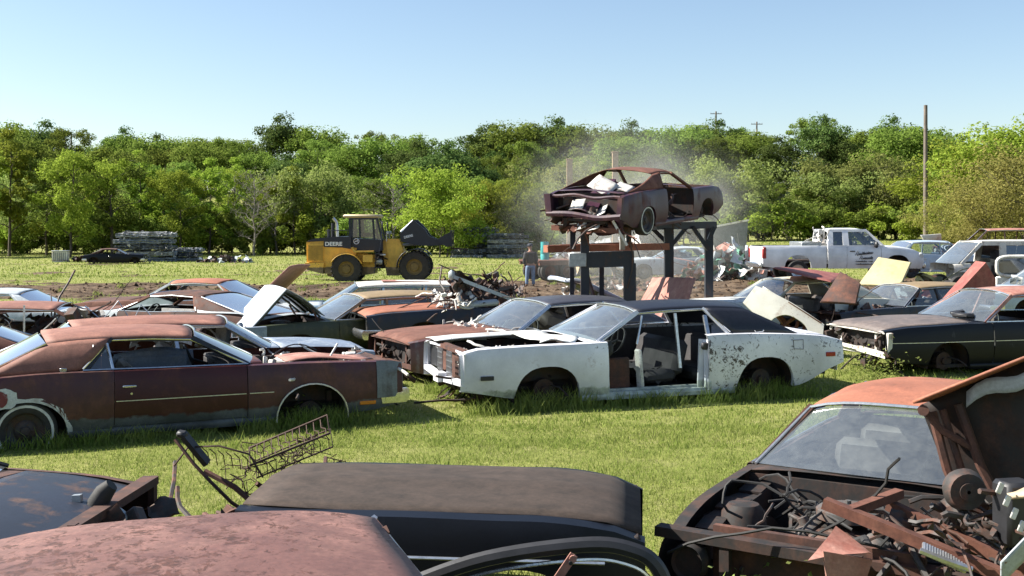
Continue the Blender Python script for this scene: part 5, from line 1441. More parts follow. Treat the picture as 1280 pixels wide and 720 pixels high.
c3, P, F = car('sedan', 'pale blue car with junk behind its windshield at the right edge', 'car', at(1322, 20.4, .02), 194, det=.9, body='bluewhite', roof='bluehood', framem='pale', H=1.46, L=5.0, nose='open', wheels='none', trim='chrome')
m = MB(); random.seed(91); junk_bits(m, 20, (-.2, .9, -.6, .7, .8, 1.25), .3, kinds='stb'); m.build('cabin_debris', M['white_junk'], c3)
rg = empty('loose_tailgate', pt(1276, 333, 22.8), R(-8), 'white tailgate shell with black round cornered window opening at the right edge', 'tailgate')
m = MB(); q = []
for k in range(24):
    a = 2 * math.pi * k / 24; q.append((.62 * math.copysign(abs(math.cos(a)) ** .5, math.cos(a)), 0, .27 * math.copysign(abs(math.sin(a)) ** .5, math.sin(a))))
m.tube(q, .05, 8, closed=True); m.build('window_surround', M['white_junk'], rg)
m = MB(); m._add(q, [tuple(range(24))]); m.build('window_glass', M['glass_dark'], rg)
m = MB(); m.cbox((0, .04, -.55), (1.3, .08, .55), .04); m.build('gate_skin', M['white_junk'], rg, dent=.02)

# silver sedan and junk behind the raised coupe
c4, P, F = car('sedan', 'silver sedan half hidden behind the lift legs', 'car', at(845, 37.5), 184, det=.7, body='pale', roof='pale', framem='pale', L=4.9, W=1.85, H=1.42, wheels={(a, b): 1 for a in (True, False) for b in (1, -1)}, sideglass=[(-.9, .6, -.9, .2)])
heap('scrap_heap', 'jumbled scrap heap with green and white pieces left of the pickup tailgate', at(915, 35.0), 1.9, 1.5, 1.55, 30, [('rusty_scrap', 'rust'), ('dark_scrap', 'engine'), ('white_scrap', 'white_junk'), ('green_scrap', plain('green_scrap', (.10, .26, .18), .6)), ('pale_scrap', 'pale'), ('pink_scrap', 'rust_pink')], 81, piece=.8)
heap('scrap_heap', 'pale scrap heap right behind the raised coupe legs', at(765, 46.0), 4.2, 2, 2.2, 34, [('rusty_scrap', 'rust'), ('white_scrap', 'white_junk'), ('tan_scrap', 'seat_tan'), ('grey_scrap', 'grey'), ('pale_scrap', 'pale')], 82, piece=1.2)
heap('scrap_heap', 'low line of scrap beside the silver sedan', at(870, 43.0), 4.2, 1.5, 1.3, 26, [('rusty_scrap', 'rust'), ('grey_scrap', 'grey'), ('white_scrap', 'white_junk'), ('pale_scrap', 'lightblue')], 83, piece=.9)
heap('scrap_heap', 'dark scrap on the ground under the forklift stand', at(795, 31.0), 2.6, 1.2, .35, 26, [('rusty_scrap', 'rust'), ('white_scrap', 'white_junk'), ('dark_scrap', 'engine')], 84, piece=.3)
heap('scrap_heap', 'dark twisted heap in the mud just left of the worker', at(618, 29.5), 1.2, .9, .62, 70, [('dark_scrap', 'engine'), ('rusty_scrap', 'rust_dark')], 85, piece=.32, kinds='tttss')
heap('scrap_heap', 'distant low scrap heap right of the crushed car stack', at(283, 69.0), 2.4, 1.2, .6, 20, [('dark_scrap', 'engine'), ('rusty_scrap', 'rust_dark'), ('pale_scrap', 'pale')], 86, piece=.7)
heap('scrap_heap', 'distant dark scrap heap right of the small white box', at(108, 70.0), 1.2, .9, .7, 16, [('dark_scrap', 'engine'), ('rusty_scrap', 'rust_dark')], 87, piece=.6)
bt = empty('metal_shed', at(905, 55), R(-10), 'grey ribbed dumpster shell on the field behind the raised coupe nose', 'container')
m = MB()
m.prism([(-1.35, .2), (1.35, .2), (1.5, 2.5), (-1.5, 1.9)], -1.2, 1.2)
for k in range(9): m.bar((-1.2 + k * .3, -1.23, .2), (-1.25 + k * .32, -1.23, 1.9 + k * .06), .06, .06, (0, 1, 0))
m.build('shell', M['grey'], bt); m = MB(); m.bar((-1.55, -1.22, 1.95), (1.55, -1.22, 2.55), .12, .12); m.build('rim', M['white_junk'], bt)

# ------------------------------------------------------------ flatbed trailer
tr = empty('flatbed_trailer', at(735, 41.5), R(24), 'rusty flatbed trailer with paired wheels loaded with scrap behind the raised coupe', 'trailer')
m = MB(); m.cbox((0, 0, .95), (6.5, 2.3, .10), .01)
for y in (-1.1, 1.1): m.bar((-3.2, y, .86), (3.2, y, .86), .12, .2)
for k in range(8): m.bar((-3 + k * .85, -1.1, .85), (-3 + k * .85, 1.1, .85), .08, .12)
m.build('deck', M['rust'], tr)
for x in (-2.6, -1.65):
    for sd in (1, -1):
        for yy_ in (.72, 1.0): wheel(tr, x, sd * yy_, .46, .46, .22, sd, rimm='rust')
m = MB(); m.bar((-2.1, -.6, .5), (-2.1, .6, .5), .1, .1); m.bar((3.2, .9, .85), (4.4, 0, .7), .12, .12); m.bar((3.2, -.9, .85), (4.4, 0, .7), .12, .12); m.build('drawbar', M['rust_dark'], tr)
heap('scrap_load', 'pile of white and grey scrap loaded on the flatbed trailer', at(742, 41.8, 1.0), 1.2, 1.9, 1.1, 18, [('white_scrap', 'white_junk'), ('grey_scrap', 'grey'), ('pale_scrap', 'pale')], 88, piece=.9, cat='scrap')
brl = empty('barrel', at(681, 40.6, 1.0), 0, 'teal barrel standing on the left end of the flatbed trailer', 'barrel')
m = MB(); m.lathe([(.001, 0), (.2, 0), (.21, .3), (.2, .32), (.21, .34), (.2, .7), (.2, .92), (.001, .92)], 'z', n=20); m.build('drum', M['teal'], brl); m = MB(); m.cyl((.08, 0, .92), (.08, 0, .96), .04, n=10); m.build('cap', M['black'], brl)
wa = empty('trailer_dolly', at(768, 33.2), R(85), 'small four wheeled dolly with black wheels under the stand', 'dolly')
for x in (-.22, .22):
    for sd in (1, -1): wheel(wa, x * 0 + (.0), sd * .16 + x * 1.6, .17, .17, .12, sd) if False else wheel(wa, sd * .18, x, .17, .17, .12, 1 if x > 0 else -1)
m = MB(); m.bar((-.3, 0, .3), (.3, 0, .3), .1, .06); m.bar((0, -.3, .3), (0, .3, .3), .1, .06); m.bar((.2, 0, .3), (1.1, 0, .4), .04, .04); m.build('frame', M['rust_dark'], wa)

# ------------------------------------------------------------ raised coupe on its steel stand
rc, P, F = car('fastback', 'burnt purple brown fastback shell lifted high on a steel stand', 'car', (2.76, 24.18, 2.36), 55.4, det=1.3, tilt=(4, -4.5),
    body='purple', roof='rust', rearm='purple', fender='purple', L=4.8, W=1.84, H=1.30, sill=.18, wf=1.45, wr=-1.35, ar=.36, ah=.60, ws=False, rw=False, wst=.15, cowl=.80, rwt=-.72, rwb=-2.0, ct=-.42, cb=-.52, tum=.62,
    top=[(-2.4, .80), (-2.1, .86), (-1.5, .90), (-.8, .90), (0, .87), (.85, .85), (1.8, .84), (2.2, .80), (2.4, .70)], bot=[(-2.4, .40), (-2.1, .28), (-1.8, .2), (1.9, .2), (2.2, .28), (2.4, .40)],
    doors=[(-.52, .72)], gone=[('door', -1, 0), ('door', 1, 0)], handles=False, hood='off', trunk='off', nose='none', tail='none', bumper_f=False, bumper_r=False, framem='rust', trim='rust_dark',
    interior=False, dent=.03, wheels={(False, -1): 1}, whitewall=True, wr_=.31, eng=False)
zt, zb0, zb, hw, yy = F
m = MB()
m.tube([(-2.36, y, .80 + .02 * math.sin(y * 7)) for y in np.linspace(-.82, .82, 12)], .035, 6)
m.tube([(-2.40, y, .42 + .02 * math.sin(y * 5)) for y in np.linspace(-.85, .85, 12)], .06, 6)
m.bar((-2.38, .80, .42), (-2.38, .84, .82), .10, .14, (0, 1, 0)); m.bar((-2.38, -.80, .42), (-2.38, -.84, .82), .08, .10, (0, 1, 0))
m.build('tail_frame', M['purple'], rc, dent=.03)
m = MB(); random.seed(92)
m.grid(lambda u, v: (lerp(-2.3, -1.0, u), lerp(-.1, .72, v), .45 + .5 * u + .1 * math.sin(v * 5)), 8, 8); m.bar((-2.25, -.1, .55), (-1.1, .1, 1.05), .22, .10)
m.grid(lambda u, v: (-2.25 + .1 * u, lerp(-.8, .1, v), .42 - .35 * u + .04 * math.sin(v * 9)), 3, 8)
m.build('crushed_trunk_floor', M['purple'], rc, dent=.08, dscale=4, solid=.012)
m = MB(); random.seed(93)
for c, s_ in (((-1.55, .05, .98), .42), ((-2.2, .25, .62), .26), ((-1.9, -.42, .58), .42), ((-2.2, -.25, .50), .3), ((-.3, -.35, .72), .24), ((-.1, -.5, .55), .16), ((-1.3, -.3, .95), .3), ((-2.3, .1, .22), .22), ((-2.28, -.2, .20), .2)):
    c = Vector(c); a = Matrix.Rotation(random.uniform(-.5, .5), 3, 'X') @ Matrix.Rotation(random.uniform(-.9, -.3), 3, 'Y')
    o_ = random.uniform(0, 9); m = MB(); m.grid(lambda u, v: c + a @ Vector(((u - .5) * s_, (v - .5) * s_ * 1.2, .12 * s_ * mnoise.noise(Vector((u * 5 + o_, v * 5, 0))))), 5, 5)
    m.build('torn_white_sheet', M['white_junk'], rc, solid=.01)
m = MB(); random.seed(94); junk_bits(m, 60, (-2.3, -1.1, -.75, .75, .1, .75), .32, kinds='tsb'); junk_bits(m, 36, (-1, 1.0, -.6, .6, .25, .7), .3, kinds='tsb'); m.build('hanging_scrap', M['engine'], rc)
m = MB(); random.seed(95); junk_bits(m, 22, (-2.3, -2.0, -.7, .6, .10, .36), .22, kinds='tsb'); m.bar((-2.25, -.75, .16), (-2.25, .8, .12), .12, .10); m.build('bent_bumper', M['rust'], rc)
m = MB(); m.bar((-2.3, -.62, .35), (-2.15, -.86, -.12), .12, .05); m.build('dangling_trim', M['white_junk'], rc, dent=.01)
m = MB(); m.cbox((-.1, -.3, .62), (.12, .5, .5), .08, (0, -20, 0)); m.cbox((-.1, .35, .62), (.12, .5, .5), .08, (0, -20, 0)); m.build('seat_frame', M['interior'], rc, dent=.03)

st = empty('steel_stand', (2.76, 24.2, terrain(2.8, 24.2)), 0, 'dark steel stand with posts, rusty rails and braces carrying the raised fastback', 'stand')
g0 = -terrain(2.8, 24.2)
def SP(px, py, Y): p = pt(px, py, Y); return Vector((p.x - 2.76, p.y - 24.2, p.z + g0))
def leg(px, Y, ztop, w, d, nm='leg', mt='steel_dark'):
    Y *= YS; X = (px - 640) / FPX * Y; m = MB(); zg = terrain(X, Y) + g0 - .05
    m.bar((X - 2.76, Y - 24.2, zg), (X - 2.76, Y - 24.2, ztop + g0), w, d, (0, 1, 0)); m.cbox((X - 2.76, Y - 24.2, zg + .07), (w * 2.0, d * 2.0, .03)); m.build(nm, M[mt], st, dent=.006)
leg(731, 17.3, 2.42, .17, .17); leg(787, 17.3, 1.62, .24, .22); leg(715, 18.1, 1.5, .09, .09); leg(752, 18.2, 1.5, .10, .10)
leg(836, 19.0, 2.34, .20, .19, mt='steel_dark'); leg(886, 19.6, 2.34, .18, .18)
m = MB(); m.bar(SP(733, 325, 17.3), SP(792, 323, 17.3), .22, .32); m.build('cross_beam', M['steel_dark'], st, dent=.01)
m = MB(); m.cbox(SP(722, 325, 17.15), (.36, .06, .28), .01); m.build('end_plate', M['galv'], st, dent=.01)
m = MB(); m.bar(SP(682, 311, 17.6), SP(836, 308, 19.0), .16, .15); m.build('rail', M['rust_orange'], st, dent=.01)
m = MB(); m.bar(SP(700, 309, 18.3), SP(790, 306, 18.5), .12, .12); m.build('rail', M['rust'], st, dent=.01)
for px, Y, y0, y1, mt in ((716, 17.5, 311, 288, 'steel_dark'), (778, 18.2, 312, 287, 'white_junk'), (786, 18.5, 312, 284, 'steel_dark')):
    m = MB(); m.bar(SP(px, y0, Y), SP(px, y1 - 6, Y), .11, .10, (0, 1, 0)); m.build('upper_post', M[mt], st)
m = MB(); m.bar(SP(818, 283, 18.9), SP(893, 281, 19.7), .16, .16); m.build('top_beam', M['steel_dark'], st, dent=.01)
m = MB(); m.bar(SP(700, 286, 17.5), SP(800, 284, 17.8), .14, .12); m.bar(SP(705, 284, 18.4), SP(790, 280, 18.6), .12, .12); m.build('saddle_beam', M['rust_dark'], st)
for a, b in (((814, 284), (838, 308)), ((858, 284), (838, 308)), ((866, 284), (886, 312)), ((893, 284), (886, 300))):
    Y = 19.3; m = MB(); m.bar(SP(a[0], a[1], Y), SP(b[0], b[1], Y), .09, .09); m.build('brace', M['steel_dark'], st)
m = MB(); m.bar(SP(733, 340, 17.6), SP(748, 392, 17.8), .06, .06); m.build('brace', M['steel_dark'], st)
for px, tp in ((712, 200), (769, 191)):
    x, y, z = at(px, 44); p = pt(px, tp, 44)
    ps = empty('timber_post', (x, y, z), 0, 'tall bare timber post rising behind the ' + ('tail' if px < 730 else 'roof') + ' of the raised fastback', 'post', 'timber posts behind the raised fastback')
    m = MB(); m.bar((0, 0, -.3), (0, 0, p.z - z), .30, .32, (0, 1, 0)); m.build('post', M['wood'], ps); m = MB(); m.cbox((0, 0, p.z - z + .03), (.36, .38, .06), .01); m.build('cap', M['wood'], ps)

# ------------------------------------------------------------ utility poles
M['polewood'] = plain('weathered_pole_wood', (.16, .13, .11), .9, 0, .3, 3)
def pole(px, Y, h, r, text, arms=1):
    e = empty('utility_pole', at(px, Y), 0, text, 'utility pole'); m = MB(); m.cyl((0, 0, -.5), (0, 0, h), r, r * .75, 12); m.build('post', M['polewood'], e)
    for k in range(arms):
        m = MB(); m.bar((-1.2, 0, h - .5 - k * 1.1), (1.2, 0, h - .5 - k * 1.1), .12, .14); m.build('crossarm', M['polewood'], e)
        for x in (-1.1, -.5, .5, 1.1): m = MB(); m.cyl((x, 0, h - .44 - k * 1.1), (x, 0, h - .2 - k * 1.1), .05, .03, 8); m.build('insulator', M['galv'], e)
    return e
pole(1157, 76, 12.6, .22, 'bare dark wooden pole standing tall at the right behind the white pickup', 0)
pole(8, 170, 19.5 - 6.0, .24, 'distant utility pole with two crossarms above the trees at the far left', 2)
pole(89, 178, 13.5, .2, 'distant thin utility pole above the trees right of the far left one', 1)
pole(895, 178, 16.5, .22, 'distant thin pole above the ridge right of the raised fastback', 1)
pole(946, 175, 14.0, .2, 'distant thin pole with short crossarm above the ridge over the pickup bed', 1)

# ------------------------------------------------------------ crushed cars
def crushed(seed, mat, L=4.8, W=1.8, H=.42):
    rng = random.Random(seed); root = empty('crushed_car'); 
    def body(nm, mt, z0, z1, amp, ins):
        m = MB(); o = rng.uniform(0, 60); nx, ny = 40, 14
        def top(u, v, z):
            x, y = (u - .5) * L * ins, (v - .5) * W * ins
            k = mnoise.fractal(Vector((x * 1.6 + o, y * 1.6, z)), 1, 2, 4)
            return (x + .12 * mnoise.noise(Vector((y * 4 + o, x, z))), y + .10 * mnoise.noise(Vector((x * 4, y + o, z))), z + amp * k)
        m.grid(lambda u, v: top(u, v, z1), nx, ny); m.grid(lambda u, v: top(u, v, z0), nx, ny, flip=True)
        def side(fx):
            m.grid(lambda u, v: fx(u, v), nx, 6)
        for s in (0, 1):
            def fx(u, v, s=s):
                a = Vector(top(u, s, z0)); b = Vector(top(u, s, z1)); p = a.lerp(b, v)
                p.y += (.14 * mnoise.noise(Vector((u * 22 + o, v * 3.4, s * 7))) + .05 * math.sin(v * 12 + u * 9)) * math.sin(math.pi * v); return p
            side(fx)
            def fx2(u, v, s=s):
                a = Vector(top(s, u, z0)); b = Vector(top(s, u, z1)); p = a.lerp(b, v)
                p.x += (.22 * mnoise.noise(Vector((u * 12 + o, v * 4, s * 5)))) * math.sin(math.pi * v); return p
            side(fx2)
        return m.build(nm, mt, root, angle=25)
    body('crushed_body', mat, 0.04, H * .80, .05, 1.0); body('flattened_roof', M['galv'] if seed % 2 else mat, H * .78, H * 1.02, .05, .78)
    m = MB(); random.seed(seed); junk_bits(m, 26, (-L / 2, L / 2, -W / 2, W / 2, .05, H), .3, kinds='tsb'); m.build('torn_edges', M['white_junk'], root)
    if seed % 2: wheel(root, L * .3, -W * .45, .2, .26, .18, -1)
    return root
cm = [paint('crushed_grey_blue', (.13, .15, .18), (.35, .36, .37), .35, 5, .4, .7, third=((.08, .05, .04), .3)), paint('crushed_silver', (.30, .31, .32), (.10, .10, .11), .4, 5, .4, .7, third=((.05, .04, .04), .3)), paint('crushed_dark', (.03, .035, .045), (.25, .26, .27), .35, 5, .4, .7)]
CR = [crushed(1, cm[0]), crushed(2, cm[1]), crushed(3, cm[2])]
usedc = [False] * 3
def place_crushed(k, loc, rz, s, text):
    o = CR[k] if not usedc[k] else copy_tree(CR[k]); usedc[k] = True
    o.location = loc; o.rotation_euler = (0, 0, R(rz)); o.scale = s; label(o, text, 'crushed car', 'crushed cars stacked for the shredder')
for k_ in range(3): pass
nm = ['bottom', 'second', 'third', 'fourth', 'fifth', 'topmost']
random.seed(95)
def stack(px, Y, n, rz, s, where, h=.47):
    x, y, z = at(px, Y)
    for i in range(n):
        w_ = 'topmost' if i == n - 1 else nm[i]
        if i == n - 1 and n == 1: w_ = 'single'
        t = f'{w_} flattened car of the stack {where}' if n > 1 else f'flattened car lying {where}'
        place_crushed((i + int(px)) % 3, (x + random.uniform(-.15, .15), y + random.uniform(-.1, .1), z - .05 + i * h * s[2]), rz + random.uniform(-4, 4), s, t)
stack(183, 71, 5, 8, (.98, 1, 1.1), 'at the left side of the field')
stack(229, 72.5, 3, 4, (.62, 1, .85), 'right beside the tall left stack')
stack(603, 82, 6, 68, (.9, 1.15, 1.05), 'taller of the two right of the loader')
stack(634, 80, 5, 35, (.72, 1.1, 1.0), 'shorter of the two right of the loader')
stack(583, 80, 2, 10, (.6, 1, .9), 'low one left of the two tall right stacks')

# ------------------------------------------------------------ distant dark car, white box
far, P, F = car('sedan', 'distant dark coupe wreck in front of the tall left stack of crushed cars', 'car', at(144, 67.5, -.15), 10, det=.5, body='blackcar', roof='rust_dark', L=4.6, W=1.8, framem='rust_dark')
bx = empty('utility_cabinet', at(76, 70), R(8), 'small white metal cabinet standing on the field at the far left', 'cabinet')
m = MB(); m.cbox((0, 0, .45), (1.2, .8, .9), .02); m.build('housing', M['white_junk'], bx)
m = MB(); m.cbox((0, 0, .93), (1.3, .9, .06), .01); m.build('lid', M['pale'], bx)
m = MB()
for k in range(7): m.bar((-.45 + .15 * k, -.41, .15), (-.45 + .15 * k, -.41, .8), .05, .02, (0, 1, 0))
m.build('louvre', M['grey'], bx)
# ------------------------------------------------------------ wheel loader (local x = right, z = up, faces right)
M['cat'] = paint('worn_construction_yellow', (.78, .46, .06), (.50, .28, .06), .3, 2.5, .45, .75, soft=.2, band=(.80, (.30, .21, .12)), third=((.06, .04, .02), .2), grit=.1)
M['navy'] = plain('black_machine_paint', (.012, .014, .024), .35, 0, .3, 6)
M['tyre_mud'] = plain('muddy_tyre', (.035, .030, .026), .85, 0, .5, 6)
M['paint_white'] = plain('white_decal', (.75, .76, .75), .5, 0, .1)
LY = 41.7 * YS; LX = (452 - 640) / FPX * LY
ld = empty('wheel_loader', (LX, LY, HCAM - (353.5 - HOR) / 25.2), 0, 'yellow and black wheel loader with cab and raised fork linkage facing right', 'wheel loader')
def Z4(x, y): return ((380 + x / 6.857 - 452) / 25.2, (354.5 - (255 + y / 6.857)) / 25.2)
def Z7(x, y): return ((360 + x / 4 - 452) / 25.2, (354.5 - (240 + y / 4)) / 25.2)
HW = 1.15
def pr(name, pts, y0, y1, mt, parent=None, dent=.0):
    m = MB(); m.prism(pts, y0, y1); return m.build(name, M[mt], parent or ld, dent=dent, angle=30)
eng = pr('engine_cover', [Z4(45, 335), Z4(48, 500), Z4(190, 505), Z4(205, 600), Z4(290, 600), Z4(470, 430), Z4(470, 380), Z4(360, 370), Z4(200, 320), Z4(60, 318)], -.85, .85, 'cat')
pr('hood', [Z4(52, 330), Z4(60, 318), Z4(120, 300), Z4(300, 285), Z4(425, 285), Z4(425, 390), Z4(355, 378), Z4(195, 372), Z4(195, 322)], -.90, .90, 'navy')
g = pr('side_grille', [Z4(62, 352), Z4(62, 498), Z4(192, 495), Z4(192, 345)], -.905, .905, 'cat')
m = MB()
for k in range(12):
    x0, z0 = Z4(70 + k * 10.5, 488); x1, z1 = Z4(70 + k * 10.5, 360)
    for s in (-1, 1): m.bar((x0, s * .915, z0), (x1, s * .915, z1), .02, .015, (0, 1, 0))
m.build('grille_slats', plain('dull_yellow_slats', (.22, .13, .02), .6), g)
pr('counterweight', [Z4(38, 505), Z4(35, 550), Z4(60, 565), Z4(190, 600), Z4(200, 505)], -1.0, 1.0, 'cat')
pr('rear_frame', [Z4(200, 500), Z4(215, 620), Z4(300, 640), Z4(620, 600), Z4(635, 440), Z4(470, 420), Z4(300, 430)], -.55, .55, 'cat')
for s in (-1, 1):
    pr('tool_box', [Z4(530, 440), Z4(530, 498), Z4(612, 498), Z4(612, 440)], s * 1.02 - .1, s * 1.02 + .1, 'cat')
    m = MB()
    for c, r0, r1, a0, a1, mt in ((Z4(390, 575), .78, .84, 25, 150, 'cat'),):
        m.grid(lambda u, v: (c[0] + r1 * math.cos(R(lerp(a0, a1, u))), s * lerp(.72, 1.22, v), c[1] + r1 * math.sin(R(lerp(a0, a1, u)))), 14, 2)
    m.build('rear_mudguard', M['cat'], ld, solid=.03)
    m = MB(); c = Z7(642, 375)
    m.grid(lambda u, v: (c[0] + .86 * math.cos(R(lerp(35, 185, u))), s * lerp(.72, 1.24, v), c[1] + .86 * math.sin(R(lerp(35, 185, u)))), 14, 2); m.build('front_mudguard', M['navy'], ld, solid=.03)
    pr('catwalk', [Z4(430, 375), Z4(455, 418), Z4(620, 415), Z4(620, 404), Z4(470, 404), Z4(445, 372)], s * .95 - .22, s * .95 + .22, 'cat')
for (c, r) in ((Z7(308, 395), .735), (Z7(642, 375), .75)):
    for sd in (1, -1):
        r_ = r; m = MB(); wv = .52
        m.lathe([(r_ * .52, -wv * .42), (r_ * .8, -wv * .5), (r_ * .95, -wv * .46), (r_ * .97, 0), (r_ * .95, wv * .46), (r_ * .8, wv * .5), (r_ * .52, wv * .42), (r_ * .52, -wv * .42)], 'y', n=40)
        for k in range(22):
            a = 2 * math.pi * k / 22
            for s2 in (-1, 1):
                p = Vector((math.cos(a) * r_ * .985, s2 * .13, math.sin(a) * r_ * .985)); q = Vector((math.cos(a + .16 * s2) * r_ * .985, s2 * .27, math.sin(a + .16 * s2) * r_ * .985))
                m.bar(p - Vector((0, s2 * .12, 0)), q, .09, .05, (math.cos(a), 0, math.sin(a)))
        w_ = m.build('wheel', M['tyre_mud'], ld, loc=(c[0], sd * .95, max(c[1], r_ - .02)))
        m = MB(); m.lathe([(r_ * .53, sd * wv * .42), (r_ * .50, sd * wv * .3), (r_ * .44, sd * wv * .18), (r_ * .30, sd * wv * .16), (r_ * .26, sd * wv * .3), (.001, sd * wv * .32)], 'y', n=28)
        for k in range(8): a = k * math.pi / 4; m.cyl((r_ * .2 * math.cos(a), sd * wv * .3, r_ * .2 * math.sin(a)), (r_ * .2 * math.cos(a), sd * wv * .36, r_ * .2 * math.sin(a)), .025, n=6)
        m.build('rim', plain('muddy_yellow_rim', (.20, .13, .04), .7), w_)
# cab
cabp = [Z4(410, 285), Z4(425, 405), Z4(440, 415), Z4(690, 410), Z4(690, 320), Z4(640, 125), Z4(405, 130)]
pr('cab_lower', [Z4(418, 300), Z4(425, 405), Z4(440, 417), Z4(640, 417), Z4(690, 400), Z4(688, 315), Z4(618, 308), Z4(430, 300)], -.72, .72, 'navy')
m = MB()
for s in (-1, 1):
    for a, b, wd in ((Z4(412, 300), Z4(408, 130), .10), (Z4(428, 300), Z4(432, 130), .08), (Z4(498, 300), Z4(490, 130), .09), (Z4(618, 310), Z4(606, 130), .10), (Z4(684, 318), Z4(640, 130), .09), (Z4(410, 132), Z4(640, 132), .10)):
        m.bar((a[0], s * .70, a[1]), (b[0], s * .68, b[1]), .06, wd, (1, 0, 0) if abs(a[0] - b[0]) < .5 else (0, 0, 1))
for a in (Z4(412, 132), Z4(640, 132), Z4(686, 316), Z4(412, 300)): m.bar((a[0], -.7, a[1]), (a[0], .7, a[1]), .06, .08)
m.build('cab_frame', M['navy'], ld)
for s in (-1, 1):
    for q in ([Z4(436, 290), Z4(490, 290), Z4(486, 140), Z4(436, 140)], [Z4(506, 290), Z4(610, 302), Z4(600, 140), Z4(500, 140)], [Z4(626, 305), Z4(676, 315), Z4(636, 140), Z4(614, 140)]):
        m = MB(); m._add([(x, s * .69, z) for x, z in q], [(0, 1, 2, 3)]); m.build('cab_window', M['glass_clear'], ld)
m = MB(); a, b = Z4(686, 315), Z4(642, 140); m._add([(a[0], -.66, a[1]), (a[0], .66, a[1]), (b[0], .64, b[1]), (b[0], -.64, b[1])], [(0, 1, 2, 3)]); m.build('cab_windscreen', M['glass_clear'], ld)
m = MB(); a, b = Z4(414, 295), Z4(408, 140); m._add([(a[0], -.66, a[1]), (a[0], .66, a[1]), (b[0], .64, b[1]), (b[0], -.64, b[1])], [(0, 1, 2, 3)]); m.build('cab_rear_window', M['glass_clear'], ld)
m = MB(); c = Z4(508, 112); m.cbox((c[0], 0, c[1]), (1.80, 1.62, .17), .07); m.build('cab_roof', plain('cream_cab_roof', (.50, .40, .24), .6, 0, .15), ld)
m = MB(); c = Z4(530, 270); m.cbox((c[0], 0, c[1]), (.5, .5, .2), .06); m.cbox((c[0] - .22, 0, c[1] + .4), (.15, .5, .7), .06); m.build('seat', M['interior'], ld)
m = MB(); c = Z4(610, 235); m.tube([Vector((c[0] + .12 * math.sin(a), .2 * math.cos(a), c[1] + .14 * math.sin(a))) for a in np.linspace(0, 2 * math.pi, 16)[:-1]], .02, 5, closed=True); m.cyl((c[0], 0, c[1]), (c[0] + .25, 0, c[1] - .5), .03, n=6); m.build('steering_wheel', M['black'], ld)
m = MB(); a, b, c = Z4(295, 290), Z4(290, 165), Z4(258, 128); m.tube([(a[0], -.3, a[1]), (b[0], -.3, b[1]), (c[0], -.3, c[1])], .075, 8); m.build('exhaust_pipe', M['alu'], ld)
m = MB(); a, b = Z4(240, 295), Z4(240, 170); m.cyl((a[0], .3, a[1]), (b[0], .3, b[1]), .09, n=10); a = Z4(218, 240); m.cyl((a[0], -.2, a[1] - .3), (a[0], -.2, a[1] + .1), .08, n=8); m.build('air_intake', M['navy'], ld)
m = MB()
for k in range(4):
    a = Z4(660 - k * 3, 430 + k * 38); 
    for s in (-1, 1): m.bar((a[0] - .18, s * 1.0, a[1]), (a[0] + .18, s * 1.0, a[1]), .2, .04)
for s in (-1, 1):
    a, b = Z4(640, 420), Z4(628, 590); m.bar((a[0], s * 1.0, a[1]), (b[0], s * 1.0, b[1]), .05, .04, (1, 0, 0))
m.build('ladder', M['navy'], ld)
m = MB(); a = Z4(665, 480); m.cbox((a[0], 0, a[1]), (.5, .7, .9), .08); random.seed(97); junk_bits(m, 20, (a[0] - .3, a[0] + .3, -.6, -.3, a[1] - .4, a[1] + .5), .25, kinds='tcb'); m.build('articulation_joint', M['under'], ld)
m = MB(); a = Z4(660, 500); m.cbox((a[0], -.75, a[1]), (.3, .1, .22), .03); a = Z4(690, 438); m.cbox((a[0], -.8, a[1]), (.28, .06, .07), .01); m.build('step_plate', M['paint_white'], ld)
# front frame and linkage
pr('front_frame', [Z7(482, 245), Z7(478, 300), Z7(500, 420), Z7(560, 420), Z7(600, 345), Z7(585, 300), Z7(560, 245)], -.5, .5, 'cat')
for s in (-1, 1): pr('loader_tower', [Z7(492, 238), Z7(520, 400), Z7(562, 400), Z7(580, 290), Z7(562, 238)], s * .5 - .08, s * .5 + .08, 'cat')
for s in (-1, 1):
    pr('boom_arm', [Z7(566, 215), Z7(572, 250), Z7(640, 268), Z7(700, 272), Z7(760, 270), Z7(800, 262), Z7(790, 240), Z7(742, 238), Z7(710, 222), Z7(690, 190), Z7(640, 150), Z7(628, 148)], s * .62 - .09, s * .62 + .09, 'navy')
m = MB(); a, b = Z7(566, 205), Z7(628, 148); m.tube([(a[0], 0, a[1]), (b[0], 0, b[1])], .075, 8); m.build('tilt_cylinder', M['alu'], ld)
m = MB(); a, b = Z7(580, 268), Z7(690, 262)
for s in (-1, 1): m.tube([(a[0], s * .42, a[1]), (b[0], s * .42, b[1])], .07, 8)
m.build('lift_cylinder', M['galv'], ld)
pr('tilt_lever', [Z7(622, 145), Z7(648, 142), Z7(705, 200), Z7(690, 215)], -.12, .12, 'navy')
for s in (-1, 1):
    pr('coupler', [Z7(750, 240), Z7(820, 200), Z7(826, 202), Z7(822, 270), Z7(800, 276), Z7(768, 262)], s * .8 - .05, s * .8 + .05, 'navy')
m = MB(); a, b = Z7(822, 202), Z7(822, 270)
for z in (a, b, Z7(822, 236)): m.bar((z[0], -1.1, z[1]), (z[0], 1.1, z[1]), .08, .10)
for y in (-1.05, -.5, .5, 1.05): m.bar((a[0], y, a[1]), (b[0], y, b[1]), .06, .08, (0, 1, 0))
m.build('fork_carriage', M['navy'], ld)
for s in (-1, 1):
    m = MB(); c = Z7(840, 285); d = Z7(930, 292); m.bar((b[0], s * .55, c[1]), (d[0] - .3, s * .55, d[1]), .16, .06); m.build('fork', M['under'], ld)
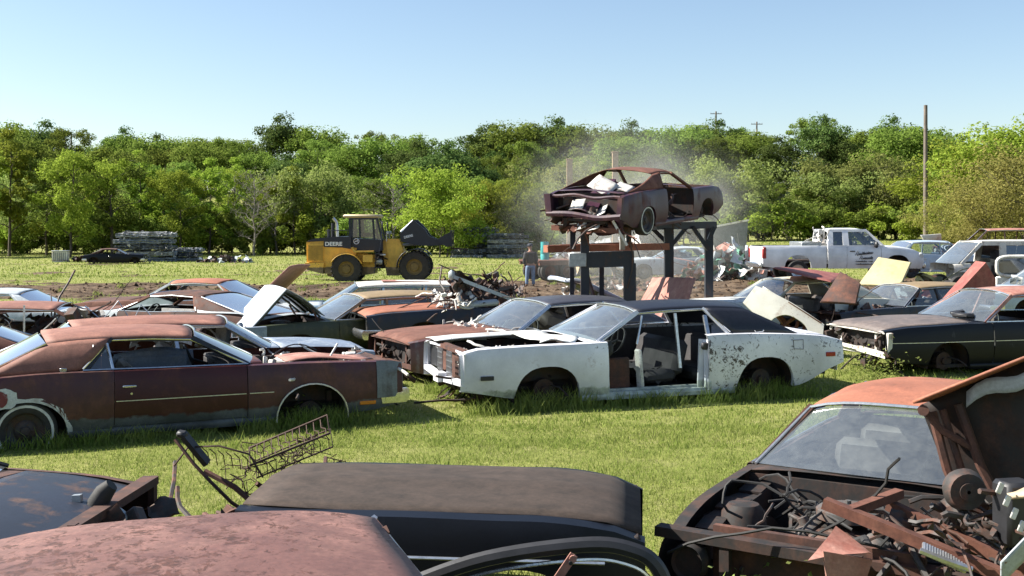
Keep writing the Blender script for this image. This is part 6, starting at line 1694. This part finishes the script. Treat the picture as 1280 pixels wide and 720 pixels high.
for s in (-1, 1):
    m = MB(); a, b, c = Z7(566, 250), Z7(610, 235), Z7(690, 236)
    for k in range(3): m.tube([(a[0], s * (.35 + .05 * k), a[1]), (b[0], s * (.36 + .05 * k), b[1] + .15), (c[0], s * (.3 + .05 * k), c[1] + .1)], .022, 6)
    m.build('hydraulic_hose', M['rubber'], ld)
    m = MB(); a, b, c = Z4(640, 440), Z4(652, 300), Z4(660, 200); m.tube([(a[0] + .12, s * 1.0, a[1]), (b[0] + .2, s * 1.0, b[1]), (c[0] + .12, s * .8, c[1])], .022, 6); a, b = Z4(210, 290), Z4(395, 282); m.tube([(a[0], s * .82, a[1]), (a[0], s * .82, a[1] + .3), (b[0], s * .82, b[1] + .3), (b[0], s * .82, b[1])], .02, 6); m.build('handrail', M['navy'], ld)
    m = MB(); a = Z4(650, 150); m.bar((a[0], s * .7, a[1]), (a[0] + .25, s * 1.05, a[1] - .05), .03, .03); m.cbox((a[0] + .25, s * 1.08, a[1] - .25), (.05, .2, .38), .02); m.build('mirror', M['black'], ld)
    m = MB(); a = Z4(648, 118); m.cbox((a[0], s * .6, a[1] - .02), (.1, .16, .12), .02); m.build('work_light', M['lens'], ld)
    m = MB(); a = Z7(500, 250); m.bar((a[0], s * .62, a[1]), (a[0], s * .62, a[1] + .35), .04, .04); m.cbox((a[0] + .05, s * .62, a[1] + .42), (.12, .2, .16), .03); m.build('headlight', M['lens'], ld)
# lettering and the round deer badge
a = Z4(205, 362); text_mesh('DEERE', .265, Matrix.Translation((a[0], -.915, a[1] - .0)) @ FACE, M['paint_white'], 'lettering', ld, xs=1.12, bold=.008)
a = Z7(590, 236); text_mesh('DEERE', .16, Matrix.Translation((a[0] - .02, -.72, a[1])) @ FACE @ Matrix.Rotation(R(14), 4, 'Z'), M['paint_white'], 'lettering', ld, bold=.004)
a = Z4(466, 325); m = MB()
m.tube([(a[0] + .13 * math.cos(t), -.735, a[1] + .13 * math.sin(t)) for t in np.linspace(0, 2 * math.pi, 28)[:-1]], .018, 6, closed=True)
m.prism([(a[0] + x * .11, a[1] + z * .11) for x, z in ((-.9, -.2), (-.5, .0), (-.35, .25), (.2, .28), (.45, .75), (.6, .9), (.62, .55), (.9, .42), (.6, .3), (.5, .0), (.85, -.55), (.7, -.6), (.3, -.15), (-.1, -.05), (-.4, -.2), (-.85, -.75), (-.95, -.65), (-.65, -.25))], -.745, -.735)
m.build('deer_badge', M['paint_white'], ld)

# ------------------------------------------------------------ worker
def skin_mesh(name, joints, bones, mat, parent, sub=2):
    me = bpy.data.meshes.new(name); me.from_pydata([j[0] for j in joints], bones, [])
    o = bpy.data.objects.new(name, me); COL.objects.link(o)
    sk = o.modifiers.new('skin', 'SKIN'); o.modifiers.new('sub', 'SUBSURF').levels = sub; o.modifiers['sub'].render_levels = sub
    if not me.skin_vertices: me.attributes
    for i, j in enumerate(joints):
        r = j[1]; r = r if isinstance(r, tuple) else (r, r)
        me.skin_vertices[0].data[i].radius = r
    me.skin_vertices[0].data[0].use_root = True
    dg = bpy.context.evaluated_depsgraph_get(); m2 = bpy.data.meshes.new_from_object(o.evaluated_get(dg))
    bpy.data.objects.remove(o)
    m2.polygons.foreach_set('use_smooth', [True] * len(m2.polygons)); m2.materials.clear(); m2.materials.append(mat)
    o = bpy.data.objects.new(name, m2); COL.objects.link(o); o.parent = parent; return o
M['skin'] = plain('skin', (.28, .14, .09), .55, 0, .1); M['jacket'] = plain('dark_jacket', (.022, .020, .024), .85, 0, .4, 20); M['jeans'] = plain('faded_jeans', (.14, .20, .30), .85, 0, .45, 14); M['capm'] = plain('dark_cap', (.02, .025, .04), .8)
pe = empty('person', at(663, 34.4, -.03), R(15), 'person seen from behind in dark jacket, faded blue jeans and dark cap', 'person')
J = [((0, 0, .95), (.13, .10)), ((0, 0, 1.12), (.13, .09)), ((0, .0, 1.32), (.16, .10)), ((0, .01, 1.45), (.13, .08)), ((0, .02, 1.53), .055), ((0, .05, 1.60), .07), ((0, .05, 1.68), (.085, .095)), ((0, .04, 1.74), .07),
     ((.19, .0, 1.41), .06), ((.25, -.02, 1.18), .048), ((.25, .10, .97), .036), ((.25, .14, .90), .032),
     ((-.19, .0, 1.41), .06), ((-.25, -.02, 1.18), .048), ((-.23, .10, .97), .036), ((-.23, .14, .90), .032),
     ((.10, 0, .85), .095), ((.12, .01, .50), .062), ((.13, -.01, .12), .045), ((.13, .10, .05), .04), ((.13, .17, .04), .03),
     ((-.10, 0, .85), .095), ((-.13, .03, .50), .062), ((-.15, .02, .12), .045), ((-.16, .13, .05), .04), ((-.165, .2, .04), .03)]
B_ = [(0, 1), (1, 2), (2, 3), (3, 4), (4, 5), (5, 6), (6, 7), (3, 8), (8, 9), (9, 10), (10, 11), (3, 12), (12, 13), (13, 14), (14, 15), (0, 16), (16, 17), (17, 18), (18, 19), (19, 20), (0, 21), (21, 22), (22, 23), (23, 24), (24, 25)]
body = skin_mesh('body', J, B_, M['skin'], pe, 2)
def inflate(j, k): return (j[0], tuple(x + k for x in (j[1] if isinstance(j[1], tuple) else (j[1], j[1]))))
jj = [0, 1, 2, 3, 8, 9, 10, 12, 13, 14]; mp = {a: i for i, a in enumerate(jj)}
skin_mesh('jacket', [inflate(J[a], .042) for a in jj], [(mp[a], mp[b]) for a, b in B_ if a in mp and b in mp], M['jacket'], body)
jj = [0, 16, 17, 18, 21, 22, 23]; mp = {a: i for i, a in enumerate(jj)}
skin_mesh('trousers', [inflate(J[a], .022) for a in jj], [(mp[a], mp[b]) for a, b in B_ if a in mp and b in mp], M['jeans'], body)
for s in (-1, 1):
    jj = [18, 19, 20] if s > 0 else [23, 24, 25]
    skin_mesh('boot', [inflate(J[a], .018) for a in jj], [(0, 1), (1, 2)], M['black'], body)
    hx = .25 * s if s > 0 else -.23; hand = []
    hj = [((hx, .15, .89), (.018, .036)), ((hx, .17, .83), (.016, .04))]; hb = [(0, 1)]
    for f in range(4):
        y0 = .145 + f * .017; ln = (.06, .07, .066, .05)[f]; b = len(hj)
        hj += [((hx, y0, .80), .009), ((hx + .006, y0 + .004, .80 - ln * .55), .008), ((hx - .012 * s, y0 + .008, .80 - ln), .007)]; hb += [(1, b), (b, b + 1), (b + 1, b + 2)]
    b = len(hj); hj += [((hx - .012 * s, .20, .85), .010), ((hx - .022 * s, .215, .81), .008)]; hb += [(0, b), (b, b + 1)]
    skin_mesh('hand', hj, hb, M['skin'], body, 1)
m = MB(); m.lathe([(.112, 0), (.115, .05), (.10, .09), (.06, .115), (.001, .12)], 'z', (0, .045, 1.70), 20); m.grid(lambda u, v: (.085 * (2 * u - 1), .13 + .09 * v * (1 - (2 * u - 1) ** 2 * .5), 1.705 - .01 * v), 6, 3); m.build('cap', M['capm'], body, solid=.006)
m = MB()
for s in (-1, 1): m.cbox((s * .092, .05, 1.655), (.015, .03, .05), .006); m.cbox((s * .033, .142, 1.665), (.02, .008, .008), .003)
m.cbox((0, .155, 1.64), (.018, .03, .035), .006); m.cbox((0, .145, 1.60), (.04, .008, .008), .003); m.build('face', M['skin'], body)
# ------------------------------------------------------------ wrecks along the bottom of the view
M['roof_mauve'] = paint('sun_faded_rust_roof', (.130, .058, .045), (.185, .092, .074), .5, 1.6, .55, .72, soft=.07, streak=.12, grit=.26, third=((.06, .022, .013), .95))
M['burlap'] = paint('rotted_canvas', (.055, .036, .026), (.02, .013, .009), .5, 3.6, .9, .95, soft=.15, streak=.6)
fr1, P, F = car('sedan', 'broad faded rust roof of the sedan closest to the viewer at bottom left', 'car', (-.97, 3.30, -.06), -73.3, det=1.2,
    body='rust_dark', roof='roof_mauve', framem='rust_dark', H=1.35, tum=.74, rwt=-1.0, rwb=-1.55, wst=.45, cowl=1.0, ct=-.8, cb=-1.1, skip_r=True, trunk='none', nose='open', bumper_f=False, rdrop=.05, rcrown=.03,
    doors=[(-1.0, .0), (.01, .95)], dent=.012)
fr4, P, F = car('sedan', 'black wreck with rusty tail panel at the left edge above the near rust roof', 'car', (-5.05, 6.45, -.10), 178, det=1.0, body='under', roof='rust_dark', trunkm='steel_dark', rearm='rust_dark', L=5.4, H=1.3, tail='none', nose='open', trim='black', bumper_r=False, dent=.025)
m = MB(); m.bar((-2.68, -.9, .84), (-2.68, .9, .84), .10, .05); m.bar((-2.70, -.9, .48), (-2.70, .9, .48), .08, .10)
for y in (-.9, -.3, .3, .9): m.bar((-2.69, y, .45), (-2.69, y, .86), .06, .04, (1, 0, 0))
m.build('tail_frame', M['rust_dark'], fr4, dent=.02)
m = MB(); random.seed(201); junk_bits(m, 26, (-2.85, -2.55, -.9, .9, .3, .8), .22, kinds='tsb'); m.build('tail_debris', M['engine'], fr4)
# black nose section
ns = empty('nose_section', (-.36, 6.95, -.17), R(-6), 'cut off black car nose with a rotted brown top panel in the bottom centre', 'car nose')
Pn = dict(BASE); Pn.update(L=2.35, W=1.5, sill=.22, wf=.45, wr=-9, ar=.40, ah=.66, top=[(-1.17, .92), (.5, .92), (.95, .88), (1.18, .80)], bot=[(-1.18, .26), (.8, .26), (1.18, .40)], taper=.10, dent=.012)
Fn = make_side(Pn)
for sd in (1, -1): side_panel(Pn, Fn, -1.17, 1.17, sd, 'side_panel', M['blackcar'], ns)
deck(Pn, Fn, -1.16, 1.15, 'top_panel', M['burlap'], ns, ridge=.012)
m = MB(); m.cbox((1.12, 0, .58), (.06, 1.3, .5), .02); m.cbox((-1.15, 0, .58), (.05, 1.4, .62), .02); m.build('end_wall', M['under'], ns)
m = MB(); m.tube([(x, -.775, .72) for x in np.linspace(-1.1, .95, 8)], .010, 5); m.build('side_moulding', M['alu'], ns)
# loose black door standing against it
dr = empty('loose_door', (.05, 4.86, -.235), R(-3), 'loose black door standing upright with chrome edged window frame in the bottom centre', 'door')
m = MB(); q = [(-.66, .92), (-.60, 1.00), (-.2, 1.16), (.25, 1.235), (.46, 1.22), (.58, 1.14), (.66, .92)]
def smoothline(q, n=40):
    out = []
    for i in range(n + 1):
        t = i / n * (len(q) - 1); k = min(int(t), len(q) - 2); f = t - k
        p0 = Vector(q[max(k - 1, 0)]); p1 = Vector(q[k]); p2 = Vector(q[k + 1]); p3 = Vector(q[min(k + 2, len(q) - 1)])
        out.append(.5 * ((2 * p1) + (p2 - p0) * f + (2 * p0 - 5 * p1 + 4 * p2 - p3) * f * f + (3 * p1 - p0 - 3 * p2 + p3) * f ** 3))
    return out
L_ = smoothline(q)
m.tube([(p.x, 0, p.y) for p in L_], .035, 8); m.build('window_frame', M['black'], dr, dent=.004)
m = MB(); m.tube([(p.x * .955, -.03, p.y - .035 - (p.y - .92) * .06) for p in L_], .009, 6); m.build('window_trim', M['chrome'], dr)
m = MB(); m.cbox((0, .02, .52), (1.36, .14, .84), .05); m.build('door_skin', M['blackcar'], dr, dent=.015)
m = MB(); m.cbox((-.45, -.07, .74), (.16, .03, .035), .01); m.build('handle', M['chrome'], dr)
rd = empty('bent_strut', pt(672, 760, 3.55), 0, 'short rusty strut with a slotted end sticking up in front of the black window frame', 'strut')
m = MB(); m.bar((0, 0, 0), (.155, .02, .22), .035, .012, (0, 1, 0)); m.cyl((.15, .0, .205), (.15, .03, .205), .016, n=10); m.build('bar', M['rust_pink'], rd, sm=False); m = MB(); m.cyl((.14, -.006, .19), (.14, .03, .19), .009, n=8); m.build('bolt', M['black'], rd)
# dark heap with wire seat frames
hp = heap('scrap_heap', 'dark tangled heap of scrap between the two near wrecks', at(352, 5.75), .85, .6, .72, 70, [('dark_scrap', 'engine'), ('rusty_scrap', 'rust_dark')], 210, piece=.34, kinds='ttsbt')
wf_ = empty('seat_frame', (-1.58, 7.9, .86), R(14), 'bent wire seat frame with loose springs lying on the dark heap', 'seat frame', rot=(R(8), R(-20), R(14))); wf_.scale = (.8, .8, .8)
m = MB()
fr = [(-.36, -.2, 0), (.36, -.2, 0), (.40, .22, .02), (-.34, .24, 0)]; m.tube(fr, .011, 5, closed=True); m.tube([(p[0] * .96, p[1] * .96, p[2] - .13) for p in fr], .008, 5, closed=True)
for k in range(11): x = -.33 + k * .066; m.tube([(x, -.2, 0), (x + .01, -.1, .02), (x - .02, .05, -.01), (x, .22, .01)], .005, 4)
for k in range(9):
    x = -.32 + k * .08
    for y in (-.2, .22): m.tube([(x, y, 0), (x + .015, y + .01, -.05), (x - .01, y, -.13)], .005, 4)
m.build('wire_frame', M['wire'], wf_)
m = MB(); random.seed(211)
for k in range(26):
    p = Vector((random.uniform(-.6, .4), random.uniform(-.2, .3), random.uniform(-.25, .05))); q = [p]
    for i in range(7): q.append(q[-1] + Vector((random.uniform(-.12, .12), random.uniform(-.08, .08), random.uniform(-.09, .06))))
    m.tube(q, .005, 4)
m.build('loose_springs', M['wire'], wf_)
wg = empty('seat_frame', (-2.02, 7.7, .74), 0, 'low arched wire seat frame with a broken black hinge left of the tilted one', 'seat frame', rot=(R(20), R(8), R(-8))); wg.scale = (.72, .72, .72)
m = MB(); m.tube([(-.45, 0, -.1), (-.3, 0, .14), (0, .02, .2), (.3, .03, .16), (.45, 0, -.05)], .010, 5)
for k in range(9): x = -.32 + k * .08; m.tube([(x, 0, .16), (x + .01, .1, .05), (x, .16, -.12)], .005, 4)
m.build('wire_frame', M['wire'], wg); m = MB(); m.bar((-.34, 0, .26), (-.12, .02, -.02), .09, .05); m.cbox((-.36, 0, .27), (.1, .08, .07), .02); m.build('hinge', M['black'], wg)
pm = empty('fuel_pump', pt(118, 640, 4.9), 0, 'dull grey engine part with a black hose lying right of the black wreck tail', 'engine part')
m = MB(); m.tube([(-.03, 0, -.6), (0, 0, 0), (.02, 0, .05), (.06, 0, .12), (.10, 0, .16)], [.05, .055, .06, .055, .04], 10); m.build('hose', M['rubber'], pm, dent=.01)
m = MB(); m.lathe([(.001, -.1), (.08, -.1), (.09, 0), (.06, .05), (.03, .09), (.001, .1)], 'x', (.10, .02, -.05), 18); m.bar((-.10, 0, .10), (-.08, 0, -.2), .04, .05); m.build('housing', M['galv'], pm, dent=.01)
# rust roof wreck at the right with its engine bay open
rw_, P, F = car('hardtop', 'stripped wreck with rust orange roof and bare engine bay at lower right', 'car', (3.0, 8.5, -.27), 238, det=1.3, body='rust_dark', fender='under', roof='rust_orange', framem='rust_dark', H=1.36, L=5.0, trim='alu',
    hood='off', nose='none', bumper_f=False, bumper_r=False, wst=.24, rwt=-1.35, rwb=-1.9, ct=-1.0, cb=-1.3, wf=1.55, top=[(-2.5, .80), (-2, .88), (-.9, .93), (.88, .90), (1.6, .86), (2.2, .82), (2.5, .76)], seat='seat', dent=.02,
    gone=[('front_fender', 1)])
m = MB(); random.seed(220)
for s in (-.72, .72): m.lathe([(.001, .0), (.085, .005), (.10, .03), (.115, .0), (.12, -.04)], 'x', (2.5, s, .62), 20)
m.bar((2.45, -.95, .78), (2.45, .3, .76), .10, .06); m.bar((2.44, -.95, .40), (2.44, .3, .36), .09, .08); m.bar((2.46, -.5, .38), (2.46, -.5, .78), .06, .06, (1, 0, 0)); m.build('headlight_panel', M['under'], rw_, dent=.02)
m = MB(); junk_bits(m, 46, (1.1, 2.4, -.8, .85, .42, .70), .16, kinds='tttb'); m.build('engine_clutter', M['engine'], rw_)
m = MB(); random.seed(221)
for k in range(26):
    p = Vector((random.uniform(1.2, 2.4), random.uniform(-.7, .7), .8)); q = [p]; d = Vector((random.uniform(-1, 1), random.uniform(-1, 1), .3)) * .12
    for i in range(8): d += Vector((random.uniform(-.05, .05), random.uniform(-.05, .05), random.uniform(-.05, .02))); q.append(q[-1] + d)
    m.tube(q, .009, 5)
m.build('wiring', M['rubber'], rw_)
# near right wreck: raised hood, rails, battery box
nr_ = empty('front_clip', pt(1215, 700, 4.55), 0, 'nearest right wreck front with hood raised on edge and pink rusted frame rails', 'car front')
O = pt(1215, 700, 4.55)
def lp(px, py, Y): return pt(px, py, Y) - O
def lsheet(nm, cs, mt, bend=.03, lip=.02, dent=.01, thick=.01):
    o = sheet(nm, None, None, cs, mt, thick, bend, dent, lip=lip, parent=nr_); o.location = o.location; return o
m = MB(); m.grid(lambda u, v: lp(1150, 506, 5.5).lerp(lp(1310, 440, 5.2), u).lerp(lp(1206, 655, 5.5).lerp(lp(1330, 640, 5.2), u), v), 10, 10); m.build('hood', M['under'], nr_, dent=.02, solid=.012)
m = MB(); m.grid(lambda u, v: lp(1141, 503, 5.35).lerp(lp(1310, 436, 5.0), u).lerp(lp(1200, 494, 5.75).lerp(lp(1330, 434, 5.7), u), v), 10, 4); m.build('hood_edge', M['rust_orange'], nr_, dent=.015, solid=.02)
m = MB()
for (a, b, w_) in (((1165, 515, 5.4), (1212, 650, 5.35), .05), ((1178, 512, 5.4), (1235, 655, 5.35), .04), ((1198, 505, 5.38), (1262, 650, 5.3), .05), ((1150, 508, 5.38), (1215, 560, 5.35), .04)):
    m.tube([lp(*a), lp(*a).lerp(lp(*b), .5) + Vector((-.03, -.02, -.02)), lp(*b)], w_ * .6, 6)
m.cyl(lp(1154, 513, 5.33), lp(1154, 513, 5.45), .035, n=12); m.build('hood_brace', M['rust_dark'], nr_)
m = MB(); m.grid(lambda u, v: lp(1210, 488, 5.3).lerp(lp(1310, 446, 5.1), u) + Vector((0, .02, -.02 - .10 * v + .03 * math.sin(u * 7))), 8, 3); m.build('hood_underside', M['pale'], nr_, dent=.02, solid=.01)
m = MB(); m.bar(lp(1030, 628, 4.75), lp(1300, 738, 4.3), .07, .06); m.bar(lp(1110, 630, 4.9), lp(1320, 730, 4.5), .06, .06); m.bar(lp(1060, 640, 4.7), lp(1125, 616, 4.9), .06, .05); m.build('frame_rail', M['rust'], nr_, dent=.01)
m = MB(); m.grid(lambda u, v: lp(1010, 700, 4.5).lerp(lp(1085, 690, 4.5), u).lerp(lp(1045, 655, 4.7).lerp(lp(1090, 690, 4.6), u), v), 8, 8); m.prism([(p.x, p.z) for p in (lp(1030, 690, 4.5), lp(1090, 700, 4.5), lp(1080, 730, 4.5), lp(1035, 740, 4.5))], lp(0, 0, 4.5).y, lp(0, 0, 4.5).y + .03); m.build('corner_bracket', M['rust_pink'], nr_, dent=.03, dscale=4)
m = MB()
for k in range(16):
    t = k / 15; p = lp(1155, 692, 4.45).lerp(lp(1205, 715, 4.4), t); m.cyl(p, p + Vector((.02, .05, .04)), .012, n=6)
m.tube([lp(1150, 688, 4.45), lp(1180, 700, 4.42), lp(1215, 712, 4.4)], .018, 6); m.build('latch_springs', M['alu'], nr_)
m = MB(); m.cbox(lp(1268, 640, 4.5), (.18, .16, .34), .02, (0, 0, 12)); m.build('battery_box', M['black'], nr_)
m = MB()
for k in range(4): m.cbox(lp(1250 + k * 9, 610 + k * 16, 4.38), (.035, .01, .06), .004, (0, 25, 12))
m.build('battery_decal', M['white_junk'], nr_)
m = MB(); m.lathe([(.02, -.06), (.10, -.06), (.12, 0), (.10, .06), (.02, .06)], 'y', lp(1205, 612, 4.7), 20); m.lathe([(.01, -.07), (.05, -.07), (.05, -.03)], 'y', lp(1205, 612, 4.7), 16); random.seed(225)
junk_bits(m, 50, (lp(1130, 0, 4.6).x, lp(1290, 0, 4.6).x, -.2, .5, lp(0, 690, 4.6).z, lp(0, 640, 4.6).z), .15, kinds='tttts'); m.build('engine', M['engine'], nr_)
m = MB(); m.cbox(lp(1170, 800, 4.75), (1.2, .8, .35), .05); m.build('inner_fender', M['under'], nr_, dent=.03)
m = MB(); m.grid(lambda u, v: lp(1250, 606, 4.6).lerp(lp(1300, 600, 4.5), u).lerp(lp(1262, 622, 4.4).lerp(lp(1300, 618, 4.3), u), v), 4, 4); m.build('torn_shelf', M['seat_tan'], nr_, dent=.02, solid=.02)
m = MB(); m.grid(lambda u, v: lp(1252, 702, 4.2).lerp(lp(1300, 655, 4.2), u) + Vector((.02 * v, .05 * v, -.12 * v)), 6, 4); m.build('fender_edge', M['pale'], nr_, dent=.02, solid=.01)
# tall weeds round the near right wreck
for k in range(30): TUFT.append((random.uniform(1.0, 2.6), random.uniform(6.1, 7.0), .14, .16, 60))
WEED = []
def weed(x, y, r, n, name='weed', text='pale green leafy weeds growing low'):
    rng = np.random.RandomState(int(abs(x * 100 + y * 10))); C = rng.normal(size=(n, 3)) * np.array([r, r, r * .55]); C[:, 2] = np.abs(C[:, 2]) * 1.3 + .02
    Nn = rng.normal(size=(n, 3)) + np.array([0, 0, 1.2]); Nn /= np.linalg.norm(Nn, axis=1)[:, None]
    me = quads_mesh(name, C, Nn, .045 * rng.uniform(.6, 1.5, n), .6); me.materials.append(LM['pale']); o = bpy.data.objects.new('leaves', me); COL.objects.link(o)
    e = empty(name, (x, y, terrain(x, y)), 0, text, 'weed'); o.parent = e; m = MB()
    for k in range(9): a = k * .7; m.tube([(0, 0, -.02), (r * .5 * math.cos(a), r * .5 * math.sin(a), r * .5), (r * math.cos(a), r * math.sin(a), r * .8)], .004, 4)
    m.build('stems', M['grass'], e)
weed(-2.75, 13.35, .17, 260, text='pale leafy weed growing in the empty front wheel arch of the maroon coupe')
weed(3.0, 15.55, .13, 160, text='small leafy weed in the rear wheel arch of the white hardtop')
weed(-.1, 14.5, .13, 160, text='small leafy weed in the front wheel arch of the white hardtop')
weed(5.6, 17.4, .26, 420, text='spreading green weeds between the white hardtop tail and the black sedan nose')
weed(1.55, 6.4, .22, 600, text='pale weeds in front of the stripped wreck at lower right')
weed(2.0, 6.2, .2, 500, text='pale weeds beside the pink rusted bracket at lower right')
# ------------------------------------------------------------ the dust kicked up round the lifted shell
def volume_mat(name, dens, col=(.85, .9, 1.0), aniso=.3, blob=False):
    m = bpy.data.materials.new(name); m.use_nodes = True; nt = m.node_tree
    nt.nodes.remove(nt.nodes['Principled BSDF']); v = nt.nodes.new('ShaderNodeVolumePrincipled')
    v.inputs['Color'].default_value = (*col, 1); v.inputs['Density'].default_value = dens; v.inputs['Anisotropy'].default_value = aniso
    nt.links.new(v.outputs[0], nt.nodes['Material Output'].inputs['Volume'])
    if blob:
        tc = N(nt, 'ShaderNodeTexCoord').outputs['Object']
        ln = N(nt, 'ShaderNodeVectorMath', operation='LENGTH'); nt.links.new(tc, ln.inputs[0])
        r = ramp(nt, ln.outputs['Value'], [(0.15, 1.0), (.98, 0.0)], 'EASE')
        n = ramp(nt, nz(nt, 2.8, 7, .66, tc, .6), [(.38, .0), (.68, 1.0)])
        mu = N(nt, 'ShaderNodeMath', operation='MULTIPLY'); nt.links.new(r, mu.inputs[0]); nt.links.new(n, mu.inputs[1])
        m2 = N(nt, 'ShaderNodeMath', operation='MULTIPLY'); nt.links.new(mu.outputs[0], m2.inputs[0]); m2.inputs[1].default_value = dens
        nt.links.new(m2.outputs[0], v.inputs['Density'])
    return m
m = MB(); m.lathe([(max(.001, math.sin(a)), -math.cos(a)) for a in np.linspace(0, math.pi, 17)], 'z', n=28)
dc = m.build('dust_cloud', volume_mat('pale_dust', .24, (.95, .94, .90), .2, True)); dc.location = (3.4, 31.5, 2.7); dc.scale = (4.3, 3.8, 3.3)
dc['kind'] = 'stuff'; dc['label'] = 'pale cloud of dust hanging behind the raised fastback shell'; dc['category'] = 'dust'
SC.cycles.volume_step_rate = 2.0; SC.cycles.volume_bounces = 1; SC.cycles.volume_max_steps = 128
scatter_grass()
for k, (r, used) in PROTO.items():
    if not used:
        for c in list(r.children): bpy.data.objects.remove(c)
        bpy.data.objects.remove(r)
